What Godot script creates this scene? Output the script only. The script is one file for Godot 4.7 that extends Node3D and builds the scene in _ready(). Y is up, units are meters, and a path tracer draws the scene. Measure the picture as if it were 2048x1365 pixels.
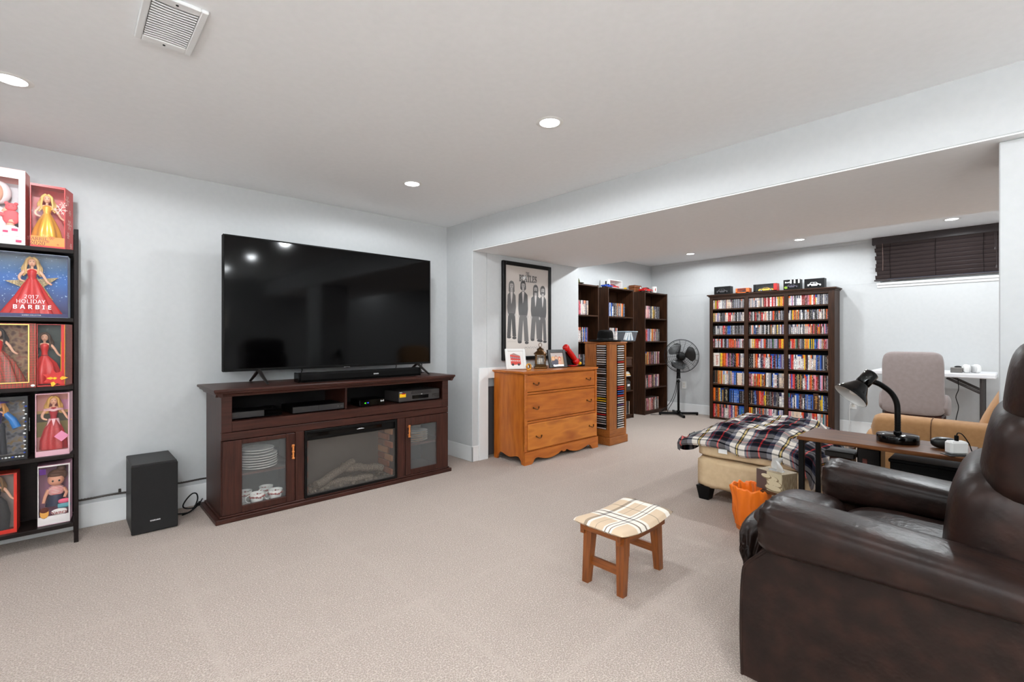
extends Node3D
# A finished basement: x runs along the wall with the television, d (= -z) runs from the camera towards it, y is up.

class B:
	# collects triangles; positions given in world x, y, d and moved by -off, then by t
	var v := PackedVector3Array()
	var n := PackedVector3Array()
	var u := PackedVector2Array()
	var t := Transform3D()

	func tri(a: Vector3, b: Vector3, c: Vector3, na: Vector3, nb: Vector3, nc: Vector3, ua := Vector2.ZERO, ub := Vector2.ZERO, uc := Vector2.ZERO) -> void:
		a = t * a
		b = t * b
		c = t * c
		na = (t.basis * na).normalized()
		nb = (t.basis * nb).normalized()
		nc = (t.basis * nc).normalized()
		if (b - a).cross(c - a).dot(na + nb + nc) > 0.0:
			v.append_array([a, c, b])
			n.append_array([na, nc, nb])
			u.append_array([ua, uc, ub])
		else:
			v.append_array([a, b, c])
			n.append_array([na, nb, nc])
			u.append_array([ua, ub, uc])

	func face(p: Array, nn: Vector3, uv := []) -> void:
		for i in range(1, p.size() - 1):
			if uv.is_empty():
				tri(p[0], p[i], p[i + 1], nn, nn, nn)
			else:
				tri(p[0], p[i], p[i + 1], nn, nn, nn, uv[0], uv[i], uv[i + 1])

	# a box with chamfered edges
	func box(x0: float, x1: float, y0: float, y1: float, d0: float, d1: float, bev := 0.002) -> void:
		var c := Vector3((x0 + x1) / 2, (y0 + y1) / 2, -(d0 + d1) / 2)
		var h := Vector3(absf(x1 - x0), absf(y1 - y0), absf(d1 - d0)) / 2
		cbox(c, h, bev)

	func cbox(c: Vector3, h: Vector3, bev := 0.002) -> void:
		bev = minf(bev, minf(h.x, minf(h.y, h.z)) * 0.6)
		var q := func(s: Vector3, a: int) -> Vector3:
			var p := h - Vector3.ONE * bev
			p[a] = h[a]
			return c + p * s
		for a in 3:
			var b := (a + 1) % 3
			var e := (a + 2) % 3
			for sa: float in [-1.0, 1.0]:
				var nn := Vector3.ZERO
				nn[a] = sa
				var ps := []
				for k: Vector2 in [Vector2(-1, -1), Vector2(1, -1), Vector2(1, 1), Vector2(-1, 1)]:
					var s := Vector3.ZERO
					s[a] = sa
					s[b] = k.x
					s[e] = k.y
					ps.append(q.call(s, a))
				face(ps, nn)
				if bev > 0.0:
					for sb: float in [-1.0, 1.0]:
						var s1 := Vector3.ZERO
						s1[a] = sa
						s1[b] = sb
						s1[e] = -1.0
						var s2 := s1
						s2[e] = 1.0
						var ne := Vector3.ZERO
						ne[a] = sa
						ne[b] = sb
						face([q.call(s1, a), q.call(s2, a), q.call(s2, b), q.call(s1, b)], ne.normalized())
		if bev > 0.0:
			for i in 8:
				var s := Vector3(1 if i & 1 else -1, 1 if i & 2 else -1, 1 if i & 4 else -1)
				face([q.call(s, 0), q.call(s, 1), q.call(s, 2)], s.normalized())

	# rows of points with normals from the grid; wrap closes the rows
	func grid(rows: Array, wrap := false, inside := Vector3.INF, uv := Vector2.ONE, flip := false) -> void:
		var R := rows.size()
		var C: int = rows[0].size()
		var nor := []
		for i in R:
			var line := PackedVector3Array()
			for j in C:
				var l: Vector3 = rows[i][(j - 1 + C) % C if wrap else maxi(j - 1, 0)]
				var r: Vector3 = rows[i][(j + 1) % C if wrap else mini(j + 1, C - 1)]
				var a: Vector3 = rows[maxi(i - 1, 0)][j]
				var b: Vector3 = rows[mini(i + 1, R - 1)][j]
				var nn := (r - l).cross(b - a)
				if nn.length() < 1e-12:
					var i2 := 1 if i == 0 else R - 2
					var o: Vector3 = (rows[i2][0] + rows[i2][C / 2]) / 2
					nn = rows[i][j] - o
				nn = nn.normalized()
				line.append(-nn if flip else nn)
			nor.append(line)
		if inside != Vector3.INF:
			var s := 0.0
			for i in R:
				for j in C:
					s += nor[i][j].dot((rows[i][j] - inside).normalized())
			if s < 0.0:
				for i in R:
					for j in C:
						nor[i][j] = -nor[i][j]
			for e: int in [0, R - 1]:
				for j in C:
					if nor[e][j].dot(rows[e][j] - inside) < 0.0 and rows[e][0].is_equal_approx(rows[e][C / 2]):
						nor[e][j] = -nor[e][j]
		for i in R - 1:
			for j in (C if wrap else C - 1):
				var k := (j + 1) % C
				var ua := Vector2(float(j) / (C - (0 if wrap else 1)), float(i) / (R - 1)) * uv
				var ub := Vector2(float(j + 1) / (C - (0 if wrap else 1)), float(i) / (R - 1)) * uv
				var uc := Vector2(ub.x, float(i + 1) / (R - 1) * uv.y)
				var ud := Vector2(ua.x, uc.y)
				if not rows[i][j].is_equal_approx(rows[i][k]):
					tri(rows[i][j], rows[i][k], rows[i + 1][k], nor[i][j], nor[i][k], nor[i + 1][k], ua, ub, uc)
				if not rows[i + 1][j].is_equal_approx(rows[i + 1][k]):
					tri(rows[i][j], rows[i + 1][k], rows[i + 1][j], nor[i][j], nor[i + 1][k], nor[i + 1][j], ua, uc, ud)

	# a turned shape round the y axis at c; profile of (radius, height)
	func lathe(c: Vector3, prof: Array, seg := 24, squash := 1.0) -> void:
		var P := prof.size()
		for i in P - 1:
			var p0: Vector2 = prof[i]
			var p1: Vector2 = prof[i + 1]
			if p0.is_equal_approx(p1):
				continue
			var m := Vector2(p1.y - p0.y, p0.x - p1.x).normalized()
			var m0 := m
			var m1 := m
			if i > 0:
				var q: Vector2 = prof[i - 1]
				var w := Vector2(p0.y - q.y, q.x - p0.x).normalized()
				if w.dot(m) > 0.6:
					m0 = (w + m).normalized()
			if i < P - 2:
				var q: Vector2 = prof[i + 2]
				var w := Vector2(q.y - p1.y, p1.x - q.x).normalized()
				if w.dot(m) > 0.6:
					m1 = (w + m).normalized()
			for k in seg:
				var a := TAU * k / seg
				var b := TAU * (k + 1) / seg
				var da := Vector3(cos(a), 0, sin(a) * squash)
				var db := Vector3(cos(b), 0, sin(b) * squash)
				var na0 := Vector3(cos(a) * m0.x, m0.y, sin(a) * m0.x)
				var nb0 := Vector3(cos(b) * m0.x, m0.y, sin(b) * m0.x)
				var na1 := Vector3(cos(a) * m1.x, m1.y, sin(a) * m1.x)
				var nb1 := Vector3(cos(b) * m1.x, m1.y, sin(b) * m1.x)
				var A := c + da * p0.x + Vector3.UP * p0.y
				var Bq := c + db * p0.x + Vector3.UP * p0.y
				var C := c + db * p1.x + Vector3.UP * p1.y
				var D := c + da * p1.x + Vector3.UP * p1.y
				if p0.x > 1e-6:
					tri(A, Bq, C, na0, nb0, nb1)
				if p1.x > 1e-6:
					tri(A, C, D, na0, nb1, na1)

	func cyl(c: Vector3, r: float, h: float, seg := 20, bev := 0.0015) -> void:
		lathe(c, [Vector2(0, 0), Vector2(r - bev, 0), Vector2(r, bev), Vector2(r, h - bev), Vector2(r - bev, h), Vector2(0, h)], seg)

	func tube(pts: Array, r: float, seg := 8, r1 := -1.0, flat := 1.0) -> void:
		if r1 < 0.0:
			r1 = r
		var N := pts.size()
		var side := Vector3.ZERO
		var rows := []
		for i in N:
			var d: Vector3 = (pts[mini(i + 1, N - 1)] - pts[maxi(i - 1, 0)]).normalized()
			if side == Vector3.ZERO:
				side = d.cross(Vector3.UP if absf(d.y) < 0.9 else Vector3.RIGHT).normalized()
			side = (side - d * side.dot(d)).normalized()
			var o := d.cross(side)
			var rr := lerpf(r, r1, float(i) / (N - 1))
			var line := PackedVector3Array()
			for k in seg:
				var a := TAU * k / seg
				line.append(pts[i] + (side * cos(a) + o * sin(a) * flat) * rr)
			rows.append(line)
		for i in N - 1:
			for k in seg:
				var l := (k + 1) % seg
				tri(rows[i][k], rows[i][l], rows[i + 1][l], rows[i][k] - pts[i], rows[i][l] - pts[i], rows[i + 1][l] - pts[i + 1])
				tri(rows[i][k], rows[i + 1][l], rows[i + 1][k], rows[i][k] - pts[i], rows[i + 1][l] - pts[i + 1], rows[i + 1][k] - pts[i + 1])
		var d0: Vector3 = (pts[0] - pts[1]).normalized()
		var d1: Vector3 = (pts[N - 1] - pts[N - 2]).normalized()
		face(Array(rows[0]), d0)
		face(Array(rows[N - 1]), d1)

	# an outline in local x, y pushed from z0 to z1, with chamfer
	func prism(poly: PackedVector2Array, z0: float, z1: float) -> void:
		var idx := Geometry2D.triangulate_polygon(poly)
		for i in range(0, idx.size(), 3):
			for s: Array in [[z0, Vector3(0, 0, -1)], [z1, Vector3(0, 0, 1)]]:
				var p := []
				for k in 3:
					var q := poly[idx[i + k]]
					p.append(Vector3(q.x, q.y, s[0]))
				face(p, s[1])
		var cw := Geometry2D.is_polygon_clockwise(poly)
		var N := poly.size()
		var side := func(i: int) -> Vector3:
			var e := poly[(i + 1) % N] - poly[i % N]
			var m := Vector3(e.y, -e.x, 0).normalized()
			return -m if cw else m
		# Geometry2D counts clockwise with y down, so check once against the outline's own shape
		var flip := 1.0
		var mid := (poly[0] + poly[1]) / 2
		var m0: Vector3 = side.call(0)
		if Geometry2D.is_point_in_polygon(mid + Vector2(m0.x, m0.y) * 1e-4, poly):
			flip = -1.0
		for i in N:
			var a := poly[i]
			var b := poly[(i + 1) % N]
			var m: Vector3 = side.call(i) * flip
			var mp: Vector3 = side.call(i + N - 1) * flip
			var mn: Vector3 = side.call(i + 1) * flip
			var na := (m + mp).normalized() if m.dot(mp) > 0.75 else m
			var nb := (m + mn).normalized() if m.dot(mn) > 0.75 else m
			tri(Vector3(a.x, a.y, z0), Vector3(b.x, b.y, z0), Vector3(b.x, b.y, z1), na, nb, nb)
			tri(Vector3(a.x, a.y, z0), Vector3(b.x, b.y, z1), Vector3(a.x, a.y, z1), na, nb, na)

	# a rounded cushion: a ball in the p-norm, stretched to half sizes h and turned by rot
	func pillow(c: Vector3, h: Vector3, p := 4.0, rot := Basis(), nu := 40, nv := 24, wob = null) -> void:
		var rows := []
		for i in nv + 1:
			var th := PI * i / nv
			var line := PackedVector3Array()
			for j in nu:
				var ph := TAU * j / nu
				var d := Vector3(sin(th) * cos(ph), cos(th), sin(th) * sin(ph))
				var s := 1.0 / pow(pow(absf(d.x), p) + pow(absf(d.y), p) + pow(absf(d.z), p), 1.0 / p)
				var q := d * s * h
				if wob != null:
					q = wob.call(q, d)
				line.append(c + rot * q)
			rows.append(line)
		grid(rows, true, c)

	func mesh() -> ArrayMesh:
		var m := ArrayMesh.new()
		var a := []
		a.resize(Mesh.ARRAY_MAX)
		a[Mesh.ARRAY_VERTEX] = v
		a[Mesh.ARRAY_NORMAL] = n
		a[Mesh.ARRAY_TEX_UV] = u
		m.add_surface_from_arrays(Mesh.PRIMITIVE_TRIANGLES, a)
		return m


var M := {}
var names := {}
var rng := RandomNumberGenerator.new()
const FX := Basis(Vector3(0, 0, -1), Vector3(0, 1, 0), Vector3(1, 0, 0))   # outline given as (d, y), pushed along x


func V(x: float, y: float, d: float) -> Vector3:
	return Vector3(x, y, -d)


func numbered(called: String) -> String:
	var k: int = names.get(called, 0)
	names[called] = k + 1
	return called if k == 0 else "%s_%03d" % [called, k]


func thing(called: String, label: String, category: String, at: Vector3, group := "", turn := 0.0) -> Node3D:
	var o := Node3D.new()
	o.name = numbered(called)
	add_child(o)
	o.position = at
	o.rotation.y = turn
	tag(o, label, category, group)
	return o


func tag(o: Node, label: String, category := "", group := "", kind := "") -> Node:
	for p: Array in [["label", label], ["category", category], ["group", group], ["kind", kind]]:
		if p[1] != "":
			o.set_meta(p[0], p[1])
	return o


# a builder that takes world places for a thing that is not turned
func nb(o: Node3D) -> B:
	var b := B.new()
	b.t = Transform3D(Basis(), -o.position)
	return b


func part(called: String, b: B, m: Material, parent: Node3D, label := "") -> MeshInstance3D:
	return put(called, b.mesh(), m, parent, label)


func put(called: String, mesh: Mesh, m: Material, parent: Node3D, label := "") -> MeshInstance3D:
	var o := MeshInstance3D.new()
	o.mesh = mesh
	o.material_override = m
	o.name = called if parent != self else numbered(called)
	parent.add_child(o, true)
	if label != "":
		o.set_meta("label", label)
	return o


# one mesh that is a whole thing: its node stands at the thing's base
func single(called: String, b: B, m: Material, at: Vector3, label: String, category: String, group := "") -> MeshInstance3D:
	var o := put(called, b.mesh(), m, self)
	o.position = at
	tag(o, label, category, group)
	return o


func nbat(at: Vector3) -> B:
	var b := B.new()
	b.t = Transform3D(Basis(), -at)
	return b


func struct(called: String, b: B, m: Material, parent: Node3D = self, label := "", category := "") -> MeshInstance3D:
	var o := put(called, b.mesh(), m, parent)
	if parent == self:
		tag(o, label, category, "", "structure")
	return o


func mat(c: Color, rough := 0.6, metal := 0.0, spec := 0.5) -> StandardMaterial3D:
	var m := StandardMaterial3D.new()
	m.albedo_color = c
	m.roughness = rough
	m.metallic = metal
	m.metallic_specular = spec
	return m


func noise(sd: int, freq: float, ramp: Array, type := FastNoiseLite.TYPE_SIMPLEX_SMOOTH, oct := 3, size := 512, bump := 0.0) -> NoiseTexture2D:
	var f := FastNoiseLite.new()
	f.seed = sd
	f.frequency = freq
	f.noise_type = type
	f.fractal_octaves = oct
	var x := NoiseTexture2D.new()
	x.width = size
	x.height = size
	x.seamless = true
	x.noise = f
	if bump > 0.0:
		x.as_normal_map = true
		x.bump_strength = bump
	elif not ramp.is_empty():
		var g := Gradient.new()
		var off := PackedFloat32Array()
		for i in ramp.size():
			off.append(float(i) / (ramp.size() - 1))
		g.offsets = off
		g.colors = PackedColorArray(ramp)
		x.color_ramp = g
	return x


func tri_mat(x: Texture2D, scale: Vector3, rough: float, spec := 0.5, world := false) -> StandardMaterial3D:
	var m := mat(Color.WHITE, rough, 0.0, spec)
	m.albedo_texture = x
	m.uv1_triplanar = true
	m.uv1_world_triplanar = world
	m.uv1_scale = scale
	return m


# wood with the grain along axis 0, 1 or 2: one noise picture, stretched along the grain
func wood(key: String, sd: int, ramp: Array, rough: float, across := 9.0, along := 0.9, spec := 0.5) -> void:
	var x := noise(sd, 0.012, ramp, FastNoiseLite.TYPE_SIMPLEX_SMOOTH, 5)
	for a in 3:
		var s := Vector3.ONE * across
		s[a] = along
		M[key + "xyz"[a]] = tri_mat(x, s, rough, spec)


func glass(alpha := 0.06, tint := Color(0.95, 0.97, 0.97), rough := 0.03, spec := 0.3) -> StandardMaterial3D:
	var m := mat(Color(tint.r, tint.g, tint.b, alpha), rough)
	m.transparency = BaseMaterial3D.TRANSPARENCY_ALPHA
	m.metallic_specular = spec
	return m


func words(text: String, size: float, depth := 0.0012, serif := false, weight := 400) -> TextMesh:
	var f := SystemFont.new()
	f.font_names = PackedStringArray(["Droid Serif" if serif else "Droid Sans"])
	f.font_weight = weight
	var m := TextMesh.new()
	m.text = text
	m.font = f
	m.font_size = 32
	m.pixel_size = size / 32.0
	m.depth = depth
	return m


# lettering: height in metres, laid in the plane facing +z (towards the camera) of its parent
func letters(text: String, size: float, m: Material, parent: Node3D, at: Vector3, basis := Basis(), serif := false, weight := 400, called := "lettering") -> MeshInstance3D:
	var o := put(called, words(text, size, 0.0012, serif, weight), m, parent)
	o.transform = Transform3D(basis, at)
	return o


func img(w: int, h: int, c: Color) -> Image:
	var i := Image.create(w, h, false, Image.FORMAT_RGB8)
	i.fill(c)
	return i


func poly(i: Image, pts: Array, c: Color) -> void:
	var w := i.get_width()
	var h := i.get_height()
	var lo := h
	var hi := 0
	for p: Vector2 in pts:
		lo = mini(lo, int(p.y * h))
		hi = maxi(hi, int(p.y * h))
	for y in range(maxi(lo, 0), mini(hi + 1, h)):
		var xs := []
		var yy := (y + 0.5) / h
		for k in pts.size():
			var a: Vector2 = pts[k]
			var b: Vector2 = pts[(k + 1) % pts.size()]
			if (a.y <= yy) != (b.y <= yy):
				xs.append(a.x + (yy - a.y) / (b.y - a.y) * (b.x - a.x))
		xs.sort()
		for k in range(0, xs.size() - 1, 2):
			var x0 := clampi(int(xs[k] * w), 0, w)
			var x1 := clampi(int(xs[k + 1] * w) + 1, 0, w)
			i.fill_rect(Rect2i(x0, y, x1 - x0, 1), c)


func oval(i: Image, cx: float, cy: float, rx: float, ry: float, c: Color) -> void:
	var pts := []
	for k in 24:
		pts.append(Vector2(cx + rx * cos(TAU * k / 24), cy + ry * sin(TAU * k / 24)))
	poly(i, pts, c)


func pic(i: Image, rough := 0.5) -> StandardMaterial3D:
	var m := mat(Color.WHITE, rough)
	m.albedo_texture = ImageTexture.create_from_image(i)
	return m


# a flat print x0..x1, y0..y1 facing +z at z, with its picture upright
func print_face(b: B, x0: float, x1: float, y0: float, y1: float, z: float) -> void:
	b.face([Vector3(x0, y0, z), Vector3(x1, y0, z), Vector3(x1, y1, z), Vector3(x0, y1, z)], Vector3(0, 0, 1), [Vector2(0, 1), Vector2(1, 1), Vector2(1, 0), Vector2(0, 0)])


const EXPOSURE := 1.27
const LAMP_POWER := 0.74
const LIGHT := Color(0.962, 0.985, 1.0)
const LAMPS := [[-0.17, 2.98, 2.29], [1.83, 1.66, 2.29], [1.83, 3.0, 2.29], [1.83, 0.32, 2.29], [-0.17, 1.66, 2.29], [-0.17, 0.32, 2.29], [-0.17, -1.1, 2.29], [1.83, -1.1, 2.29], [6.47, 3.18, 2.37], [6.5, 1.81, 2.37], [6.5, 0.45, 2.37], [6.5, -0.95, 2.37], [5.1, 3.1, 2.37], [5.1, 1.75, 2.37], [5.1, 0.4, 2.37], [5.1, -1.2, 2.37], [5.1, -2.4, 2.37]]


func _ready() -> void:
	rng.seed = 7
	view()
	materials()
	room()
	for k in LAMPS.size():
		downlight(k)
	shaded_lamp(V(1.75, 0, -1.5), "tall white shaded floor lamp behind the camera, seen only in the television", 0.35)
	shaded_lamp(V(-1.4, 0, -1.7), "added white shaded floor lamp behind the camera near the left wall, as fill light", 11.0)  # added lamp out of view, bright fill for walls and ceiling
	vent()
	blind()
	tv_stand()
	television()
	stand_contents()
	doll_shelf()
	speaker()
	dresser()
	poster()
	on_dresser()
	disc_tower()
	bookcases()
	fan()
	media_cabinet()
	emit_media()
	car_boxes()
	work_corner()
	tan_recliner()
	ottoman()
	console_table()
	stool()
	recliner()


func view() -> void:
	var cam := Camera3D.new()
	cam.name = "camera"
	cam.position = Vector3(0, 1.17, 0)
	cam.rotation_degrees = Vector3(0, -43.25, 0)
	cam.projection = Camera3D.PROJECTION_FRUSTUM
	cam.near = 0.05
	cam.far = 60.0
	cam.size = 0.05 * 1365.0 / 950.0
	cam.frustum_offset = Vector2(0, -5.5 / 950.0 * 0.05)
	add_child(cam)
	cam.current = true
	var e := Environment.new()
	e.background_mode = Environment.BG_COLOR
	e.background_color = Color(0.45, 0.55, 0.68)
	e.tonemap_mode = Environment.TONE_MAPPER_LINEAR
	e.tonemap_exposure = EXPOSURE
	e.sdfgi_enabled = true
	e.ssao_enabled = true
	e.ssil_enabled = true
	var w := WorldEnvironment.new()
	w.name = "surroundings"
	w.environment = e
	add_child(w)


func materials() -> void:
	M.wall = tri_mat(noise(3, 0.05, [Color(0.775, 0.783, 0.785), Color(0.792, 0.798, 0.80)], FastNoiseLite.TYPE_SIMPLEX_SMOOTH, 4), Vector3.ONE * 0.8, 0.62, 0.4, true)
	M.ceiling = tri_mat(noise(4, 0.05, [Color(0.95, 0.957, 0.962), Color(0.965, 0.971, 0.976)], FastNoiseLite.TYPE_SIMPLEX_SMOOTH, 4), Vector3.ONE * 0.8, 0.85, 0.3, true)
	M.trim = mat(Color(0.92, 0.925, 0.925), 0.4)
	var c := tri_mat(noise(11, 0.11, [Color(0.52, 0.47, 0.43), Color(0.735, 0.68, 0.64), Color(0.795, 0.74, 0.70), Color(0.88, 0.83, 0.795)], FastNoiseLite.TYPE_CELLULAR, 2, 1024), Vector3.ONE * 1.35, 0.95, 0.1, true)
	c.normal_enabled = true
	c.normal_texture = noise(11, 0.11, [], FastNoiseLite.TYPE_CELLULAR, 2, 1024, 7.0)
	c.normal_scale = 0.9
	M.carpet = c
	wood("espresso", 21, [Color(0.165, 0.083, 0.064), Color(0.235, 0.122, 0.093), Color(0.285, 0.152, 0.118)], 0.4, 7.0, 0.5, 0.38)
	wood("darkcase", 22, [Color(0.135, 0.078, 0.047), Color(0.21, 0.125, 0.075), Color(0.265, 0.16, 0.095)], 0.42, 7.0, 0.5, 0.35)
	wood("maple", 23, [Color(0.63, 0.33, 0.10), Color(0.71, 0.39, 0.125), Color(0.77, 0.45, 0.16)], 0.3, 3.0, 0.45)
	wood("oak", 24, [Color(0.46, 0.25, 0.09), Color(0.60, 0.35, 0.14), Color(0.67, 0.41, 0.18)], 0.42, 8.0, 0.6)
	wood("rustic", 25, [Color(0.21, 0.115, 0.06), Color(0.37, 0.22, 0.115), Color(0.52, 0.33, 0.18)], 0.38, 6.0, 0.5, 0.35)
	wood("stoolwood", 26, [Color(0.38, 0.19, 0.07), Color(0.50, 0.27, 0.10), Color(0.56, 0.32, 0.13)], 0.35, 8.0, 0.8)
	M.shelfblack = tri_mat(noise(27, 0.02, [Color(0.085, 0.06, 0.055), Color(0.13, 0.09, 0.08)], FastNoiseLite.TYPE_SIMPLEX_SMOOTH, 4), Vector3(1, 6, 6), 0.45, 0.3)
	M.black = mat(Color(0.03, 0.028, 0.028), 0.4, 0.0, 0.32)
	M.blackmatte = mat(Color(0.045, 0.042, 0.041), 0.8, 0.0, 0.25)
	M.blackgloss = mat(Color(0.010, 0.010, 0.011), 0.08, 0.0, 0.42)
	M.inside = mat(Color(0.05, 0.035, 0.03), 0.8)
	M.charcoal = mat(Color(0.14, 0.13, 0.13), 0.55)
	M.screen = mat(Color(0.006, 0.006, 0.008), 0.07, 0.0, 0.36)
	M.chrome = mat(Color(0.75, 0.75, 0.76), 0.22, 1.0)
	M.steel = mat(Color(0.30, 0.28, 0.27), 0.35, 0.9)
	M.bronze = mat(Color(0.36, 0.25, 0.14), 0.33, 0.9)
	M.copper = mat(Color(0.82, 0.50, 0.25), 0.4, 0.2)
	M.brass = mat(Color(0.42, 0.29, 0.17), 0.22, 0.9)
	M.gold = mat(Color(0.86, 0.62, 0.22), 0.25, 0.9)
	M.white = mat(Color(0.93, 0.93, 0.92), 0.4)
	M.porcelain = mat(Color(0.92, 0.91, 0.89), 0.15)
	M.paper = mat(Color(0.90, 0.88, 0.84), 0.8)
	M.red = mat(Color(0.78, 0.07, 0.06), 0.25)
	M.blue = mat(Color(0.04, 0.24, 0.66), 0.3)
	M.yellow = mat(Color(0.95, 0.74, 0.06), 0.35)
	M.orange = mat(Color(0.95, 0.42, 0.05), 0.4)
	M.glass = glass(0.05)
	M.smoke = glass(0.12, Color(0.5, 0.48, 0.46), 0.04, 0.42)
	M.clear = glass(0.02, Color(1, 1, 1), 0.05, 0.05)
	M.gapshade = mat(Color(0.02, 0.015, 0.012), 0.9)  # near-black, shade painted into the drawer gaps
	M.letterwhite = mat(Color(0.92, 0.92, 0.92), 0.5)
	M.letterdark = mat(Color(0.10, 0.09, 0.09), 0.5)
	var l := tri_mat(noise(31, 0.011, [Color(0.098, 0.064, 0.054), Color(0.135, 0.09, 0.076), Color(0.195, 0.122, 0.099)], FastNoiseLite.TYPE_SIMPLEX_SMOOTH, 3), Vector3.ONE * 1.6, 0.36, 0.34)
	l.normal_enabled = true
	l.normal_texture = noise(32, 0.06, [], FastNoiseLite.TYPE_CELLULAR, 2, 512, 2.0)
	l.normal_scale = 0.35
	M.leather = l
	var s := tri_mat(noise(33, 0.03, [Color(0.68, 0.51, 0.34), Color(0.75, 0.575, 0.40)], FastNoiseLite.TYPE_SIMPLEX_SMOOTH, 4), Vector3.ONE * 1.5, 0.8, 0.3)
	s.rim_enabled = true
	s.rim = 0.3
	M.suede = s
	var o := tri_mat(noise(34, 0.03, [Color(0.80, 0.695, 0.55), Color(0.855, 0.76, 0.62)], FastNoiseLite.TYPE_SIMPLEX_SMOOTH, 4), Vector3.ONE * 1.2, 0.85, 0.3)
	M.beige = o
	var vv := tri_mat(noise(35, 0.02, [Color(0.56, 0.515, 0.505), Color(0.60, 0.555, 0.545)], FastNoiseLite.TYPE_SIMPLEX_SMOOTH, 2), Vector3.ONE * 2.0, 0.75, 0.3)
	vv.rim_enabled = true
	vv.rim = 0.5
	M.velvet = vv
	M.slat = tri_mat(noise(36, 0.02, [Color(0.17, 0.135, 0.135), Color(0.225, 0.185, 0.185)], FastNoiseLite.TYPE_SIMPLEX_SMOOTH, 4), Vector3(8, 8, 1), 0.45)
	var g := mat(Color(1.0, 0.50, 0.11), 0.35)
	g.backlight_enabled = true
	g.backlight = Color(0.5, 0.18, 0.02)
	M.bag = g


func slab(called: String, x0: float, x1: float, y0: float, y1: float, d0: float, d1: float, m: Material, parent: Node3D = self, bev := 0.0) -> MeshInstance3D:
	var b := B.new()
	b.box(x0, x1, y0, y1, d0, d1, bev)
	return struct(called, b, m, parent)


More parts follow.
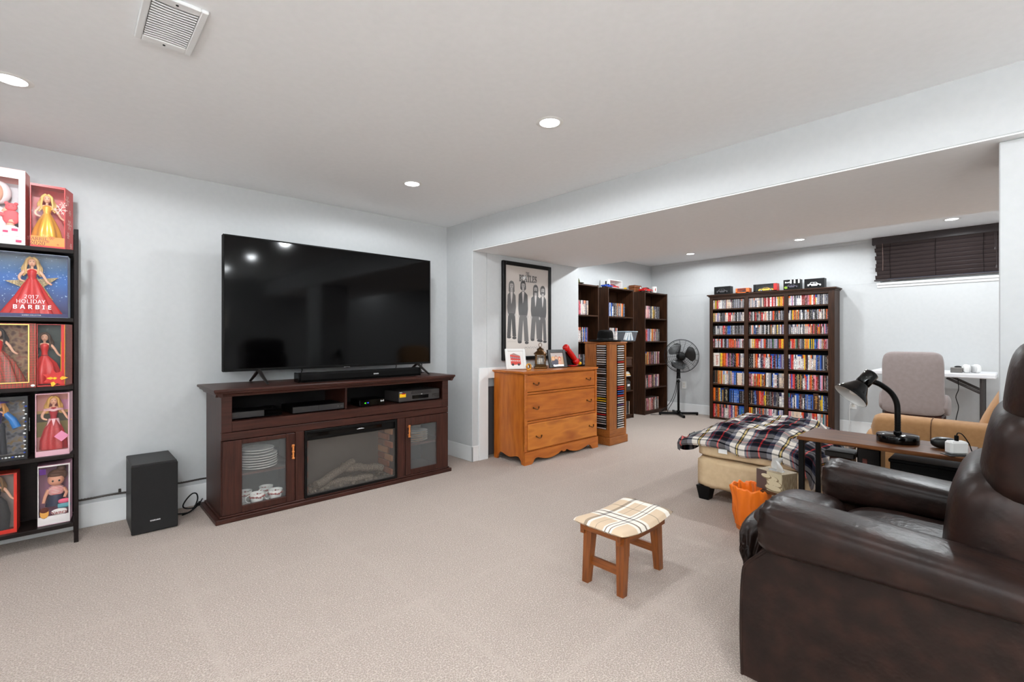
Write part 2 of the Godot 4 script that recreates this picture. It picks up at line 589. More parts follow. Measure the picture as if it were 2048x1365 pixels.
func room() -> void:
	slab("floor", -2.3, 7.4, -0.15, 0.0, -2.8, 4.5, M.carpet)
	slab("ceiling", -2.3, 2.81, 2.29, 2.5, -2.8, 4.2, M.ceiling)
	slab("ceiling_far", 4.4, 7.4, 2.37, 2.5, -2.8, 4.45, M.ceiling)
	slab("wall_left", -2.3, -2.2, 0, 2.29, -2.7, 3.95, M.wall)
	slab("wall_behind", -2.3, 7.3, 0, 2.37, -2.8, -2.7, M.wall)
	slab("wall_television", -2.3, 2.81, 0, 2.29, 3.95, 4.2, M.wall)
	slab("wall_beam", 2.81, 4.4, 2.005, 2.5, -2.7, 3.535, M.wall, self, 0.004)
	slab("ceiling_soffit", 2.812, 4.398, 1.999, 2.0045, -2.69, 3.53, M.ceiling)
	slab("wall_column", 2.87, 3.3, 0, 1.998, -0.5, 0.052, M.wall, self, 0.004)
	slab("wall_far_left", 4.4, 7.3, 0, 2.37, 4.184, 4.45, M.wall)
	# the jamb block between the two rooms, with a cased low opening in it
	var b := B.new()
	b.box(2.81, 2.99, 0, 2.5, 3.535, 4.2, 0.004)
	b.box(3.95, 4.4, 0, 2.5, 3.535, 4.45, 0.004)
	b.box(2.99, 3.95, 0.80, 2.5, 3.535, 4.2, 0.0)
	b.box(2.99, 3.95, 0, 0.80, 3.9, 4.2, 0.0)
	struct("wall_jamb", b, M.wall)
	var t := B.new()
	t.box(2.881, 2.993, 0, 0.883, 3.517, 3.535, 0.002)
	t.box(2.993, 4.06, 0.781, 0.883, 3.517, 3.535, 0.002)
	t.box(3.95, 4.06, 0, 0.781, 3.517, 3.535, 0.002)
	struct("trim_1", t, M.trim)
	slab("trim_2", 2.993, 3.95, 0.69, 0.80, 3.60, 3.63, M.wall)
	slab("trim_3", 2.993, 3.95, 0.0, 0.69, 3.63, 3.66, mat(Color(0.33, 0.30, 0.30), 0.8))  # dark grey-brown panel as the dark interior of the low opening
	# far wall with its high window
	b = B.new()
	b.box(7.12, 7.3, 0, 1.832, -2.7, 4.184)
	b.box(7.12, 7.3, 2.33, 2.37, -2.7, 4.184)
	b.box(7.12, 7.3, 1.832, 2.33, 1.12, 4.184)
	b.box(7.12, 7.3, 1.832, 2.33, -2.7, -0.25)
	struct("wall_window", b, M.wall)
	var w := Node3D.new()
	w.name = "window_1"
	add_child(w)
	tag(w, "", "", "", "structure")
	b = B.new()
	b.box(7.2, 7.26, 1.832, 1.88, -0.25, 1.12)
	b.box(7.2, 7.26, 2.28, 2.33, -0.25, 1.12)
	b.box(7.2, 7.26, 1.88, 2.28, -0.25, -0.2)
	b.box(7.2, 7.26, 1.88, 2.28, 1.07, 1.12)
	b.box(7.2, 7.26, 1.88, 2.28, 0.41, 0.46)
	part("window_frame", b, M.white, w)
	b = B.new()
	b.box(7.225, 7.231, 1.88, 2.28, -0.2, 0.41, 0)
	part("pane", b, M.glass, w)
	b = B.new()
	b.box(7.225, 7.231, 1.88, 2.28, 0.46, 1.07, 0)
	part("pane", b, M.glass, w)
	b = B.new()
	b.box(7.085, 7.2, 1.805, 1.832, -0.3, 1.153, 0.003)
	b.box(7.107, 7.12, 1.775, 1.805, -0.3, 1.153, 0.003)
	part("window_sill", b, M.trim, w)
	# baseboards
	for q: Array in [["television", -2.2, 2.797, 3.936, 3.95], ["stub", 2.796, 2.81, 3.521, 3.95], ["jamb", 2.796, 2.881, 3.521, 3.535], ["far_left", 4.4, 7.106, 4.17, 4.184], ["window", 7.106, 7.12, -2.7, 4.184], ["left", -2.2, -2.186, -2.7, 3.936], ["behind", -2.186, 7.1, -2.7, -2.686]]:
		b = B.new()
		b.box(q[1], q[2], 0, 0.145, q[3], q[4], 0.004)
		struct("baseboard_" + q[0], b, M.trim)
	# metal sheathed cable along the top of the baseboard, with its clip
	var at := V(0.5, 0.15, 3.93)
	var cable := thing("wall_cable", "thin ribbed metal cable run along the top of the baseboard behind the speaker", "cable", at)
	b = nb(cable)
	var pts := []
	for k in 60:
		pts.append(V(-0.6 + k * 0.0275, 0.176 + 0.002 * sin(k * 0.7), 3.941))
	b.tube(pts, 0.006, 8)
	for k in 110:
		b.lathe(V(-0.55 + k * 0.0145, 0.1765, 3.941), [Vector2(0, -0.0068), Vector2(0.0068, 0), Vector2(0, 0.0068)], 6)
	part("armour", b, M.steel, cable)
	b = nb(cable)
	b.box(0.248, 0.262, 0.182, 0.204, 3.938, 3.948, 0.002)
	b.lathe(V(0.255, 0.197, 3.937), [Vector2(0, -0.004), Vector2(0.004, 0), Vector2(0, 0.004)], 8)
	part("clip", b, M.steel, cable)
	outlet(V(7.116, 0.35, 1.39), "white wall outlet with white plugged cord, right of the wide media cabinet", true)
	outlet(V(7.116, 0.43, 3.60), "white wall plate behind the pedestal fan pole", false)


func outlet(at: Vector3, label: String, cord: bool) -> void:
	var o := thing("wall_outlet", label, "outlet", at)
	var b := B.new()
	b.cbox(Vector3.ZERO, Vector3(0.003, 0.057, 0.036), 0.0015)
	part("plate", b, M.white, o)
	for s: float in [-0.02, 0.02]:
		b = B.new()
		b.cbox(Vector3(-0.004, s, 0), Vector3(0.001, 0.013, 0.016), 0.0008)
		b.cbox(Vector3(-0.0052, s, 0.006), Vector3(0.0005, 0.004, 0.0012), 0)
		b.cbox(Vector3(-0.0052, s, -0.006), Vector3(0.0005, 0.004, 0.0012), 0)
		part("socket", b, M.paper, o)
	if cord:
		var c := thing("white_cable", "white power cord hanging from the wall outlet beside the wide media cabinet", "cord", at + Vector3(-0.02, 0.02, 0))
		b = B.new()
		b.cbox(Vector3(0.002, 0, 0), Vector3(0.012, 0.011, 0.012), 0.003)
		part("plug", b, M.white, c)
		b = B.new()
		b.tube([Vector3(-0.008, 0, 0), Vector3(-0.02, 0.002, -0.012), Vector3(-0.024, -0.03, -0.028), Vector3(-0.02, -0.12, -0.032), Vector3(-0.018, -0.24, -0.03), Vector3(-0.016, -0.34, -0.03), Vector3(-0.03, -0.364, -0.05), Vector3(-0.06, -0.366, -0.1)], 0.0035)
		part("wire", b, M.white, c)


func downlight(k: int) -> void:
	var p: Array = LAMPS[k]
	var at := V(p[0], p[2], p[1])
	var where: String = ["", "", "", "recessed ceiling light nearest above the camera, right row", "unseen recessed ceiling light above the camera, left row, second, lighting the main room", "unseen recessed ceiling light above the camera, left row, third, lighting the main room", "unseen recessed ceiling light behind the camera on the left, lighting the main room", "recessed ceiling light behind the camera on the right", "", "", "unseen recessed ceiling light of the far room hidden by the beam, lighting the folding table", "unseen recessed ceiling light of the far room behind the column, lighting the window wall", "unseen recessed ceiling light just beyond the beam, lighting the far floor near the fan", "unseen recessed ceiling light just beyond the beam, lighting the far floor by the ottoman", "unseen recessed ceiling light just beyond the beam, lighting the tan recliner", "recessed far room light mirrored at the right edge of the television", "recessed far room light mirrored left of the other in the television"][k]  # lights out of view, placed to light both rooms
	if where == "":
		where = ["recessed ceiling light nearest the left edge, above the doll shelf", "recessed ceiling light nearest the centre of the main ceiling", "recessed ceiling light in front of the television wall corner", "", "", "", "", "", "far recessed ceiling light left of the two above the wide media cabinet", "far recessed ceiling light right of the two, nearer the window blind", "", "", "", "", "", "", ""][k]
	var o := thing("recessed_light", where, "ceiling light", at, "recessed lights")
	var b := B.new()
	b.lathe(Vector3(0, 0, 0), [Vector2(0.05, -0.0005), Vector2(0.052, -0.004), Vector2(0.066, -0.0035), Vector2(0.072, -0.0005)], 32)
	part("trim_ring", b, M.white, o)
	b = B.new()
	b.lathe(Vector3.ZERO, [Vector2(0.0, -0.0025), Vector2(0.048, -0.0025), Vector2(0.0505, -0.001)], 32)
	var m: StandardMaterial3D = M.get("lampglow")
	if m == null:
		m = mat(Color(1, 1, 1), 0.5)
		m.emission_enabled = true
		m.emission = Color(0.98, 0.99, 1.0)
		m.emission_energy_multiplier = 9.0
		M.lampglow = m
	part("lamp_lens", b, m, o)
	var l := SpotLight3D.new()
	l.name = "lamp_light"
	l.position = Vector3(0, -0.012, 0)
	l.rotation_degrees = Vector3(-90, 0, 0)
	l.spot_angle = 88.0
	l.spot_angle_attenuation = 0.2
	l.light_energy = LAMP_POWER * (2.3 if p[0] == 5.1 and p[1] > 0.0 else 0.75 if p[0] > 6.0 else 0.42 if k == 3 or k == 7 else 1.0)  # unseen row beyond the beam boosted to brighten the far floor
	l.light_color = LIGHT
	l.light_size = 0.05
	l.spot_range = 14.0
	l.spot_attenuation = 2.0
	l.shadow_enabled = true
	o.add_child(l)


func shaded_lamp(at: Vector3, label: String, power: float) -> void:
	var o := thing("offscreen_floor_lamp", label, "floor lamp", at)  # stands out of view behind the camera
	var b := B.new()
	b.lathe(Vector3.ZERO, [Vector2(0, 0), Vector2(0.14, 0), Vector2(0.14, 0.012), Vector2(0.02, 0.03), Vector2(0, 0.03)], 28)
	part("base", b, M.steel, o)
	b = B.new()
	b.tube([Vector3(0, 0.02, 0), Vector3(0, 1.40, 0)], 0.011, 10)
	part("pole", b, M.steel, o)
	b = B.new()
	b.lathe(Vector3.ZERO, [Vector2(0.20, 1.33), Vector2(0.15, 1.63)], 36)
	b.lathe(Vector3.ZERO, [Vector2(0.148, 1.63), Vector2(0.198, 1.33)], 36)
	var m := mat(Color(0.95, 0.94, 0.92), 0.8)
	m.backlight_enabled = true
	m.backlight = Color(0.8, 0.79, 0.77)
	part("shade", b, m, o)
	var g := mat(Color(1, 1, 1), 0.5)
	g.emission_enabled = true
	g.emission = LIGHT
	g.emission_energy_multiplier = 6.0
	b = B.new()
	b.pillow(Vector3(0, 1.56, 0), Vector3(0.08, 0.10, 0.08), 2.0, Basis(), 24, 14)
	part("bulb", b, g, o)
	var l := OmniLight3D.new()
	l.name = "bulb_light"
	l.position = Vector3(0, 1.60, 0)
	l.light_energy = power
	l.light_color = LIGHT
	l.light_size = 0.06
	l.omni_range = 14.0
	l.omni_attenuation = 2.0
	l.shadow_enabled = true
	o.add_child(l)


func vent() -> void:
	var at := V(0.272, 2.29, 2.06)
	var o := thing("ceiling_vent", "square white ceiling exhaust vent grille with curved louvres and two screws", "vent", at)
	var b := B.new()
	var w := 0.088
	var h := 0.165
	var f := 0.022
	# bevelled rim round the louvres
	for s: Array in [[-w, -w + f, -h, h], [w - f, w, -h, h], [-w + f, w - f, -h, -h + 0.04], [-w + f, w - f, h - 0.035, h]]:
		b.cbox(Vector3((s[0] + s[1]) / 2, -0.006, (s[2] + s[3]) / 2), Vector3((s[1] - s[0]) / 2, 0.006, (s[3] - s[2]) / 2), 0.003)
	part("rim", b, M.trim, o)
	b = B.new()
	b.cbox(Vector3(0, -0.001, 0), Vector3(w - f, 0.001, h - 0.03), 0)
	part("backing", b, mat(Color(0.45, 0.45, 0.44), 0.9), o)
	for k in 16:
		b = B.new()
		var z := -0.118 + 0.2485 * k / 15.0
		var pts := []
		for j in 9:
			var x := -0.064 + 0.016 * j
			pts.append(Vector3(x, -0.008, z - 0.012 * (1.0 - pow(x / 0.064, 2)) * (k - 7.5) / 7.5 * 0.5))
		b.tube(pts, 0.0052, 6, -1.0, 0.55)
		part("louvre", b, M.trim, o)
	for z: float in [-0.148, 0.145]:
		b = B.new()
		b.lathe(Vector3(0, -0.0145, z), [Vector2(0, 0), Vector2(0.004, 0.001), Vector2(0.005, 0.003)], 12)
		part("screw", b, M.black, o)


func blind() -> void:
	var at := V(7.07, 1.85, 0.5)
	var o := thing("window_blind", "dark brown wooden slat blind closed over the high basement window", "blind", at)
	var D0 := -0.32
	var D1 := 1.17
	var b := nb(o)
	b.box(7.045, 7.06, 2.283, 2.369, D0 - 0.02, D1 + 0.022, 0.004)
	b.box(7.06, 7.115, 2.283, 2.369, D1 + 0.006, D1 + 0.022, 0.004)
	part("valance", b, M.slat, o)
	b = nb(o)
	b.box(7.065, 7.11, 2.32, 2.36, D0, D1, 0.003)
	part("head_rail", b, M.slat, o)
	var tilt := Basis(Vector3(0, 0, 1), deg_to_rad(-62.0))
	for k in 9:
		b = nb(o)
		var y := 2.268 - k * 0.0467
		var sh := [0.0, 0.01, -0.004, 0.006, -0.006, 0.0, 0.004, -0.012, 0.003][k] as float
		var c := V(7.075, y, (D0 + D1) / 2 + sh)
		var keep := b.t
		b.t = keep * Transform3D(tilt, c)
		b.cbox(Vector3.ZERO, Vector3(0.026, 0.0016, (D1 - D0) / 2 - 0.01), 0.001)
		part("slat", b, M.slat, o)
	b = nb(o)
	b.box(7.062, 7.088, 1.85, 1.868, D0, D1 + 0.004, 0.004)
	part("bottom_rail", b, M.slat, o)
	for d: float in [1.02, 0.62, 0.24, -0.15]:
		b = nb(o)
		b.tube([V(7.058, 2.29, d), V(7.055, 2.1, d + 0.004), V(7.058, 1.9, d - 0.002), V(7.06, 1.872, d)], 0.002, 6)
		part("ladder_cord", b, M.blackmatte, o)
	b = nb(o)
	b.tube([V(7.04, 2.29, 1.09), V(7.035, 2.1, 1.085), V(7.04, 1.97, 1.087)], 0.004, 8)
	part("tilt_wand", b, mat(Color(0.36, 0.27, 0.24), 0.5), o)
	for q: Array in [[0.155, 2.12], [0.145, 1.93]]:
		b = nb(o)
		b.tube([V(7.05, 2.29, q[0] + 0.004), V(7.042, 2.15, q[0]), V(7.04, q[1], q[0])], 0.0018, 6)
		b.lathe(V(7.04, q[1] - 0.03, q[0]), [Vector2(0, 0), Vector2(0.009, 0.003), Vector2(0.006, 0.03), Vector2(0, 0.033)], 10)
		part("pull_cord", b, M.slat, o)


func tv_stand() -> void:
	var o := thing("media_console", "dark brown wooden television console with glass doors and a built-in electric fireplace", "tv stand", V(1.58, 0, 3.65))
	var b := nb(o)
	# moulded top
	b.box(0.665, 2.495, 0.832, 0.85, 3.375, 3.90, 0.004)
	part("top", b, M.espressox, o)
	b = nb(o)
	var pr := PackedVector2Array([Vector2(0, 0.832), Vector2(-0.045, 0.832), Vector2(-0.042, 0.822), Vector2(-0.026, 0.814), Vector2(-0.018, 0.80), Vector2(0, 0.80)])
	b.t = b.t * Transform3D(FX, V(0, 0, 3.43))
	b.prism(pr, 0.68, 2.48)
	b.t = Transform3D(Basis(), -o.position) * Transform3D(Basis(Vector3(1, 0, 0), Vector3.UP, Vector3(0, 0, 1)), V(0.716, 0, 3.86))
	b.prism(PackedVector2Array([Vector2(0, 0.832), Vector2(-0.045, 0.832), Vector2(-0.042, 0.822), Vector2(-0.026, 0.814), Vector2(-0.018, 0.80), Vector2(0, 0.80)]), 0, 0.47)
	b.t = Transform3D(Basis(), -o.position) * Transform3D(Basis(Vector3(1, 0, 0), Vector3.UP, Vector3(0, 0, 1)), V(2.455, 0, 3.86))
	b.prism(PackedVector2Array([Vector2(0, 0.80), Vector2(0.018, 0.80), Vector2(0.026, 0.814), Vector2(0.035, 0.822), Vector2(0.038, 0.832), Vector2(0, 0.832)]), 0, 0.47)
	part("moulding", b, M.espressox, o)
	for q: Array in [[0.716, 0.735], [2.436, 2.455]]:
		b = nb(o)
		b.box(q[0], q[1], 0.04, 0.832, 3.445, 3.87)
		part("side_panel", b, M.espressoy, o)
	b = nb(o)
	b.box(0.735, 2.436, 0.04, 0.83, 3.84, 3.85, 0)
	part("back_panel", b, M.inside, o)
	# face frame
	b = nb(o)
	b.box(0.716, 0.776, 0.571, 0.832, 3.43, 3.45)
	b.box(2.397, 2.455, 0.571, 0.832, 3.43, 3.45)
	b.box(0.776, 2.397, 0.806, 0.832, 3.43, 3.45)
	b.box(0.776, 2.397, 0.573, 0.637, 3.43, 3.45)
	part("upper_frame", b, M.espressox, o)
	b = nb(o)
	b.box(0.716, 2.455, 0.519, 0.5685, 3.43, 3.45, 0.003)
	part("middle_rail", b, M.espressox, o)
	for q: Array in [[1.164, 1.223], [1.955, 2.026]]:
		b = nb(o)
		b.box(q[0], q[1], 0.04, 0.519, 3.43, 3.45)
		part("pilaster", b, M.espressoy, o)
	b = nb(o)
	b.box(0.735, 2.436, 0.62, 0.637, 3.45, 3.84)
	part("device_shelf", b, M.espressox, o)
	b = nb(o)
	b.box(1.531, 1.546, 0.637, 0.832, 3.455, 3.84)
	part("divider", b, M.espressoy, o)
	for q: Array in [[1.18, 1.2], [1.97, 1.99]]:
		b = nb(o)
		b.box(q[0], q[1], 0.04, 0.62, 3.45, 3.84, 0)
		part("partition", b, M.espressoy, o)
	for q: Array in [[0.735, 1.18], [1.99, 2.436]]:
		b = nb(o)
		b.box(q[0], q[1], 0.27, 0.286, 3.47, 3.84)
		part("inner_shelf", b, M.espressox, o)
	b = nb(o)
	b.box(0.68, 2.48, 0.0, 0.03, 3.41, 3.89, 0.004)
	b.box(0.705, 2.465, 0.03, 0.042, 3.425, 3.88, 0.004)
	part("plinth", b, M.espressox, o)
	# doors: frame > glass, handle
	for q: Array in [[0.72, 1.160, 0.832, 1.102, 1.141, 0.39, 0.487], [2.03, 2.452, 2.078, 2.334, 2.052, 0.408, 0.45]]:
		b = nb(o)
		b.box(q[0], q[2], 0.044, 0.515, 3.426, 3.446, 0.003)
		b.box(q[3], q[1], 0.044, 0.515, 3.426, 3.446, 0.003)
		b.box(q[2], q[3], 0.044, 0.088, 3.426, 3.446, 0.003)
		b.box(q[2], q[3], q[6], 0.515, 3.426, 3.446, 0.003)
		var door := part("door", b, M.espressoy, o)
		b = nb(o)
		b.box(q[2], q[3], 0.088, q[6], 3.437, 3.441, 0)
		part("glass_pane", b, M.glass, door)
		b = nb(o)
		var x: float = q[4]
		var y: float = q[5]
		b.box(x - 0.005, x + 0.005, y - 0.045, y + 0.045, 3.40, 3.41, 0.002)
		b.box(x - 0.009, x + 0.009, y - 0.05, y - 0.038, 3.398, 3.412, 0.003)
		b.box(x - 0.009, x + 0.009, y + 0.038, y + 0.05, 3.398, 3.412, 0.003)
		b.box(x - 0.008, x + 0.008, y - 0.006, y + 0.006, 3.398, 3.412, 0.003)
		b.box(x - 0.004, x + 0.004, y - 0.036, y - 0.028, 3.41, 3.427, 0.001)
		b.box(x - 0.004, x + 0.004, y + 0.028, y + 0.036, 3.41, 3.427, 0.001)
		part("handle", b, M.copper, door, "copper coloured pull handle")
	# electric fireplace insert: frame > glass, bricks, logs
	b = nb(o)
	b.box(1.225, 1.243, 0.042, 0.516, 3.424, 3.45)
	b.box(1.933, 1.952, 0.042, 0.516, 3.424, 3.45)
	b.box(1.243, 1.933, 0.042, 0.06, 3.424, 3.45)
	b.box(1.243, 1.933, 0.498, 0.516, 3.424, 3.45)
	b.box(1.243, 1.933, 0.445, 0.498, 3.44, 3.452)
	var fp := part("fireplace", b, M.black, o, "black framed electric fireplace insert")
	b = nb(o)
	b.box(1.243, 1.82, 0.468, 0.492, 3.437, 3.44, 0.0005)
	part("air_outlet", b, M.blackgloss, fp)
	b = nb(o)
	b.box(1.243, 1.933, 0.06, 0.445, 3.43, 3.434, 0)
	part("fire_glass", b, M.smoke, fp)
	b = nb(o)
	b.box(1.205, 1.965, 0.044, 0.06, 3.45, 3.70, 0)
	b.box(1.225, 1.952, 0.06, 0.5, 3.68, 3.70, 0)
	part("firebox", b, mat(Color(0.30, 0.28, 0.26), 0.8), fp)
	var bm := [mat(Color(0.48, 0.26, 0.18), 0.85), mat(Color(0.55, 0.31, 0.21), 0.85), mat(Color(0.42, 0.25, 0.19), 0.85), mat(Color(0.60, 0.40, 0.27), 0.85)]
	for side in 2:
		for r in 7:
			var y0 := 0.066 + r * 0.054
			for k in 2:
				b = nb(o)
				var s := 0.0 if r % 2 == 0 else 0.06
				var d0 := clampf(3.455 + s + (k * 0.124) - (0.06 if r % 2 else 0.0) + (0.0 if k or r % 2 == 0 else 0.06), 3.455, 3.66)
				var d1 := 3.455 + 0.118 * (k + 1) - (0.06 if r % 2 and k == 0 else 0.0)
				if k:
					d0 = 3.458 + 0.124 - (0.06 if r % 2 else 0.0)
				var x0 := 1.245 if side == 0 else 1.915
				b.box(x0, x0 + 0.016, y0, y0 + 0.047, d0, d1, 0.004)
				part("brick", b, bm[(r * 3 + k * 5 + side) % 4], fp)
	var lm := tri_mat(noise(41, 0.05, [Color(0.12, 0.10, 0.09), Color(0.42, 0.38, 0.34), Color(0.6, 0.55, 0.48)], FastNoiseLite.TYPE_SIMPLEX_SMOOTH, 4), Vector3(4, 4, 4), 0.95)
	for q: Array in [[1.33, 0.09, 3.50, 1.66, 0.20, 3.60, 0.032], [1.56, 0.165, 3.60, 1.87, 0.125, 3.52, 0.034], [1.40, 0.075, 3.56, 1.76, 0.085, 3.48, 0.026]]:
		b = nb(o)
		var a := V(q[0], q[1], q[2])
		var e := V(q[3], q[4], q[5])
		var pts := []
		for k in 10:
			pts.append(a.lerp(e, k / 9.0) + Vector3(0.006 * sin(k * 2.1), 0.006 * cos(k * 1.7), 0.004 * sin(k)))
		b.tube(pts, q[6], 10, q[6] * 0.8)
		part("log", b, lm, fp)
	b = nb(o)
	for k in 90:
		var r := 0.008 + rng.randf() * 0.01
		b.pillow(V(1.27 + rng.randf() * 0.63, 0.064, 3.47 + rng.randf() * 0.19), Vector3(r * 1.4, r, r), 2.2, Basis(Vector3.UP, rng.randf() * 3.0), 7, 5)
	var em := part("ember_bed", b, lm, fp)
	em.set_meta("kind", "stuff")
	b = nb(o)
	b.box(1.615, 1.672, 0.478, 0.481, 3.4355, 3.4375, 0)
	b.box(1.628, 1.66, 0.4815, 0.4845, 3.4355, 3.4375, 0)
	part("maker_mark", b, M.letterwhite, fp)


func television() -> void:
	var o := thing("television", "very large flat black television with glossy dark screen on two splayed feet", "television", V(1.61, 0.85, 3.7))
	var b := nb(o)
	b.box(0.78, 2.445, 0.939, 1.882, 3.702, 3.735, 0.004)
	b.box(1.0, 2.22, 1.0, 1.6, 3.735, 3.765, 0.012)
	part("housing", b, M.blackmatte, o)
	b = nb(o)
	b.box(0.78, 0.79, 0.939, 1.882, 3.692, 3.702, 0.002)
	b.box(2.435, 2.445, 0.939, 1.882, 3.692, 3.702, 0.002)
	b.box(0.79, 2.435, 1.872, 1.882, 3.692, 3.702, 0.002)
	b.box(0.79, 2.435, 0.939, 0.957, 3.692, 3.702, 0.002)
	part("bezel", b, M.black, o)
	b = nb(o)
	b.box(0.79, 2.435, 0.957, 1.872, 3.697, 3.702, 0)
	part("screen", b, M.screen, o)
	b = nb(o)
	b.box(1.625, 1.675, 0.936, 0.943, 3.688, 3.693, 0.001)
	part("badge", b, M.chrome, o)
	letters("SAMSUNG", 0.0065, M.letterdark, o, V(1.65, 0.9395, 3.6875) - o.position, Basis(), false, 700)
	for x: float in [1.005, 2.315]:
		for q: Array in [[3.53, 0.012], [3.875, -0.012]]:
			b = nb(o)
			b.tube([V(x, 0.945, 3.705), V(x + q[1] * 0.5, 0.90, 3.705 + (q[0] - 3.705) * 0.45), V(x + q[1], 0.8575, q[0] + (0.01 if q[0] < 3.7 else -0.01)), V(x + q[1], 0.8565, q[0])], 0.015, 10, 0.0075, 0.7)
			part("foot", b, M.steel, o)
	# power and signal leads behind
	for q: Array in [["power_lead", "thin black lead hanging from the left part of the television to the console top", 1.30, 0.0], ["power_lead", "black lead hanging beside the right foot of the television", 2.36, 0.03], ["power_lead", "black lead dropping behind the right end of the soundbar", 2.10, 0.05]]:
		b = nbat(V(q[2], 0.851, 3.72))
		b.tube([V(q[2], 0.96, 3.74), V(q[2] + 0.012, 0.93, 3.72), V(q[2] - 0.004, 0.89, 3.715), V(q[2] - 0.012 + q[3], 0.8555, 3.74), V(q[2] + 0.05 + q[3], 0.8545, 3.80)], 0.004)
		single(q[0], b, M.black, V(q[2], 0.851, 3.72), q[1], "cord")


func stand_contents() -> void:
	# soundbar
	var o := thing("soundbar", "long black fabric covered soundbar lying in front of the television", "soundbar", V(1.71, 0.85, 3.53))
	var b := nb(o)
	b.t = b.t * Transform3D(Basis(), V(1.71, 0.888, 3.535))
	b.cbox(Vector3.ZERO, Vector3(0.498, 0.033, 0.045), 0.014)
	part("body", b, M.blackmatte, o)
	for s: float in [-1.0, 1.0]:
		b = nb(o)
		b.t = b.t * Transform3D(Basis(), V(1.71 + s * 0.5, 0.888, 3.535))
		b.cbox(Vector3.ZERO, Vector3(0.006, 0.034, 0.046), 0.005)
		part("end_cap", b, M.blackgloss, o)
	b = nb(o)
	b.box(1.25, 2.17, 0.85, 0.856, 3.50, 3.57, 0.001)
	part("foot_strip", b, M.black, o)
	letters("DENON", 0.012, M.letterwhite, o, V(1.80, 0.889, 3.4895) - o.position, Basis(), false, 700)
	# players on the shelf
	o = thing("disc_player", "slim dark disc player at the left end of the console shelf", "media player", V(0.93, 0.637, 3.56))
	b = nb(o)
	b.box(0.765, 1.09, 0.643, 0.69, 3.475, 3.66, 0.003)
	part("body", b, M.black, o)
	b = nb(o)
	b.box(0.768, 0.975, 0.648, 0.687, 3.472, 3.476, 0.001)
	part("tray_door", b, M.charcoal, o)
	b = nb(o)
	b.box(0.977, 1.087, 0.648, 0.687, 3.472, 3.476, 0.001)
	b.box(1.035, 1.05, 0.664, 0.668, 3.470, 3.473, 0.0005)
	part("display", b, M.blackgloss, o)
	b = nb(o)
	for x: float in [0.79, 1.06]:
		b.box(x, x + 0.02, 0.637, 0.643, 3.50, 3.64, 0.001)
	part("foot", b, M.black, o)
	b = nb(o)
	b.box(0.785, 0.815, 0.662, 0.667, 3.4712, 3.4725, 0)
	part("maker_mark", b, M.steel, o)
	o = thing("disc_player", "wide dark grey disc player left of the console shelf divider", "media player", V(1.35, 0.637, 3.6))
	b = nb(o)
	b.box(1.155, 1.525, 0.642, 0.688, 3.462, 3.70, 0.003)
	part("body", b, M.black, o)
	b = nb(o)
	b.box(1.157, 1.335, 0.645, 0.686, 3.459, 3.463, 0.001)
	b.box(1.337, 1.523, 0.645, 0.686, 3.459, 3.463, 0.001)
	part("front_panel", b, M.charcoal, o)
	b = nb(o)
	b.box(1.495, 1.512, 0.664, 0.668, 3.457, 3.46, 0.0005)
	b.box(1.477, 1.481, 0.66, 0.672, 3.457, 3.46, 0.0005)
	part("button", b, M.chrome, o)
	b = nb(o)
	b.box(1.18, 1.20, 0.637, 0.642, 3.48, 3.68, 0.001)
	b.box(1.48, 1.50, 0.637, 0.642, 3.48, 3.68, 0.001)
	part("foot", b, M.black, o)
	b = nb(o)
	b.box(1.22, 1.25, 0.665, 0.669, 3.4582, 3.4595, 0)
	part("maker_mark", b, M.steel, o)
	o = thing("cable_box", "small black cable receiver with green and blue display digits on the console shelf", "receiver", V(1.75, 0.637, 3.56))
	b = nb(o)
	b.box(1.655, 1.868, 0.64, 0.692, 3.475, 3.64, 0.004)
	part("body", b, M.blackgloss, o)
	b = nb(o)
	b.box(1.66, 1.672, 0.637, 0.64, 3.49, 3.62, 0.001)
	b.box(1.85, 1.862, 0.637, 0.64, 3.49, 3.62, 0.001)
	part("foot", b, M.black, o)
	var g := mat(Color(0.2, 0.9, 0.1), 0.5)
	g.emission_enabled = true
	g.emission = Color(0.35, 1.0, 0.15)
	g.emission_energy_multiplier = 0.7
	var bl := mat(Color(0.1, 0.2, 1.0), 0.5)
	bl.emission_enabled = true
	bl.emission = Color(0.25, 0.4, 1.0)
	bl.emission_energy_multiplier = 0.9
	b = nb(o)
	b.t = b.t * Transform3D(Basis(), V(1.70, 0.664, 3.4745))
	b.prism(PackedVector2Array([Vector2(-0.007, 0), Vector2(0.006, 0.006), Vector2(0.006, -0.006)]), -0.001, 0.001)
	part("channel_light", b, g, o)
	letters("1 0", 0.012, bl, o, V(1.722, 0.665, 3.4742) - o.position, Basis(), false, 700, "display_digits")
	letters("Bell", 0.017, M.letterwhite, o, V(1.845, 0.672, 3.4742) - o.position, Basis(), false, 700)
	o = thing("cassette_recorder", "grey video cassette recorder with yellow sticker at right of the console shelf", "video recorder", V(2.2, 0.637, 3.6))
	b = nb(o)
	b.box(1.985, 2.385, 0.645, 0.733, 3.46, 3.70, 0.004)
	part("body", b, mat(Color(0.20, 0.185, 0.18), 0.5), o)
	b = nb(o)
	b.box(2.10, 2.30, 0.703, 0.725, 3.457, 3.461, 0.001)
	part("cassette_slot", b, mat(Color(0.12, 0.10, 0.10), 0.5), o)
	b = nb(o)
	b.box(2.11, 2.27, 0.663, 0.692, 3.457, 3.461, 0.001)
	part("display", b, M.blackgloss, o)
	for k in 8:
		b = nb(o)
		var cx := 2.315 + 0.018 * (k % 4)
		var cy := 0.672 + 0.016 * (k / 4)
		b.box(cx - 0.006, cx + 0.006, cy - 0.004, cy + 0.004, 3.456, 3.461, 0.001)
		part("button", b, M.steel, o)
	b = nb(o)
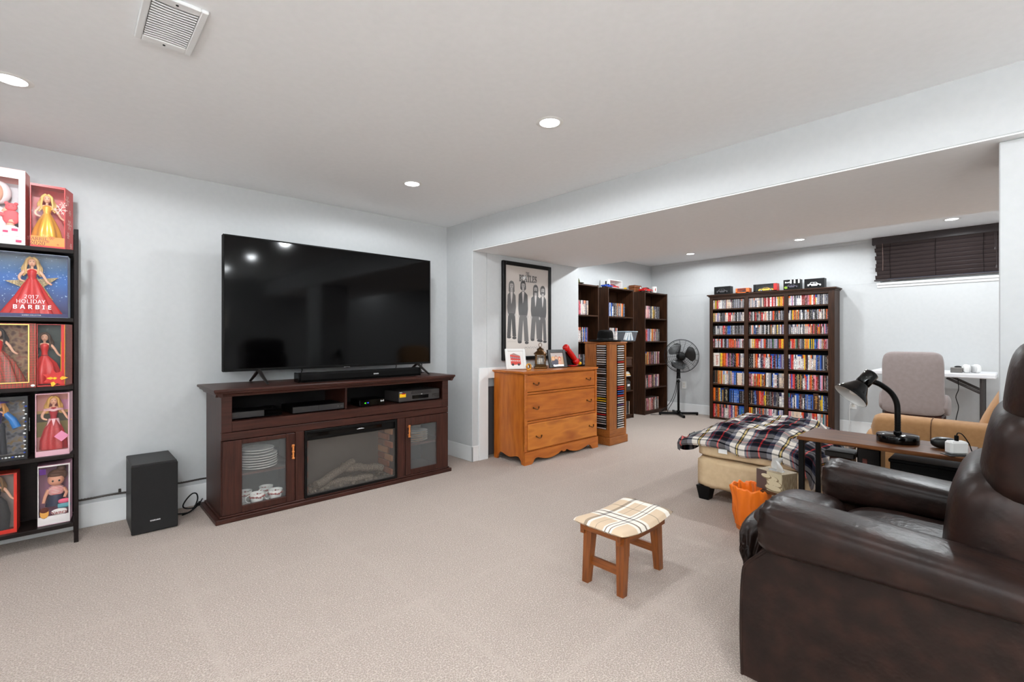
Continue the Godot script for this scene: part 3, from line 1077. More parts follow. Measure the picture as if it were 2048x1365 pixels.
	b.box(1.993, 2.05, 0.683, 0.712, 3.4585, 3.4605, 0)
	part("sticker", b, M.yellow, o, "yellow and red sticker")
	b = nb(o)
	b.box(2.012, 2.045, 0.707, 0.714, 3.4578, 3.4605, 0)
	part("sticker", b, M.red, o, "red strip of the sticker")
	b = nb(o)
	b.box(2.0, 2.02, 0.637, 0.645, 3.48, 3.68, 0.001)
	b.box(2.35, 2.37, 0.637, 0.645, 3.48, 3.68, 0.001)
	part("foot", b, M.black, o)
	letters("RCA", 0.011, M.letterwhite, o, V(2.005, 0.7225, 3.4582) - o.position, Basis(), false, 700)
	letters("VHS", 0.007, M.letterwhite, o, V(2.2, 0.698, 3.4562) - o.position, Basis(), false, 700)
	# plates and cups behind the glass
	var dish := func(c: Vector3, r: float, label: String, group: String, rim: Material) -> void:
		var p := thing("dinner_plate", label, "plate", c, group)
		var d := B.new()
		d.lathe(Vector3.ZERO, [Vector2(0, 0.001), Vector2(r * 0.55, 0), Vector2(r * 0.62, 0.003), Vector2(r * 0.985, 0.0135), Vector2(r * 0.985, 0.0155), Vector2(r * 0.6, 0.006), Vector2(0, 0.005)], 32)
		part("dish", d, M.porcelain, p)
		d = B.new()
		d.lathe(Vector3.ZERO, [Vector2(r * 0.982, 0.0128), Vector2(r, 0.0145), Vector2(r * 0.982, 0.0162)], 32)
		part("rim", d, rim, p)
	var nth := ["lowest", "second lowest", "third lowest", "fourth lowest", "fourth highest", "third highest", "second highest", "topmost"]
	for k in 8:
		dish.call(V(0.962 + 0.002 * sin(k * 2.0), 0.2865 + k * 0.0165, 3.58), 0.125 if k < 6 else 0.105, "%s white plate in the stack behind the left console door" % nth[k], "plates behind the left console door", M.porcelain)
	nth = ["lowest", "second lowest", "middle", "second highest", "topmost"]
	for k in 5:
		dish.call(V(2.20, 0.2865 + k * 0.0185, 3.57), 0.115, "%s gold-rimmed white plate behind the right console door" % nth[k], "plates behind the right console door", M.gold)
	var rosy := mat(Color(0.55, 0.18, 0.16), 0.3)
	var q4 := [[0.94, 3.50, "left front", -0.3], [0.89, 3.60, "left back", -0.3], [1.055, 3.50, "right front", -0.3], [1.03, 3.62, "right back", 0.4]]
	for q: Array in q4:
		o = thing("teacup", "white rose-banded cup, %s of the four behind the left console door" % q[2], "cup", V(q[0], 0.0425, q[1]), "cups behind the left console door", q[3])
		b = B.new()
		b.lathe(Vector3.ZERO, [Vector2(0, 0.002), Vector2(0.026, 0), Vector2(0.028, 0.006), Vector2(0.022, 0.012), Vector2(0.034, 0.03), Vector2(0.041, 0.06), Vector2(0.045, 0.088), Vector2(0.0425, 0.088), Vector2(0.038, 0.06), Vector2(0.03, 0.03), Vector2(0, 0.018)], 28)
		part("bowl", b, M.porcelain, o)
		b = B.new()
		for k in 12:
			var a := TAU * k / 12
			for s: Array in [[0.0, 0.0075], [0.26, 0.005]]:
				b.pillow(Vector3(cos(a + s[0]) * 0.0425, 0.066 + 0.003 * sin(k * 2.2), sin(a + s[0]) * 0.0425), Vector3.ONE * s[1], 2.0, Basis(), 6, 4)
		part("rose_band", b, rosy, o)
		b = B.new()
		var pts := []
		for k in 9:
			var a := -PI / 2 + PI * k / 8
			pts.append(Vector3(-0.040 - 0.028 * cos(a), 0.05 + 0.026 * sin(a), 0))
		b.tube(pts, 0.0042, 8)
		part("handle", b, M.porcelain, o)


func speaker() -> void:
	var o := thing("subwoofer", "tall black box subwoofer on the carpet left of the console", "speaker", V(0.40, 0, 3.75))
	var b := nb(o)
	b.box(0.285, 0.508, 0.006, 0.415, 3.585, 3.92, 0.004)
	part("cabinet", b, mat(Color(0.10, 0.09, 0.088), 0.5), o)
	b = nb(o)
	b.box(0.283, 0.510, 0.006, 0.408, 3.568, 3.586, 0.004)
	part("grille", b, mat(Color(0.065, 0.058, 0.058), 0.85), o)
	for q: Array in [[0.30, 3.60], [0.49, 3.60], [0.30, 3.90], [0.49, 3.90]]:
		b = nb(o)
		b.cyl(V(q[0], 0, q[1]), 0.012, 0.007, 12)
		part("foot", b, M.black, o)
	letters("SAMSUNG", 0.0105, M.letterwhite, o, V(0.397, 0.072, 3.5672) - o.position, Basis(), false, 700)
	# its looped cord
	var c := thing("speaker_cord", "black looped power cord on the carpet between the subwoofer and the console", "cord", V(0.6, 0, 3.80))
	b = nb(c)
	var pts := [V(0.505, 0.03, 3.80), V(0.53, 0.012, 3.80), V(0.57, 0.006, 3.79), V(0.61, 0.006, 3.80), V(0.64, 0.03, 3.82), V(0.66, 0.07, 3.84), V(0.655, 0.105, 3.85), V(0.63, 0.11, 3.85), V(0.595, 0.08, 3.84), V(0.575, 0.045, 3.83), V(0.59, 0.03, 3.81), V(0.63, 0.028, 3.80), V(0.665, 0.04, 3.82), V(0.685, 0.05, 3.86), V(0.70, 0.045, 3.91)]
	b.tube(smooth(pts, 5), 0.0045, 8)
	part("wire", b, M.black, c)
	b = nb(c)
	b.tube(smooth([V(0.56, 0.006, 3.76), V(0.60, 0.012, 3.775), V(0.645, 0.035, 3.79), V(0.665, 0.06, 3.81)], 5), 0.0045, 8)
	b.cbox(V(0.655, 0.045, 3.80), Vector3(0.012, 0.01, 0.012), 0.004)
	part("cord_end", b, M.black, c)


func smooth(p: Array, k: int) -> Array:
	var out := []
	for i in p.size() - 1:
		var a: Vector3 = p[maxi(i - 1, 0)]
		var d: Vector3 = p[mini(i + 2, p.size() - 1)]
		for j in k:
			out.append((p[i] as Vector3).cubic_interpolate(p[i + 1], a, d, float(j) / k))
	out.append(p[p.size() - 1])
	return out


func doll_shelf() -> void:
	var o := thing("display_shelf", "tall dark espresso open-sided shelf of boxed dolls at the left edge", "shelf", V(-0.32, 0, 3.81))
	var b: B
	for x: Array in [[0.036, 0.056], [-0.70, -0.68]]:
		for d: Array in [[3.69, 3.725], [3.89, 3.925]]:
			b = nb(o)
			b.box(x[0], x[1], 0, 1.795, d[0], d[1], 0.002)
			part("post", b, M.shelfblack, o)
	for y: float in [1.675, 1.285, 0.899, 0.509, 0.117]:
		b = nb(o)
		b.box(-0.68, 0.036, y - 0.022, y, 3.692, 3.915, 0.002)
		part("shelf_board", b, M.shelfblack, o)
	b = nb(o)
	b.box(-0.68, 0.036, 0.117, 1.675, 3.916, 3.922, 0)
	part("back_panel", b, M.shelfblack, o)
	var pink := mat(Color(0.93, 0.66, 0.62), 0.4)
	var red := mat(Color(0.70, 0.06, 0.05), 0.35)
	var red2 := mat(Color(0.80, 0.10, 0.07), 0.35)
	var green := mat(Color(0.05, 0.16, 0.10), 0.4)
	var white := mat(Color(0.93, 0.90, 0.89), 0.4)
	var plum := mat(Color(0.16, 0.15, 0.36), 0.4)
	var rose := mat(Color(0.90, 0.70, 0.74), 0.4)
	var night := mat(Color(0.05, 0.045, 0.05), 0.35)
	var i: Image
	# 1 baby doll in a white and pink box
	var bx := doll_box("white and pink boxed baby doll on top of the shelf, at the left edge", -0.46, -0.160, -0.146, 1.675, 2.09, 3.735, 3.85, pink, [0.035, 0.025, 0.05, 0.10], white)
	b = nb(bx)
	b.box(-0.44, -0.165, 1.695, 2.03, 3.836, 3.842, 0)
	part("backing_card", b, mat(Color(0.86, 0.84, 0.85), 0.6), bx)
	b = nb(bx)
	b.t = b.t * Transform3D(Basis(), V(-0.215, 1.725, 3.7335))
	var arc := PackedVector2Array()
	for k in 13:
		arc.append(Vector2(0.052 * cos(PI * k / 12), 0.058 * sin(PI * k / 12)))
	b.prism(arc, -0.0005, 0.001)
	part("label_arch", b, white, bx)
	letters("ogille", 0.036, mat(Color(0.86, 0.70, 0.72), 0.5), bx, V(-0.30, 1.70, 3.7335) - bx.position, Basis(), true)
	for q: Array in [[-0.235, 1.748, 0.010], [-0.20, 1.76, 0.012], [-0.185, 1.70, 0.011]]:
		b = nb(bx)
		b.t = b.t * Transform3D(Basis(), V(q[0], q[1], 3.7325))
		b.cbox(Vector3.ZERO, Vector3(q[2], q[2] * 0.6, 0.0006), 0.0004)
		part("sticker", b, mat(Color(0.80, 0.24, 0.42), 0.5), bx)
	var d := thing("baby_doll", "large baby doll in a pale romper with a pink toy bear, topmost left box", "doll", V(-0.30, 1.70, 3.785))
	b = B.new()
	b.pillow(Vector3(0, 0.26, 0), Vector3(0.06, 0.062, 0.042), 2.2)
	b.tube([Vector3(0.06, 0.17, 0.01), Vector3(0.09, 0.15, 0.02), Vector3(0.085, 0.10, 0.028)], 0.022, 10, 0.017)
	b.pillow(Vector3(0.083, 0.085, 0.028), Vector3.ONE * 0.018, 2.0, Basis(), 12, 8)
	part("body", b, mat(Color(0.90, 0.68, 0.57), 0.5), d)
	b = B.new()
	b.pillow(Vector3(0, 0.1, -0.005), Vector3(0.085, 0.095, 0.04), 2.6)
	b.pillow(Vector3(0.02, 0.265, -0.014), Vector3(0.066, 0.066, 0.036), 2.2)
	part("romper", b, mat(Color(0.93, 0.86, 0.86), 0.8), d)
	b = B.new()
	for s: float in [-1.0, 1.0]:
		b.pillow(Vector3(0.022 * s, 0.265, 0.045), Vector3(0.006, 0.008, 0.003), 2.0, Basis(), 10, 6)
	part("eyes", b, M.letterdark, d)
	var bear := thing("toy_bear", "small pink plush bear in front of the baby doll in its box", "plush toy", V(-0.214, 1.785, 3.756))
	b = B.new()
	b.pillow(Vector3(0, 0.045, 0), Vector3(0.034, 0.04, 0.014), 2.3)
	b.pillow(Vector3(0, 0.1, 0.002), Vector3(0.024, 0.022, 0.013), 2.2)
	for s: float in [-1.0, 1.0]:
		b.pillow(Vector3(0.018 * s, 0.12, 0), Vector3(0.009, 0.009, 0.005), 2.0, Basis(), 12, 8)
		b.pillow(Vector3(0.033 * s, 0.055, 0.004), Vector3(0.016, 0.011, 0.009), 2.0, Basis(Vector3(0, 0, 1), 0.5 * s), 12, 8)
	part("body", b, mat(Color(0.90, 0.36, 0.38), 0.6), bear)
	b = B.new()
	for s: float in [-0.008, 0.008]:
		b.pillow(Vector3(s, 0.104, 0.0145), Vector3(0.002, 0.002, 0.0015), 2.0, Basis(), 6, 4)
	part("eyes", b, M.letterdark, bear)
	# 2 gold gown
	bx = doll_box("red snowflake boxed doll in a gold gown on top of the doll shelf", -0.141, 0.0, 0.034, 1.675, 2.03, 3.73, 3.85, red2, [0.003, 0.004, 0.012, 0.014], red2)
	b = nb(bx)
	b.box(-0.138, -0.003, 1.689, 1.74, 3.7285, 3.7302, 0)
	part("title_card", b, mat(Color(0.86, 0.55, 0.16), 0.35), bx)
	letters("BARBIE", 0.022, mat(Color(0.45, 0.10, 0.05), 0.5), bx, V(-0.112, 1.724, 3.728) - bx.position, Basis(), true)
	letters("2020", 0.028, mat(Color(0.45, 0.10, 0.05), 0.5), bx, V(-0.112, 1.70, 3.728) - bx.position, Basis(), true)
	for q: Array in [[-0.055, 1.735, 0.012], [-0.072, 1.712, 0.009], [-0.03, 1.70, 0.006], [-0.02, 1.90, 0.03], [-0.008, 1.93, 0.018]]:
		snowflake(bx, V(q[0], q[1], 3.728), q[2], mat(Color(0.62, 0.10, 0.05), 0.5) if q[1] < 1.8 else mat(Color(0.95, 0.80, 0.76), 0.5), Basis())
	var slant := Basis(Vector3.UP, atan2(0.12, 0.034))
	for q: Array in [[0.25, 1.965, 0.034], [0.55, 1.90, 0.022], [0.5, 1.83, 0.036], [0.35, 1.765, 0.024], [0.7, 1.71, 0.02]]:
		snowflake(bx, V(0.0011 + 0.034 * q[0], q[1], 3.7298 + 0.12 * q[0]), q[2] * 0.9, mat(Color(0.93, 0.72, 0.68), 0.5), slant)
	var goldm := mat(Color(0.95, 0.70, 0.22), 0.25, 0.35)
	doll("blonde doll in a shiny gold gown in the red box on top", V(-0.075, 1.69, 3.79), 0.30, Color(0.90, 0.74, 0.42), goldm, goldm, [Vector2(0.058, 0.02), Vector2(0.062, 0.05), Vector2(0.052, 0.1), Vector2(0.034, 0.15), Vector2(0.015, 0.19)], 7, 0.85)
	# 3 wide blue box
	bx = doll_box("wide blue starry boxed doll in a red gown, second shelf from the top", -0.29, 0.012, 0.022, 1.285, 1.64, 3.722, 3.84, mat(Color(0.55, 0.60, 0.68), 0.3), [0.002, 0.002, 0.004, 0.022], plum)
	i = img(192, 224, Color(0.10, 0.34, 0.66))
	for y in 224:
		var f := y / 224.0
		var c := Color(0.50, 0.55, 0.62).lerp(Color(0.07, 0.38, 0.70), clampf(f * 3.0, 0, 1)).lerp(Color(0.20, 0.19, 0.42), clampf(f * 2.0 - 0.9, 0, 1))
		i.fill_rect(Rect2i(0, y, 192, 1), c)
	for k in 220:
		var s := 1 + (rng.randi() % 3)
		i.fill_rect(Rect2i(rng.randi() % 190, rng.randi() % 190, s, s), Color(0.75, 0.85, 0.95))
	b = nb(bx)
	b.t = b.t * Transform3D(Basis(), V(0, 0, 3.832))
	print_face(b, -0.285, 0.01, 1.31, 1.635, 0)
	part("backing_card", b, pic(i), bx)
	letters("2017", 0.026, M.letterwhite, bx, V(-0.135, 1.398, 3.7205) - bx.position)
	letters("HOLIDAY", 0.028, M.letterwhite, bx, V(-0.138, 1.372, 3.7205) - bx.position)
	letters("B A R B I E", 0.032, M.letterwhite, bx, V(-0.132, 1.342, 3.7205) - bx.position, Basis(), false, 700)
	letters("BARBIE COLLECTOR", 0.0085, M.letterwhite, bx, V(-0.135, 1.297, 3.7205) - bx.position)
	var glit := mat(Color(0.78, 0.06, 0.05), 0.3)
	doll("blonde doll in a flared red gown with a gold star behind her", V(-0.135, 1.305, 3.785), 0.32, Color(0.82, 0.66, 0.42), glit, glit, [Vector2(0.105, 0.0), Vector2(0.085, 0.045), Vector2(0.058, 0.10), Vector2(0.034, 0.155), Vector2(0.015, 0.19)], 9, 0.45)
	var st := thing("gold_star", "large glittering gold five-pointed star behind the red gowned doll", "ornament", V(-0.13, 1.47, 3.818))
	b = B.new()
	var sp := PackedVector2Array()
	for k in 10:
		var a := PI / 2 + 0.15 + TAU * k / 10
		sp.append(Vector2(cos(a), sin(a)) * (0.115 if k % 2 == 0 else 0.042))
	b.prism(sp, -0.004, 0.004)
	part("star", b, tri_mat(noise(51, 0.12, [Color(0.45, 0.32, 0.10), Color(0.95, 0.86, 0.55)], FastNoiseLite.TYPE_CELLULAR, 1, 256), Vector3.ONE * 5.0, 0.3), st)
	# 4 plaid framed box
	i = img(128, 128, Color(0.62, 0.14, 0.10))
	for k in 8:
		for w: Array in [[0, Color(0.45, 0.30, 0.16)], [7, Color(0.20, 0.26, 0.12)], [11, Color(0.80, 0.12, 0.10)]]:
			i.fill_rect(Rect2i(k * 16 + w[0], 0, 3, 128), w[1])
			i.fill_rect(Rect2i(0, k * 16 + w[0], 128, 2), w[1])
	var plaidm := pic(i, 0.4)
	plaidm.uv1_triplanar = true
	plaidm.uv1_scale = Vector3.ONE * 9.0
	bx = doll_box("plaid and gold framed box with a red gowned doll on the third shelf", -0.43, -0.117, -0.117, 0.899, 1.252, 3.722, 3.84, plaidm, [0.03, 0.026, 0.004, 0.026], plaidm)
	b = nb(bx)
	for q: Array in [[-0.40, -0.143, 0.925, 0.931], [-0.149, -0.143, 0.931, 1.246], [-0.40, -0.143, 1.242, 1.248]]:
		b.box(q[0], q[1], q[2], q[3], 3.718, 3.723, 0.001)
	part("gold_border", b, mat(Color(0.93, 0.78, 0.45), 0.35, 0.5), bx)
	b = nb(bx)
	b.box(-0.41, -0.13, 0.905, 1.245, 3.83, 3.836, 0)
	part("backing_card", b, tri_mat(noise(52, 0.03, [Color(0.30, 0.16, 0.13), Color(0.66, 0.52, 0.38), Color(0.45, 0.20, 0.12)], FastNoiseLite.TYPE_CELLULAR, 2, 256), Vector3.ONE * 4.0, 0.6), bx)
	b = nb(bx)
	b.t = b.t * Transform3D(Basis(), V(-0.13, 0.909, 3.7205))
	b.pillow(Vector3.ZERO, Vector3(0.009, 0.007, 0.001), 2.0, Basis(), 16, 6)
	part("seal", b, M.white, bx)
	doll("dark haired doll in a red tulle and plaid gown, third shelf left", V(-0.265, 0.925, 3.785), 0.30, Color(0.14, 0.09, 0.07), red2, plaidm, [Vector2(0.10, 0.0), Vector2(0.085, 0.05), Vector2(0.06, 0.12), Vector2(0.015, 0.18)], 9, 0.42)
	# 5 poinsettia box
	bx = doll_box("dark green box with red side and poinsettia, third shelf right", -0.114, -0.001, 0.031, 0.899, 1.25, 3.722, 3.84, tri_mat(noise(53, 0.06, [Color(0.42, 0.10, 0.07), Color(0.66, 0.30, 0.20)], FastNoiseLite.TYPE_CELLULAR, 1, 256), Vector3.ONE * 6.0, 0.4), [0.002, 0.016, 0.004, 0.008], red2)
	b = nb(bx)
	b.box(-0.11, 0.015, 0.905, 1.245, 3.83, 3.836, 0)
	part("backing_card", b, green, bx)
	b = nb(bx)
	b.box(-0.0185, -0.016, 0.907, 1.15, 3.719, 3.723, 0.0005)
	b.box(-0.003, -0.0005, 0.907, 1.246, 3.719, 3.723, 0.0005)
	part("gold_border", b, M.gold, bx)
	var fl := thing("poinsettia", "red and gold poinsettia flower print standing at the front of the green doll box", "ornament", V(-0.042, 0.945, 3.7135))
	for k in 14:
		b = B.new()
		var a := TAU * k / 7 + (0.4 if k >= 7 else 0.0)
		var L := 0.055 if k < 7 else 0.036
		b.t = Transform3D(Basis(Vector3(0, 0, 1), a), Vector3(0, 0, 0.001 if k < 7 else 0.003))
		b.prism(PackedVector2Array([Vector2(0.004, 0), Vector2(L * 0.45, L * 0.24), Vector2(L, 0), Vector2(L * 0.45, -L * 0.24)]), -0.001, 0.001)
		part("petal", b, red2 if k % 5 else M.gold, fl)
	b = B.new()
	b.pillow(Vector3(0, 0, 0.005), Vector3(0.008, 0.007, 0.003), 2.0, Basis(), 12, 6)
	part("flower_centre", b, M.yellow, fl)
	doll("brown haired doll in a red petal gown behind the poinsettia", V(-0.085, 0.912, 3.785), 0.29, Color(0.30, 0.19, 0.10), red2, red2, [Vector2(0.06, 0.0), Vector2(0.068, 0.06), Vector2(0.05, 0.12), Vector2(0.014, 0.165)], 8, 0.6)
	# 6 black box
	bx = doll_box("black studded box with a purple hatted doll, fourth shelf left", -0.42, -0.150, -0.141, 0.509, 0.853, 3.722, 3.83, night, [0.02, 0.012, 0.02, 0.03], night)
	b = nb(bx)
	b.box(-0.41, -0.155, 0.515, 0.845, 3.822, 3.827, 0)
	part("backing_card", b, tri_mat(noise(54, 0.03, [Color(0.22, 0.21, 0.22), Color(0.50, 0.48, 0.50), Color(0.55, 0.42, 0.22)], FastNoiseLite.TYPE_SIMPLEX, 2, 256), Vector3.ONE * 3.0, 0.6), bx)
	for k in 34:
		b = nb(bx)
		var p := V(-0.41 + 0.0127 * k, 0.526, 3.7212) if k < 20 else V(-0.161 + 0.004 * sin(k * 3.0), 0.545 + 0.021 * (k - 20), 3.7212)
		var r := 0.0028 + 0.0018 * absf(sin(k * 1.7))
		b.pillow(p, Vector3(r * 1.3, r, 0.0012), 2.0, Basis(), 8, 4)
		part("stud", b, M.letterwhite if k % 4 else M.blue, bx)
	letters("ELTON JOHN", 0.013, M.letterwhite, bx, V(-0.1458, 0.69, 3.7735) - bx.position + Vector3(0.0012, 0, 0), Basis(Vector3.UP, atan2(0.108, 0.009)) * Basis(Vector3(0, 0, 1), PI / 2))
	var dl := doll("doll with purple hat, bright blue sleeves and black trousers in the black box", V(-0.265, 0.535, 3.775), 0.30, Color(0.80, 0.55, 0.25), mat(Color(0.16, 0.10, 0.36), 0.4), mat(Color(0.08, 0.09, 0.13), 0.6), [], 0, 0.6)
	b = B.new()
	b.lathe(Vector3(0, 0.285, 0), [Vector2(0.044, 0.0), Vector2(0.042, 0.004), Vector2(0.026, 0.006), Vector2(0.025, 0.022), Vector2(0, 0.024)], 20)
	part("hat", b, mat(Color(0.32, 0.20, 0.62), 0.4), dl)
	b = B.new()
	b.tube([Vector3(0.028, 0.225, 0), Vector3(0.055, 0.19, 0.006), Vector3(0.072, 0.145, 0.01)], 0.014, 10, 0.019)
	b.tube([Vector3(-0.028, 0.225, 0), Vector3(-0.055, 0.19, 0.006), Vector3(-0.072, 0.145, 0.01)], 0.014, 10, 0.019)
	part("sleeves", b, mat(Color(0.05, 0.45, 0.75), 0.3), dl)
	# 7 pink box
	bx = doll_box("pale pink box with a doll in a pink and red dress, fourth shelf right", -0.121, 0.018, 0.032, 0.509, 0.86, 3.722, 3.83, rose, [0.004, 0.006, 0.005, 0.03], rose)
	i = img(96, 160, Color(0.93, 0.66, 0.60))
	i.fill_rect(Rect2i(0, 48, 96, 60), Color(0.86, 0.70, 0.45))
	i.fill_rect(Rect2i(0, 56, 96, 22), Color(0.35, 0.33, 0.22))
	i.fill_rect(Rect2i(0, 78, 96, 40), Color(0.60, 0.55, 0.30))
	i.fill_rect(Rect2i(62, 20, 30, 28), Color(0.90, 0.62, 0.75))
	b = nb(bx)
	b.t = b.t * Transform3D(Basis(), V(0, 0, 3.822))
	print_face(b, -0.118, 0.022, 0.515, 0.855, 0)
	part("backing_card", b, pic(i), bx)
	b = nb(bx)
	b.t = b.t * Transform3D(Basis(Vector3(0, 0, 1), PI / 4), V(-0.015, 0.615, 3.7205))
	b.cbox(Vector3.ZERO, Vector3(0.022, 0.022, 0.0006), 0)
	part("sticker", b, mat(Color(0.90, 0.55, 0.68), 0.5), bx)
	doll("long haired blonde doll in a pink and red dress in the pale pink box", V(-0.048, 0.54, 3.775), 0.30, Color(0.86, 0.66, 0.32), mat(Color(0.68, 0.08, 0.15), 0.5), tri_mat(noise(55, 0.14, [Color(0.62, 0.08, 0.10), Color(0.85, 0.26, 0.24)], FastNoiseLite.TYPE_CELLULAR, 1, 256), Vector3.ONE * 5.0, 0.4), [Vector2(0.056, 0.0), Vector2(0.054, 0.05), Vector2(0.04, 0.11), Vector2(0.014, 0.175)], 8, 0.7, mat(Color(0.92, 0.72, 0.74), 0.5))
	# 8 red framed box
	bx = doll_box("red framed box with a grey suited doll on the bottom shelf", -0.44, -0.191, -0.184, 0.117, 0.44, 3.722, 3.83, mat(Color(0.62, 0.20, 0.14), 0.35), [0.02, 0.012, 0.004, 0.022], mat(Color(0.80, 0.16, 0.10), 0.35))
	b = nb(bx)
	b.box(-0.43, -0.195, 0.123, 0.435, 3.822, 3.827, 0)
	part("backing_card", b, mat(Color(0.62, 0.54, 0.50), 0.6), bx)
	var gs := mat(Color(0.15, 0.14, 0.14), 0.8)
	doll("doll in a dark grey suit in the red framed box", V(-0.27, 0.135, 3.775), 0.29, Color(0.5, 0.36, 0.2), gs, gs, [Vector2(0.05, 0.0), Vector2(0.055, 0.08), Vector2(0.04, 0.15), Vector2(0.02, 0.18)], 0, 0.7)
	# 9 toddler doll
	bx = doll_box("pink box with a striped shirt toddler doll on the bottom shelf", -0.112, 0.020, 0.031, 0.117, 0.455, 3.735, 3.85, mat(Color(0.80, 0.58, 0.66), 0.35), [0.004, 0.006, 0.01, 0.05], white)
	b = nb(bx)
	b.box(-0.108, 0.02, 0.123, 0.445, 3.842, 3.846, 0)
	part("backing_card", b, mat(Color(0.72, 0.50, 0.60), 0.6), bx)
	b = nb(bx)
	b.t = b.t * Transform3D(Basis(), V(-0.025, 0.185, 3.7335))
	b.pillow(Vector3.ZERO, Vector3(0.034, 0.017, 0.001), 2.2, Basis(), 20, 6)
	part("name_oval", b, white, bx)
	letters("Nancy", 0.022, mat(Color(0.60, 0.22, 0.20), 0.5), bx, V(-0.025, 0.18, 3.7315) - bx.position, Basis(), true, 700)
	b = nb(bx)
	b.t = b.t * Transform3D(Basis(), V(-0.092, 0.42, 3.7335))
	b.cbox(Vector3.ZERO, Vector3(0.013, 0.016, 0.0008), 0)
	part("corner_label", b, mat(Color(0.38, 0.16, 0.50), 0.5), bx)
	b = nb(bx)
	b.t = b.t * Transform3D(Basis(), V(-0.085, 0.175, 3.7335))
	b.pillow(Vector3(0, 0.012, 0), Vector3(0.019, 0.03, 0.001), 2.0, Basis(), 16, 6)
	part("portrait_sticker", b, mat(Color(0.86, 0.62, 0.30), 0.5), bx)
	b = nb(bx)
	b.t = b.t * Transform3D(Basis(), V(-0.085, 0.205, 3.7322))
	b.pillow(Vector3.ZERO, Vector3(0.019, 0.016, 0.001), 2.0, Basis(), 16, 6)
	part("portrait_sticker", b, mat(Color(0.36, 0.14, 0.09), 0.5), bx)
	d = thing("toddler_doll", "big headed toddler doll with brown bun, striped shirt and navy skirt", "doll", V(-0.038, 0.17, 3.79))
	b = B.new()
	b.pillow(Vector3(0, 0.19, 0.0), Vector3(0.036, 0.037, 0.03), 2.2)
	b.tube([Vector3(-0.032, 0.135, 0.005), Vector3(-0.045, 0.10, 0.012), Vector3(-0.052, 0.065, 0.02)], 0.009, 8, 0.007)
	b.tube([Vector3(0.032, 0.135, 0.005), Vector3(0.045, 0.11, 0.016), Vector3(0.035, 0.085, 0.03)], 0.009, 8, 0.007)
	part("body", b, mat(Color(0.88, 0.62, 0.50), 0.5), d)
	b = B.new()
	b.pillow(Vector3(0.006, 0.212, -0.006), Vector3(0.042, 0.034, 0.028), 2.2)
	b.pillow(Vector3(0.022, 0.25, -0.006), Vector3(0.02, 0.018, 0.017), 2.2)
	b.pillow(Vector3(0, 0.218, 0.018), Vector3(0.032, 0.012, 0.014), 2.2)
	part("hair", b, mat(Color(0.36, 0.20, 0.10), 0.6), d)
	b = B.new()
	for s: float in [-0.013, 0.013]:
		b.pillow(Vector3(s, 0.185, 0.028), Vector3(0.005, 0.006, 0.003), 2.0, Basis(), 8, 5)
	part("eyes", b, M.letterdark, d)
	i = img(8, 32, Color(0.93, 0.86, 0.83))
	for k in 4:
		i.fill_rect(Rect2i(0, k * 8, 8, 4), Color(0.80, 0.30, 0.28))
	var stripes := pic(i)
	stripes.uv1_triplanar = true
	stripes.uv1_scale = Vector3.ONE * 30.0
	b = B.new()
	b.pillow(Vector3(0, 0.125, 0), Vector3(0.035, 0.03, 0.022), 2.6)
	part("striped_shirt", b, stripes, d)
	b = B.new()
	b.lathe(Vector3(0, 0.04, 0), [Vector2(0.046, 0), Vector2(0.04, 0.03), Vector2(0.03, 0.065)], 24, 0.6)
	part("skirt", b, mat(Color(0.07, 0.09, 0.22), 0.6), d)
	b = B.new()
	b.pillow(Vector3(0.034, 0.065, 0.03), Vector3(0.026, 0.013, 0.012), 2.5)
	part("toy_bowl", b, mat(Color(0.90, 0.35, 0.48), 0.5), d)
	b = B.new()
	b.pillow(Vector3(0.034, 0.04, 0.03), Vector3(0.028, 0.014, 0.012), 4.0)
	part("toy_case", b, mat(Color(0.35, 0.62, 0.66), 0.4), d)


func snowflake(parent: Node3D, at: Vector3, r: float, m: Material, turn: Basis) -> void:
	var b := B.new()
	b.t = Transform3D(turn, at - parent.position)
	for k in 6:
		var a := TAU * k / 6
		var t := b.t
		b.t = t * Transform3D(Basis(Vector3(0, 0, 1), a), Vector3.ZERO)
		b.cbox(Vector3(r / 2, 0, 0), Vector3(r / 2, r * 0.05, 0.0005), 0)
		for s: float in [-1.0, 1.0]:
			var t2 := b.t
			b.t = t2 * Transform3D(Basis(Vector3(0, 0, 1), s * 0.9), Vector3(r * 0.55, 0, 0))
			b.cbox(Vector3(r * 0.15, 0, 0), Vector3(r * 0.15, r * 0.045, 0.0005), 0)
			b.t = t2
		b.t = t
	part("snowflake", b, m, parent)


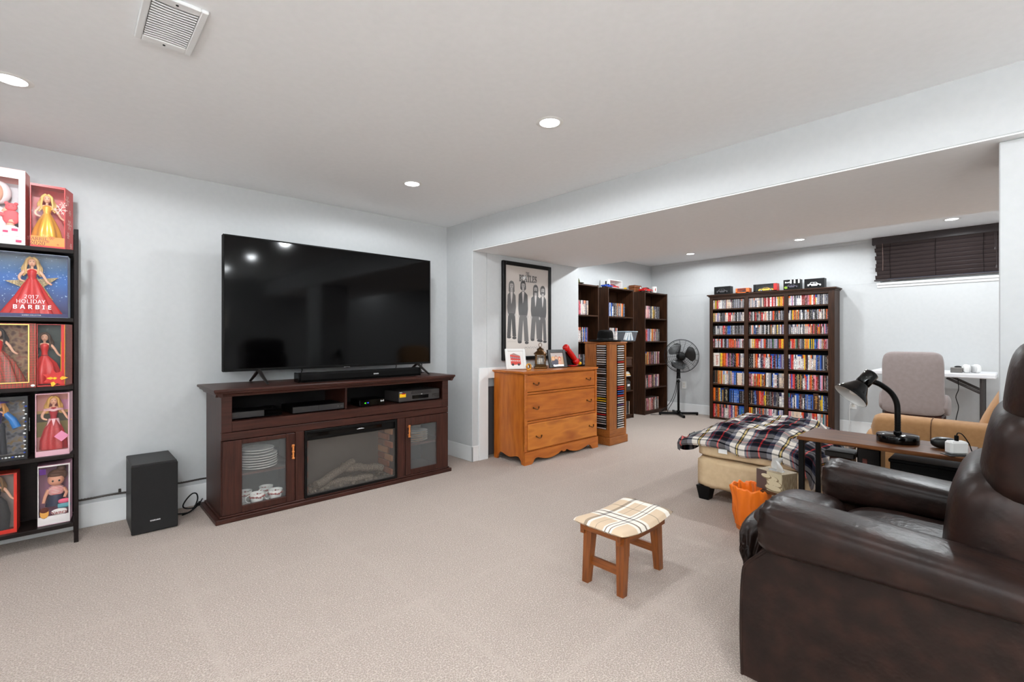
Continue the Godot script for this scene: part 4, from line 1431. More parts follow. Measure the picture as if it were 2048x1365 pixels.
# a window box: back, floor, lid and sides, a front frame [left, right, top, bottom], and a clear pane
func doll_box(label: String, xl: float, xr: float, xb: float, y0: float, y1: float, d0: float, d1: float, shell: Material, fr: Array, front: Material) -> Node3D:
	var o := thing("doll_box", label, "toy box", V((xl + xr) / 2, y0, (d0 + d1) / 2))
	var b := nb(o)
	var t := 0.0025
	for q: Array in [[y0, y0 + t], [y1 - t, y1]]:
		var p := PackedVector2Array([Vector2(xl, -d0), Vector2(xr, -d0), Vector2(xb, -d1), Vector2(xl, -d1)])
		var keep := b.t
		b.t = keep * Transform3D(Basis(Vector3(1, 0, 0), Vector3(0, 0, 1), Vector3(0, -1, 0)), Vector3.ZERO)
		b.prism(p, -q[1], -q[0])
		b.t = keep
	b.box(xl, xb, y0 + t, y1 - t, d1 - t, d1, 0)
	b.box(xl, xl + t, y0 + t, y1 - t, d0 + t, d1 - t, 0)
	var n := Vector3(d1 - d0, 0, xb - xr).normalized()
	b.face([V(xr, y0 + t, d0), V(xb, y0 + t, d1), V(xb, y1 - t, d1), V(xr, y1 - t, d0)], n)
	b.face([V(xr - t, y0 + t, d0), V(xb - t, y0 + t, d1), V(xb - t, y1 - t, d1), V(xr - t, y1 - t, d0)], -n)
	part("carton", b, shell, o)
	b = nb(o)
	b.box(xl, xl + fr[0], y0 + t, y1 - t, d0, d0 + t, 0)
	b.box(xr - fr[1], xr, y0 + t, y1 - t, d0, d0 + t, 0)
	b.box(xl + fr[0], xr - fr[1], y1 - fr[2], y1 - t, d0, d0 + t, 0)
	b.box(xl + fr[0], xr - fr[1], y0 + t, y0 + fr[3], d0, d0 + t, 0)
	part("front_frame", b, front, o)
	b = nb(o)
	b.box(xl + fr[0], xr - fr[1], y0 + fr[3], y1 - fr[2], d0 + 0.001, d0 + 0.0016, 0)
	part("window_pane", b, M.clear, o)
	return o


# a fashion doll: height, hair, bodice, skirt (turned profile, with flutes), how much the skirt is flattened
func doll(label: String, at: Vector3, h: float, hair: Color, bodice: Material, skirt: Material, prof: Array, flutes: int, squash: float, collar: Material = null) -> Node3D:
	var o := thing("fashion_doll", label, "doll", at)
	var k := h / 0.30
	var skin := mat(Color(0.90, 0.68, 0.56), 0.5)
	var b := B.new()
	var S := Transform3D(Basis().scaled(Vector3.ONE * k), Vector3.ZERO)
	b.t = S
	b.pillow(Vector3(0, 0.272, 0.002), Vector3(0.0155, 0.021, 0.017), 2.2, Basis(), 24, 16)
	b.tube([Vector3(0, 0.235, 0), Vector3(0, 0.256, 0)], 0.006, 10)
	b.pillow(Vector3(0, 0.228, 0), Vector3(0.026, 0.012, 0.011), 2.3, Basis(), 20, 10)
	b.tube(smooth([Vector3(-0.025, 0.23, 0), Vector3(-0.045, 0.20, 0.004), Vector3(-0.044, 0.178, 0.012), Vector3(-0.026, 0.168, 0.02)], 4), 0.0075, 8, 0.0045)
	b.tube(smooth([Vector3(0.025, 0.23, 0), Vector3(0.042, 0.205, 0.006), Vector3(0.058, 0.172, 0.014), Vector3(0.075, 0.158, 0.018)], 4), 0.0075, 8, 0.0045)
	if prof.is_empty():
		b.pillow(Vector3(-0.022, 0.0, 0.006), Vector3(0.010, 0.006, 0.018), 2.5, Basis(), 14, 8)
	part("body", b, skin, o)
	b = B.new()
	b.t = S
	for s: float in [-0.006, 0.006]:
		b.pillow(Vector3(s, 0.275, 0.0175), Vector3(0.0026, 0.0017, 0.0015), 2.0, Basis(), 8, 5)
	part("eyes", b, M.letterdark, o)
	b = B.new()
	b.t = S
	b.pillow(Vector3(0, 0.2625, 0.0175), Vector3(0.0035, 0.0014, 0.0018), 2.0, Basis(), 8, 5)
	part("lips", b, mat(Color(0.72, 0.16, 0.18), 0.4), o)
	var hm := mat(hair, 0.45)
	b = B.new()
	b.t = S
	b.pillow(Vector3(0, 0.280, -0.005), Vector3(0.0195, 0.0205, 0.018), 2.2, Basis(), 24, 14)
	for s: float in [-1.0, 1.0]:
		for j in 3:
			var pts := [Vector3(0.004 * s, 0.298, 0.006 - j * 0.006), Vector3(0.0185 * s, 0.283, 0.009 - j * 0.008), Vector3((0.021 + j * 0.003) * s, 0.262, 0.008 - j * 0.007), Vector3((0.024 + 0.006 * j) * s, 0.238, 0.006 - j * 0.006), Vector3((0.021 + 0.005 * j) * s, 0.212 - j * 0.006, 0.008 - j * 0.006)]
			b.tube(smooth(pts, 4), 0.0075, 8, 0.0045)
	part("hair", b, hm, o)
	b = B.new()
	b.t = S
	b.lathe(Vector3(0, 0, 0), [Vector2(0.016, 0.168), Vector2(0.013, 0.18), Vector2(0.0165, 0.20), Vector2(0.022, 0.222), Vector2(0.020, 0.230), Vector2(0.014, 0.236)], 20, 0.72)
	part("bodice", b, bodice, o)
	if collar:
		b = B.new()
		b.t = S
		b.tube(smooth([Vector3(-0.036, 0.222, 0), Vector3(-0.018, 0.225, 0.014), Vector3(0, 0.219, 0.018), Vector3(0.018, 0.225, 0.014), Vector3(0.036, 0.222, 0)], 4), 0.008, 8)
		for j in 8:
			var a := TAU * j / 8
			var c := Vector3(cos(a) * 0.02, 0.172, sin(a) * 0.016)
			b.tri(c + Vector3(-sin(a), 0, cos(a)) * 0.009, c - Vector3(-sin(a), 0, cos(a)) * 0.009, c + Vector3(cos(a) * 0.02, -0.04, sin(a) * 0.02), Vector3(cos(a), 0.3, sin(a)), Vector3(cos(a), 0.3, sin(a)), Vector3(cos(a), 0.3, sin(a)))
		part("collar", b, collar, o)
	b = B.new()
	b.t = S
	if prof.is_empty():
		for s: float in [-1.0, 1.0]:
			b.tube([Vector3(0.011 * s, 0.172, 0), Vector3(0.016 * s, 0.09, 0.003), Vector3(0.022 * s, 0.004, 0.003)], 0.0145, 12, 0.014)
		part("trousers", b, skirt, o)
	else:
		var rows := []
		for p: Vector2 in prof:
			var line := PackedVector3Array()
			for j in 64:
				var a := TAU * j / 64
				var r := p.x * (1.0 + (0.09 * (p.x / 0.06) * sin(a * flutes) if flutes else 0.0))
				line.append(Vector3(r * cos(a), p.y, r * sin(a) * squash))
			rows.append(line)
		b.grid(rows, true, Vector3(0, 0.09, 0))
		part("skirt", b, skirt, o)
	return o


func dresser() -> void:
	var o := thing("dresser", "honey maple three-drawer dresser with scalloped apron and brass pulls", "dresser", V(3.61, 0, 3.31))
	var b := nb(o)
	# top with a rounded edge and a slight serpentine front
	var p := PackedVector2Array()
	for k in 21:
		var f := k / 20.0
		p.append(Vector2(3.045 + 1.13 * f, -3.075 + 0.012 * sin(f * TAU * 1.0 - 1.2) - (0.0)))
	p.append(Vector2(4.175, -3.525))
	p.append(Vector2(3.045, -3.525))
	var keep := b.t
	b.t = keep * Transform3D(Basis(Vector3(1, 0, 0), Vector3(0, 0, 1), Vector3(0, -1, 0)), Vector3.ZERO)
	b.prism(p, -0.862, -0.846)
	b.t = keep
	b.box(3.06, 4.165, 0.838, 0.846, 3.085, 3.525, 0.003)
	part("top", b, M.maplex, o)
	# sides, each with a scalloped foot cut
	for x: Array in [[3.07, 3.09], [4.14, 4.16]]:
		b = nb(o)
		var q := PackedVector2Array([Vector2(3.10, 0.838), Vector2(3.10, 0.0), Vector2(3.135, 0.0), Vector2(3.145, 0.035), Vector2(3.17, 0.062)])
		for k in 9:
			var f := k / 8.0
			q.append(Vector2(3.19 + 0.235 * f, 0.055 + 0.012 * cos(f * TAU) + 0.006 * f))
		q.append_array(PackedVector2Array([Vector2(3.455, 0.05), Vector2(3.47, 0.02), Vector2(3.475, 0), Vector2(3.52, 0), Vector2(3.52, 0.838)]))
		b.t = b.t * Transform3D(FX, Vector3.ZERO)
		b.prism(q, x[0], x[1])
		part("side_panel", b, M.mapley, o)
	b = nb(o)
	b.box(3.09, 4.14, 0.10, 0.838, 3.50, 3.51, 0)
	part("back_panel", b, M.mapley, o)
	# face frame and inner dust boards
	b = nb(o)
	b.box(3.07, 3.105, 0.12, 0.838, 3.09, 3.12, 0.004)
	b.box(4.132, 4.16, 0.12, 0.838, 3.09, 3.12, 0.004)
	b.box(3.105, 4.132, 0.83, 0.838, 3.095, 3.14, 0.002)
	b.box(3.105, 4.132, 0.645, 0.664, 3.096, 3.14, 0.002)
	b.box(3.105, 4.132, 0.377, 0.396, 3.096, 3.14, 0.002)
	b.box(3.105, 4.132, 0.118, 0.126, 3.096, 3.14, 0.002)
	part("face_frame", b, M.maplex, o)
	b = nb(o)
	b.box(3.105, 4.132, 0.126, 0.83, 3.13, 3.14, 0)
	part("gap_shade", b, M.gapshade, o)  # near-black sheet puts shade into the gaps round the drawers
	# scalloped apron with bracket feet
	b = nb(o)
	var a := PackedVector2Array([Vector2(3.062, 0.118), Vector2(3.062, 0.0), Vector2(3.15, 0.0), Vector2(3.17, 0.012), Vector2(3.182, 0.032), Vector2(3.205, 0.05), Vector2(3.24, 0.052)])
	for k in 9:
		var f := k / 8.0
		a.append(Vector2(3.27 + 0.26 * f, 0.042 - 0.022 * sin(f * PI)))
	a.append_array(PackedVector2Array([Vector2(3.56, 0.058), Vector2(3.585, 0.064), Vector2(3.592, 0.05), Vector2(3.615, 0.046), Vector2(3.638, 0.05), Vector2(3.645, 0.064), Vector2(3.67, 0.058)]))
	for k in 9:
		var f := k / 8.0
		a.append(Vector2(3.70 + 0.26 * f, 0.042 - 0.022 * sin(f * PI)))
	a.append_array(PackedVector2Array([Vector2(3.99, 0.052), Vector2(4.025, 0.05), Vector2(4.048, 0.032), Vector2(4.06, 0.012), Vector2(4.08, 0.0), Vector2(4.168, 0.0), Vector2(4.168, 0.118)]))
	b.t = b.t * Transform3D(Basis(), V(0, 0, 3.095))
	b.prism(a, -0.012, 0.012)
	part("apron", b, M.maplex, o)
	# drawers: front > two pulls
	var dm := [M.maplex, M.maplex, tri_mat(noise(61, 0.006, [Color(0.62, 0.32, 0.09), Color(0.80, 0.49, 0.18), Color(0.70, 0.38, 0.12)], FastNoiseLite.TYPE_SIMPLEX_SMOOTH, 3), Vector3(0.5, 1.8, 0.5), 0.3)]
	for q: Array in [[0.668, 0.826, 3.106, 4.131, 3.098, 3.224, 4.018, 0.745, 0], [0.40, 0.641, 3.106, 4.131, 3.098, 3.224, 4.03, 0.517, 1], [0.13, 0.374, 3.108, 4.15, 3.083, 3.247, 4.05, 0.248, 2]]:
		b = nb(o)
		b.box(q[2], q[3], q[0], q[1], q[4], 3.128, 0.005)
		var dr := part("drawer", b, dm[q[8]], o)
		for x: float in [q[5], q[6]]:
			b = nb(o)
			var d: float = q[4]
			var y: float = q[7]
			var pts := []
			for k in 11:
				var f := k / 10.0
				pts.append(V(x - 0.034 + 0.068 * f, y - 0.014 * sin(f * PI), d - 0.008 - 0.014 * sin(f * PI)))
			b.tube(pts, 0.004, 8)
			for s: float in [-0.036, 0.036]:
				b.pillow(V(x + s, y + 0.002, d - 0.004), Vector3(0.008, 0.009, 0.005), 2.2, Basis(), 12, 8)
				b.tube([V(x + s * 0.94, y, d - 0.01), V(x + s * 0.94, y, d)], 0.004, 8)
			part("pull", b, M.brass, dr, "antique brass bail pull")


func poster() -> void:
	var o := thing("framed_poster", "black framed black and white poster of four standing men above the dresser", "poster", V(3.53, 0.95, 3.522))
	var b := nb(o)
	b.box(3.175, 3.215, 0.945, 1.95, 3.50, 3.534, 0.005)
	b.box(3.848, 3.888, 0.945, 1.95, 3.50, 3.534, 0.005)
	b.box(3.215, 3.848, 0.945, 0.985, 3.50, 3.534, 0.005)
	b.box(3.215, 3.848, 1.91, 1.95, 3.50, 3.534, 0.005)
	part("frame", b, M.black, o)
	var i := img(384, 560, Color(0.80, 0.755, 0.72))
	for y in 560:
		var f := y / 560.0
		i.fill_rect(Rect2i(0, y, 384, 1), Color(0.77, 0.73, 0.70).lerp(Color(0.86, 0.825, 0.79), f))
	var g := func(v: float) -> Color: return Color(v, v * 0.96, v * 0.94)
	# four plain standing figures: [x, head y, feet y, half shoulder, hair, jacket, trousers, hair length, beard, step]
	for q: Array in [[0.135, 0.22, 0.80, 0.085, 0.36, 0.33, 0.15, 0.055, false, 0.02], [0.395, 0.205, 0.855, 0.10, 0.16, 0.17, 0.36, 0.03, false, 0.035], [0.69, 0.235, 0.83, 0.105, 0.20, 0.20, 0.36, 0.065, true, 0.03], [0.865, 0.24, 0.845, 0.08, 0.17, 0.22, 0.33, 0.035, true, 0.015]]:
		var x: float = q[0]
		var hy: float = q[1]
		var fy: float = q[2]
		var s: float = q[3]
		var sh := hy + 0.075
		var hip := sh + (fy - sh) * 0.40
		oval(i, x, hy - 0.004, 0.060, 0.048, g.call(q[4]))
		poly(i, [Vector2(x - 0.060, hy - 0.005), Vector2(x + 0.060, hy - 0.005), Vector2(x + 0.064, hy + 0.01 + q[7]), Vector2(x + 0.03, hy + 0.03 + q[7]), Vector2(x - 0.03, hy + 0.03 + q[7]), Vector2(x - 0.064, hy + 0.01 + q[7])], g.call(q[4]))
		poly(i, [Vector2(x - 0.022, hy), Vector2(x + 0.022, hy), Vector2(x + 0.025, sh + 0.01), Vector2(x - 0.025, sh + 0.01)], g.call(0.66))
		# trousers, shoes
		poly(i, [Vector2(x - s * 0.82, hip - 0.02), Vector2(x + s * 0.82, hip - 0.02), Vector2(x + s * 0.92 + q[9], fy - 0.02), Vector2(x + 0.012 + q[9] * 0.5, fy - 0.02), Vector2(x, hip + 0.07), Vector2(x - 0.014 - q[9] * 0.5, fy - 0.02), Vector2(x - s * 0.92 - q[9], fy - 0.02)], g.call(q[6]))
		oval(i, x - s * 0.42 - q[9], fy - 0.012, 0.045, 0.014, g.call(0.12))
		oval(i, x + s * 0.48 + q[9], fy - 0.004, 0.045, 0.015, g.call(0.12))
		# jacket with open front and sleeves
		poly(i, [Vector2(x - 0.03, sh - 0.006), Vector2(x + 0.03, sh - 0.006), Vector2(x + s, sh + 0.03), Vector2(x + s * 1.12, hip - 0.04), Vector2(x + s * 0.9, hip + 0.05), Vector2(x + s * 0.72, hip - 0.02), Vector2(x + s * 0.7, hip + 0.03), Vector2(x - s * 0.75, hip + 0.03), Vector2(x - s * 0.75, hip - 0.02), Vector2(x - s * 0.92, hip + 0.05), Vector2(x - s * 1.12, hip - 0.04), Vector2(x - s, sh + 0.03)], g.call(q[5]))
		poly(i, [Vector2(x - 0.026, sh - 0.004), Vector2(x + 0.026, sh - 0.004), Vector2(x + 0.006, sh + 0.10), Vector2(x - 0.008, sh + 0.13)], g.call(0.80))
		oval(i, x - s * 0.98, hip + 0.045, 0.018, 0.016, g.call(0.72))
		oval(i, x + s * 0.98, hip + 0.045, 0.018, 0.016, g.call(0.72))
		# face
		oval(i, x, hy, 0.036, 0.036, g.call(0.70))
		poly(i, [Vector2(x - 0.042, hy - 0.012), Vector2(x - 0.03, hy - 0.038), Vector2(x + 0.03, hy - 0.038), Vector2(x + 0.042, hy - 0.012), Vector2(x + 0.018, hy - 0.022), Vector2(x - 0.02, hy - 0.02)], g.call(q[4]))
		for e: float in [-0.015, 0.015]:
			oval(i, x + e, hy - 0.002, 0.008, 0.004, g.call(0.18))
		oval(i, x, hy + 0.010, 0.005, 0.008, g.call(0.56))
		if q[8]:
			oval(i, x, hy + 0.029, 0.028, 0.014, g.call(0.25))
		else:
			oval(i, x, hy + 0.021, 0.011, 0.003, g.call(0.38))
	# pen strokes along the foot of the print
	for k in 90:
		var x := 0.42 + 0.0055 * k
		i.fill_rect(Rect2i(int(x * 384), int((0.905 + 0.014 * sin(k * 0.9) * cos(k * 0.23)) * 560), 2, 2), Color(0.15, 0.14, 0.14) if k < 60 else Color(0.45, 0.42, 0.42))
	for k in 30:
		i.fill_rect(Rect2i(int((0.05 + 0.006 * k) * 384), int((0.835 + 0.006 * sin(k * 1.3)) * 560), 2, 1), Color(0.4, 0.38, 0.38))
	b = nb(o)
	b.t = b.t * Transform3D(Basis(), V(0, 0, 3.514))
	print_face(b, 3.215, 3.848, 0.985, 1.91, 0)
	part("print", b, pic(i, 0.4), o)
	b = nb(o)
	b.box(3.215, 3.848, 0.985, 1.91, 3.506, 3.508, 0)
	part("glazing", b, glass(0.03, Color(1, 1, 1), 0.04, 0.08), o)
	var nar := Basis().scaled(Vector3(0.62, 1, 1))
	letters("THE", 0.042, M.letterdark, o, V(3.527, 1.845, 3.511) - o.position, nar, true)
	letters("BEATLES", 0.092, M.letterdark, o, V(3.535, 1.79, 3.511) - o.position, nar, true, 700)


func on_dresser() -> void:
	# white frame with a red bus drawing
	var top := 0.8625
	var o := thing("picture_frame", "white frame with a red double-decker bus drawing on the dresser", "picture frame", V(3.245, top, 3.40), "", deg_to_rad(-24))
	var lean := Transform3D(Basis(Vector3(1, 0, 0), deg_to_rad(-14)), Vector3(0, 0.003, 0.03))
	var b := B.new()
	b.t = lean
	for q: Array in [[-0.105, -0.08, 0, 0.205], [0.08, 0.105, 0, 0.205], [-0.08, 0.08, 0, 0.025], [-0.08, 0.08, 0.18, 0.205]]:
		b.cbox(Vector3((q[0] + q[1]) / 2, (q[2] + q[3]) / 2, 0), Vector3((q[1] - q[0]) / 2, (q[3] - q[2]) / 2, 0.009), 0.003)
	part("frame", b, M.white, o)
	var i := img(96, 96, Color(0.93, 0.925, 0.91))
	poly(i, [Vector2(0.16, 0.22), Vector2(0.80, 0.34), Vector2(0.82, 0.86), Vector2(0.18, 0.88)], Color(0.82, 0.28, 0.24))
	poly(i, [Vector2(0.16, 0.22), Vector2(0.40, 0.12), Vector2(0.80, 0.30), Vector2(0.80, 0.34)], Color(0.66, 0.52, 0.50))
	poly(i, [Vector2(0.18, 0.34), Vector2(0.78, 0.42), Vector2(0.78, 0.50), Vector2(0.18, 0.44)], Color(0.55, 0.56, 0.60))
	poly(i, [Vector2(0.18, 0.56), Vector2(0.78, 0.60), Vector2(0.78, 0.67), Vector2(0.18, 0.64)], Color(0.86, 0.82, 0.80))
	for x: float in [0.30, 0.42, 0.54, 0.66]:
		poly(i, [Vector2(x, 0.30), Vector2(x + 0.02, 0.30), Vector2(x + 0.02, 0.70), Vector2(x, 0.70)], Color(0.80, 0.28, 0.24))
	for x: float in [0.30, 0.68]:
		oval(i, x, 0.86, 0.075, 0.075, Color(0.22, 0.20, 0.22))
	b = B.new()
	b.t = lean
	print_face(b, -0.08, 0.08, 0.025, 0.18, 0.001)
	part("print", b, pic(i), o)
	b = B.new()
	b.cbox(Vector3(0, 0.06, -0.045), Vector3(0.02, 0.058, 0.002), 0.001)
	part("strut", b, M.white, o)
	# eyeglasses
	o = thing("eyeglasses", "folded amber and dark brown eyeglasses at the front of the dresser top", "glasses", V(3.27, top, 3.24), "", deg_to_rad(25))
	for s: float in [-0.012, 0.014]:
		b = B.new()
		var pts := []
		for k in 17:
			var a := TAU * k / 16
			pts.append(Vector3(s + 0.018 * cos(a) * 0.5, 0.032 + 0.028 * sin(a), 0.018 * cos(a)))
		b.tube(pts, 0.004, 8)
		part("rim", b, M.gold, o)
	for s: float in [-1.0, 1.0]:
		b = B.new()
		b.tube(smooth([Vector3(0.018, 0.05, 0.014 * s), Vector3(0.06, 0.05, -0.012 + 0.004 * s), Vector3(0.11, 0.038, -0.03 + 0.004 * s), Vector3(0.145, 0.006, -0.036 + 0.004 * s)], 4), 0.004, 8)
		part("temple", b, mat(Color(0.16, 0.09, 0.05), 0.3), o)
	# lantern
	o = thing("lantern", "small antique bronze lantern with glass sides and ring handle between two frames", "lantern", V(3.56, top, 3.36), "", deg_to_rad(-40))
	b = B.new()
	b.cbox(Vector3(0, 0.012, 0), Vector3(0.066, 0.012, 0.066), 0.005)
	b.cbox(Vector3(0, 0.033, 0), Vector3(0.056, 0.009, 0.056), 0.006)
	part("base", b, M.bronze, o)
	for q: Array in [[-1, -1], [1, -1], [-1, 1], [1, 1]]:
		b = B.new()
		b.cbox(Vector3(0.045 * q[0], 0.088, 0.045 * q[1]), Vector3(0.006, 0.048, 0.006), 0.002)
		part("post", b, M.bronze, o)
	for k in 4:
		b = B.new()
		b.t = Transform3D(Basis(Vector3.UP, PI / 2 * k), Vector3.ZERO)
		b.cbox(Vector3(0, 0.088, 0.044), Vector3(0.039, 0.047, 0.0012), 0)
		part("glass_pane", b, M.glass, o)
		b = B.new()
		b.t = Transform3D(Basis(Vector3.UP, PI / 2 * k), Vector3.ZERO)
		b.cbox(Vector3(0, 0.088, 0.046), Vector3(0.002, 0.046, 0.002), 0.0005)
		b.cbox(Vector3(0, 0.118, 0.046), Vector3(0.038, 0.002, 0.002), 0.0005)
		part("lattice", b, M.bronze, o)
	b = B.new()
	b.cbox(Vector3(0, 0.141, 0), Vector3(0.058, 0.006, 0.058), 0.003)
	b.lathe(Vector3(0, 0.146, 0), [Vector2(0.07, 0), Vector2(0.064, 0.012), Vector2(0.036, 0.032), Vector2(0.034, 0.046), Vector2(0.04, 0.049), Vector2(0.012, 0.066), Vector2(0.008, 0.075), Vector2(0, 0.076)], 4 * 4)
	part("roof", b, M.bronze, o)
	b = B.new()
	var ring := []
	for k in 21:
		var a := TAU * k / 20
		ring.append(Vector3(0.016 * cos(a), 0.238 + 0.019 * sin(a), 0))
	b.tube(ring, 0.003, 8)
	part("ring", b, M.bronze, o)
	b = B.new()
	b.cyl(Vector3(0, 0.042, 0), 0.022, 0.06, 16)
	part("candle", b, M.paper, o)
	# black frame with a photograph
	o = thing("picture_frame", "black frame with a colour photo of people, leaning beside the lantern on the dresser", "picture frame", V(3.72, top, 3.27), "", deg_to_rad(-8))
	lean = Transform3D(Basis(Vector3(1, 0, 0), deg_to_rad(-13)), Vector3(0, 0.003, 0.02))
	b = B.new()
	b.t = lean
	for q: Array in [[-0.12, -0.085, 0, 0.19], [0.085, 0.12, 0, 0.19], [-0.085, 0.085, 0, 0.03], [-0.085, 0.085, 0.158, 0.19]]:
		b.cbox(Vector3((q[0] + q[1]) / 2, (q[2] + q[3]) / 2, 0), Vector3((q[1] - q[0]) / 2, (q[3] - q[2]) / 2, 0.010), 0.003)
	part("frame", b, mat(Color(0.09, 0.075, 0.07), 0.3), o)
	b = B.new()
	b.t = lean
	b.cbox(Vector3(0, 0.022, 0.011), Vector3(0.07, 0.009, 0.001), 0.0005)
	part("plaque", b, M.chrome, o)
	i = img(96, 80, Color(0.80, 0.66, 0.52))
	i.fill_rect(Rect2i(0, 0, 96, 26), Color(0.74, 0.68, 0.66))
	for q: Array in [[0.18, 0.5, Color(0.90, 0.62, 0.20)], [0.42, 0.42, Color(0.60, 0.42, 0.35)], [0.70, 0.52, Color(0.75, 0.26, 0.16)]]:
		oval(i, q[0], q[1] + 0.38, 0.15, 0.32, Color(0.24, 0.22, 0.30) if q[0] < 0.6 else Color(0.84, 0.62, 0.50))
		oval(i, q[0], q[1] - 0.02, 0.10, 0.17, q[2])
		oval(i, q[0], q[1], 0.065, 0.12, Color(0.88, 0.68, 0.56))
	b = B.new()
	b.t = lean
	print_face(b, -0.085, 0.085, 0.03, 0.158, 0.001)
	part("photo", b, pic(i, 0.3), o)
	b = B.new()
	b.cbox(Vector3(0, 0.06, -0.05), Vector3(0.02, 0.058, 0.002), 0.001)
	part("strut", b, M.black, o)
	# telephone: big red handset over a black stand
	o = thing("telephone", "novelty telephone with large red handset leaning on a black base at the dresser's right end", "telephone", V(4.0, top, 3.33), "", deg_to_rad(-6))
	b = B.new()
	b.cbox(Vector3(0.02, 0.010, 0), Vector3(0.14, 0.009, 0.07), 0.006)
	part("base", b, M.blackgloss, o)
	b = B.new()
	b.t = Transform3D(Basis(), Vector3(-0.05, 0.019, 0))
	b.prism(PackedVector2Array([Vector2(-0.075, 0), Vector2(0.11, 0), Vector2(0.075, 0.035), Vector2(0.0, 0.105), Vector2(-0.05, 0.15), Vector2(-0.078, 0.15)]), -0.045, 0.035)
	part("stand", b, M.blackgloss, o)
	b = B.new()
	for k in 14:
		b.pillow(Vector3(-0.11 + 0.0135 * k, 0.0125, 0.071 - 0.0015 * absf(k - 7.0)), Vector3(0.0065, 0.008, 0.006), 2.4, Basis(), 8, 6)
	part("red_cord", b, M.red, o)
	b = B.new()
	var tl := Transform3D(Basis(Vector3(0, 0, 1), -0.79), Vector3(-0.03, 0.135, 0.048))
	b.t = tl
	b.pillow(Vector3.ZERO, Vector3(0.135, 0.026, 0.028), 2.6, Basis(), 32, 18)
	b.pillow(Vector3(-0.105, -0.004, 0), Vector3(0.034, 0.034, 0.032), 2.8, Basis(), 24, 14)
	b.pillow(Vector3(0.105, -0.004, 0), Vector3(0.034, 0.034, 0.032), 2.8, Basis(), 24, 14)
	part("handset", b, M.red, o)
	b = B.new()
	b.pillow(Vector3(0.092, 0.035, 0.055), Vector3(0.016, 0.017, 0.022), 2.4, Basis(), 18, 12)
	part("yellow_rest", b, M.yellow, o)


func disc_tower() -> void:
	var x0 := 4.315
	var x1 := 4.633
	var d0 := 3.035
	var d1 := 3.375
	var o := thing("disc_tower", "square oak disc tower standing between the dresser and the bookcases", "disc rack", V((x0 + x1) / 2, 0, (d0 + d1) / 2))
	var b := nb(o)
	b.box(x0 - 0.018, x1 + 0.012, 0, 0.085, d0 - 0.016, d1 + 0.016, 0.006)
	part("base", b, M.oakx, o)
	b = nb(o)
	b.box(x0, x1, 0.085, 0.165, d0, d1, 0.003)
	part("plinth_block", b, M.oakx, o)
	b = nb(o)
	b.box(x0, x1, 1.098, 1.112, d0, d1, 0.003)
	b.box(x0 - 0.012, x1 + 0.006, 1.112, 1.13, d0 - 0.012, d1 + 0.012, 0.005)
	part("top_cap", b, M.oakx, o)
	for q: Array in [[x0, 4.448, d0, 3.078], [4.615, x1, d0, 3.22], [x0, x0 + 0.02, 3.222, d1], [4.47, x1, 3.34, d1], [4.45, 4.468, 3.2, d1], [x0 + 0.02, 4.45, 3.355, d1], [4.608, 4.633, 3.22, 3.34]]:
		b = nb(o)
		b.box(q[0], q[1], 0.165, 1.098, q[2], q[3], 0.002)
		part("upright", b, M.oaky, o)
	b = nb(o)
	b.box(4.452, 4.456, 0.165, 1.098, 3.079, 3.2, 0)
	b.box(4.456, 4.607, 0.165, 1.098, 3.195, 3.199, 0)
	part("slot_back", b, M.inside, o)
	# its discs lie flat, one face to the left and one to the front
	var left := "wswwsswwsdsswkswsswswwsyywswswrwwswkwsws"
	var front := "wwwswwsrwwwwwwswwwrrbbrswwpwwwwwwswwwwsn"
	for k in 37:
		var y := 1.084 - 0.0252 * k
		add_media("cd", Transform3D(Basis(Vector3(0, 1, 0), Vector3(0, 0, -1), Vector3(-1, 0, 0)), V(x0 + 0.073, y, 3.150)), left[k], "%s disc case, %s from the top, left face of oak disc tower" % ["%s", nth(k + 1)], "discs in the oak tower", 0.0)
		add_media("cd", Transform3D(Basis(Vector3(0, 1, 0), Vector3(-1, 0, 0), Vector3(0, 0, 1)), V(4.532, y - 0.004, d0 + 0.073)), front[k], "%s disc case, %s from the top, front face of oak disc tower" % ["%s", nth(k + 1)], "discs in the oak tower", 0.0)
	# hat
	var at := V(4.45, 1.1305, 3.19)
	o = thing("felt_hat", "black felt hat with wide brim resting on the oak disc tower", "hat", at, "", deg_to_rad(35))
	b = B.new()
	b.lathe(Vector3.ZERO, [Vector2(0.10, 0.006), Vector2(0.15, 0.004), Vector2(0.19, 0.002), Vector2(0.21, 0.014), Vector2(0.203, 0.021), Vector2(0.15, 0.013), Vector2(0.10, 0.015)], 40, 0.86)
	part("brim", b, M.blackmatte, o)
	b = B.new()
	b.lathe(Vector3.ZERO, [Vector2(0.112, 0.008), Vector2(0.109, 0.05), Vector2(0.102, 0.10), Vector2(0.088, 0.125), Vector2(0.06, 0.132), Vector2(0.03, 0.12), Vector2(0, 0.112)], 40, 0.84)
	part("crown", b, M.blackmatte, o)
	b = B.new()
	b.lathe(Vector3.ZERO, [Vector2(0.113, 0.012), Vector2(0.114, 0.014), Vector2(0.1115, 0.04), Vector2(0.110, 0.042)], 40, 0.84)
	part("band", b, M.black, o)


func nth(k: int) -> String:
	var s := "th"
	if k % 100 < 11 or k % 100 > 13:
		s = ["th", "st", "nd", "rd", "th", "th", "th", "th", "th", "th"][k % 10]
	return "%d%s" % [k, s]


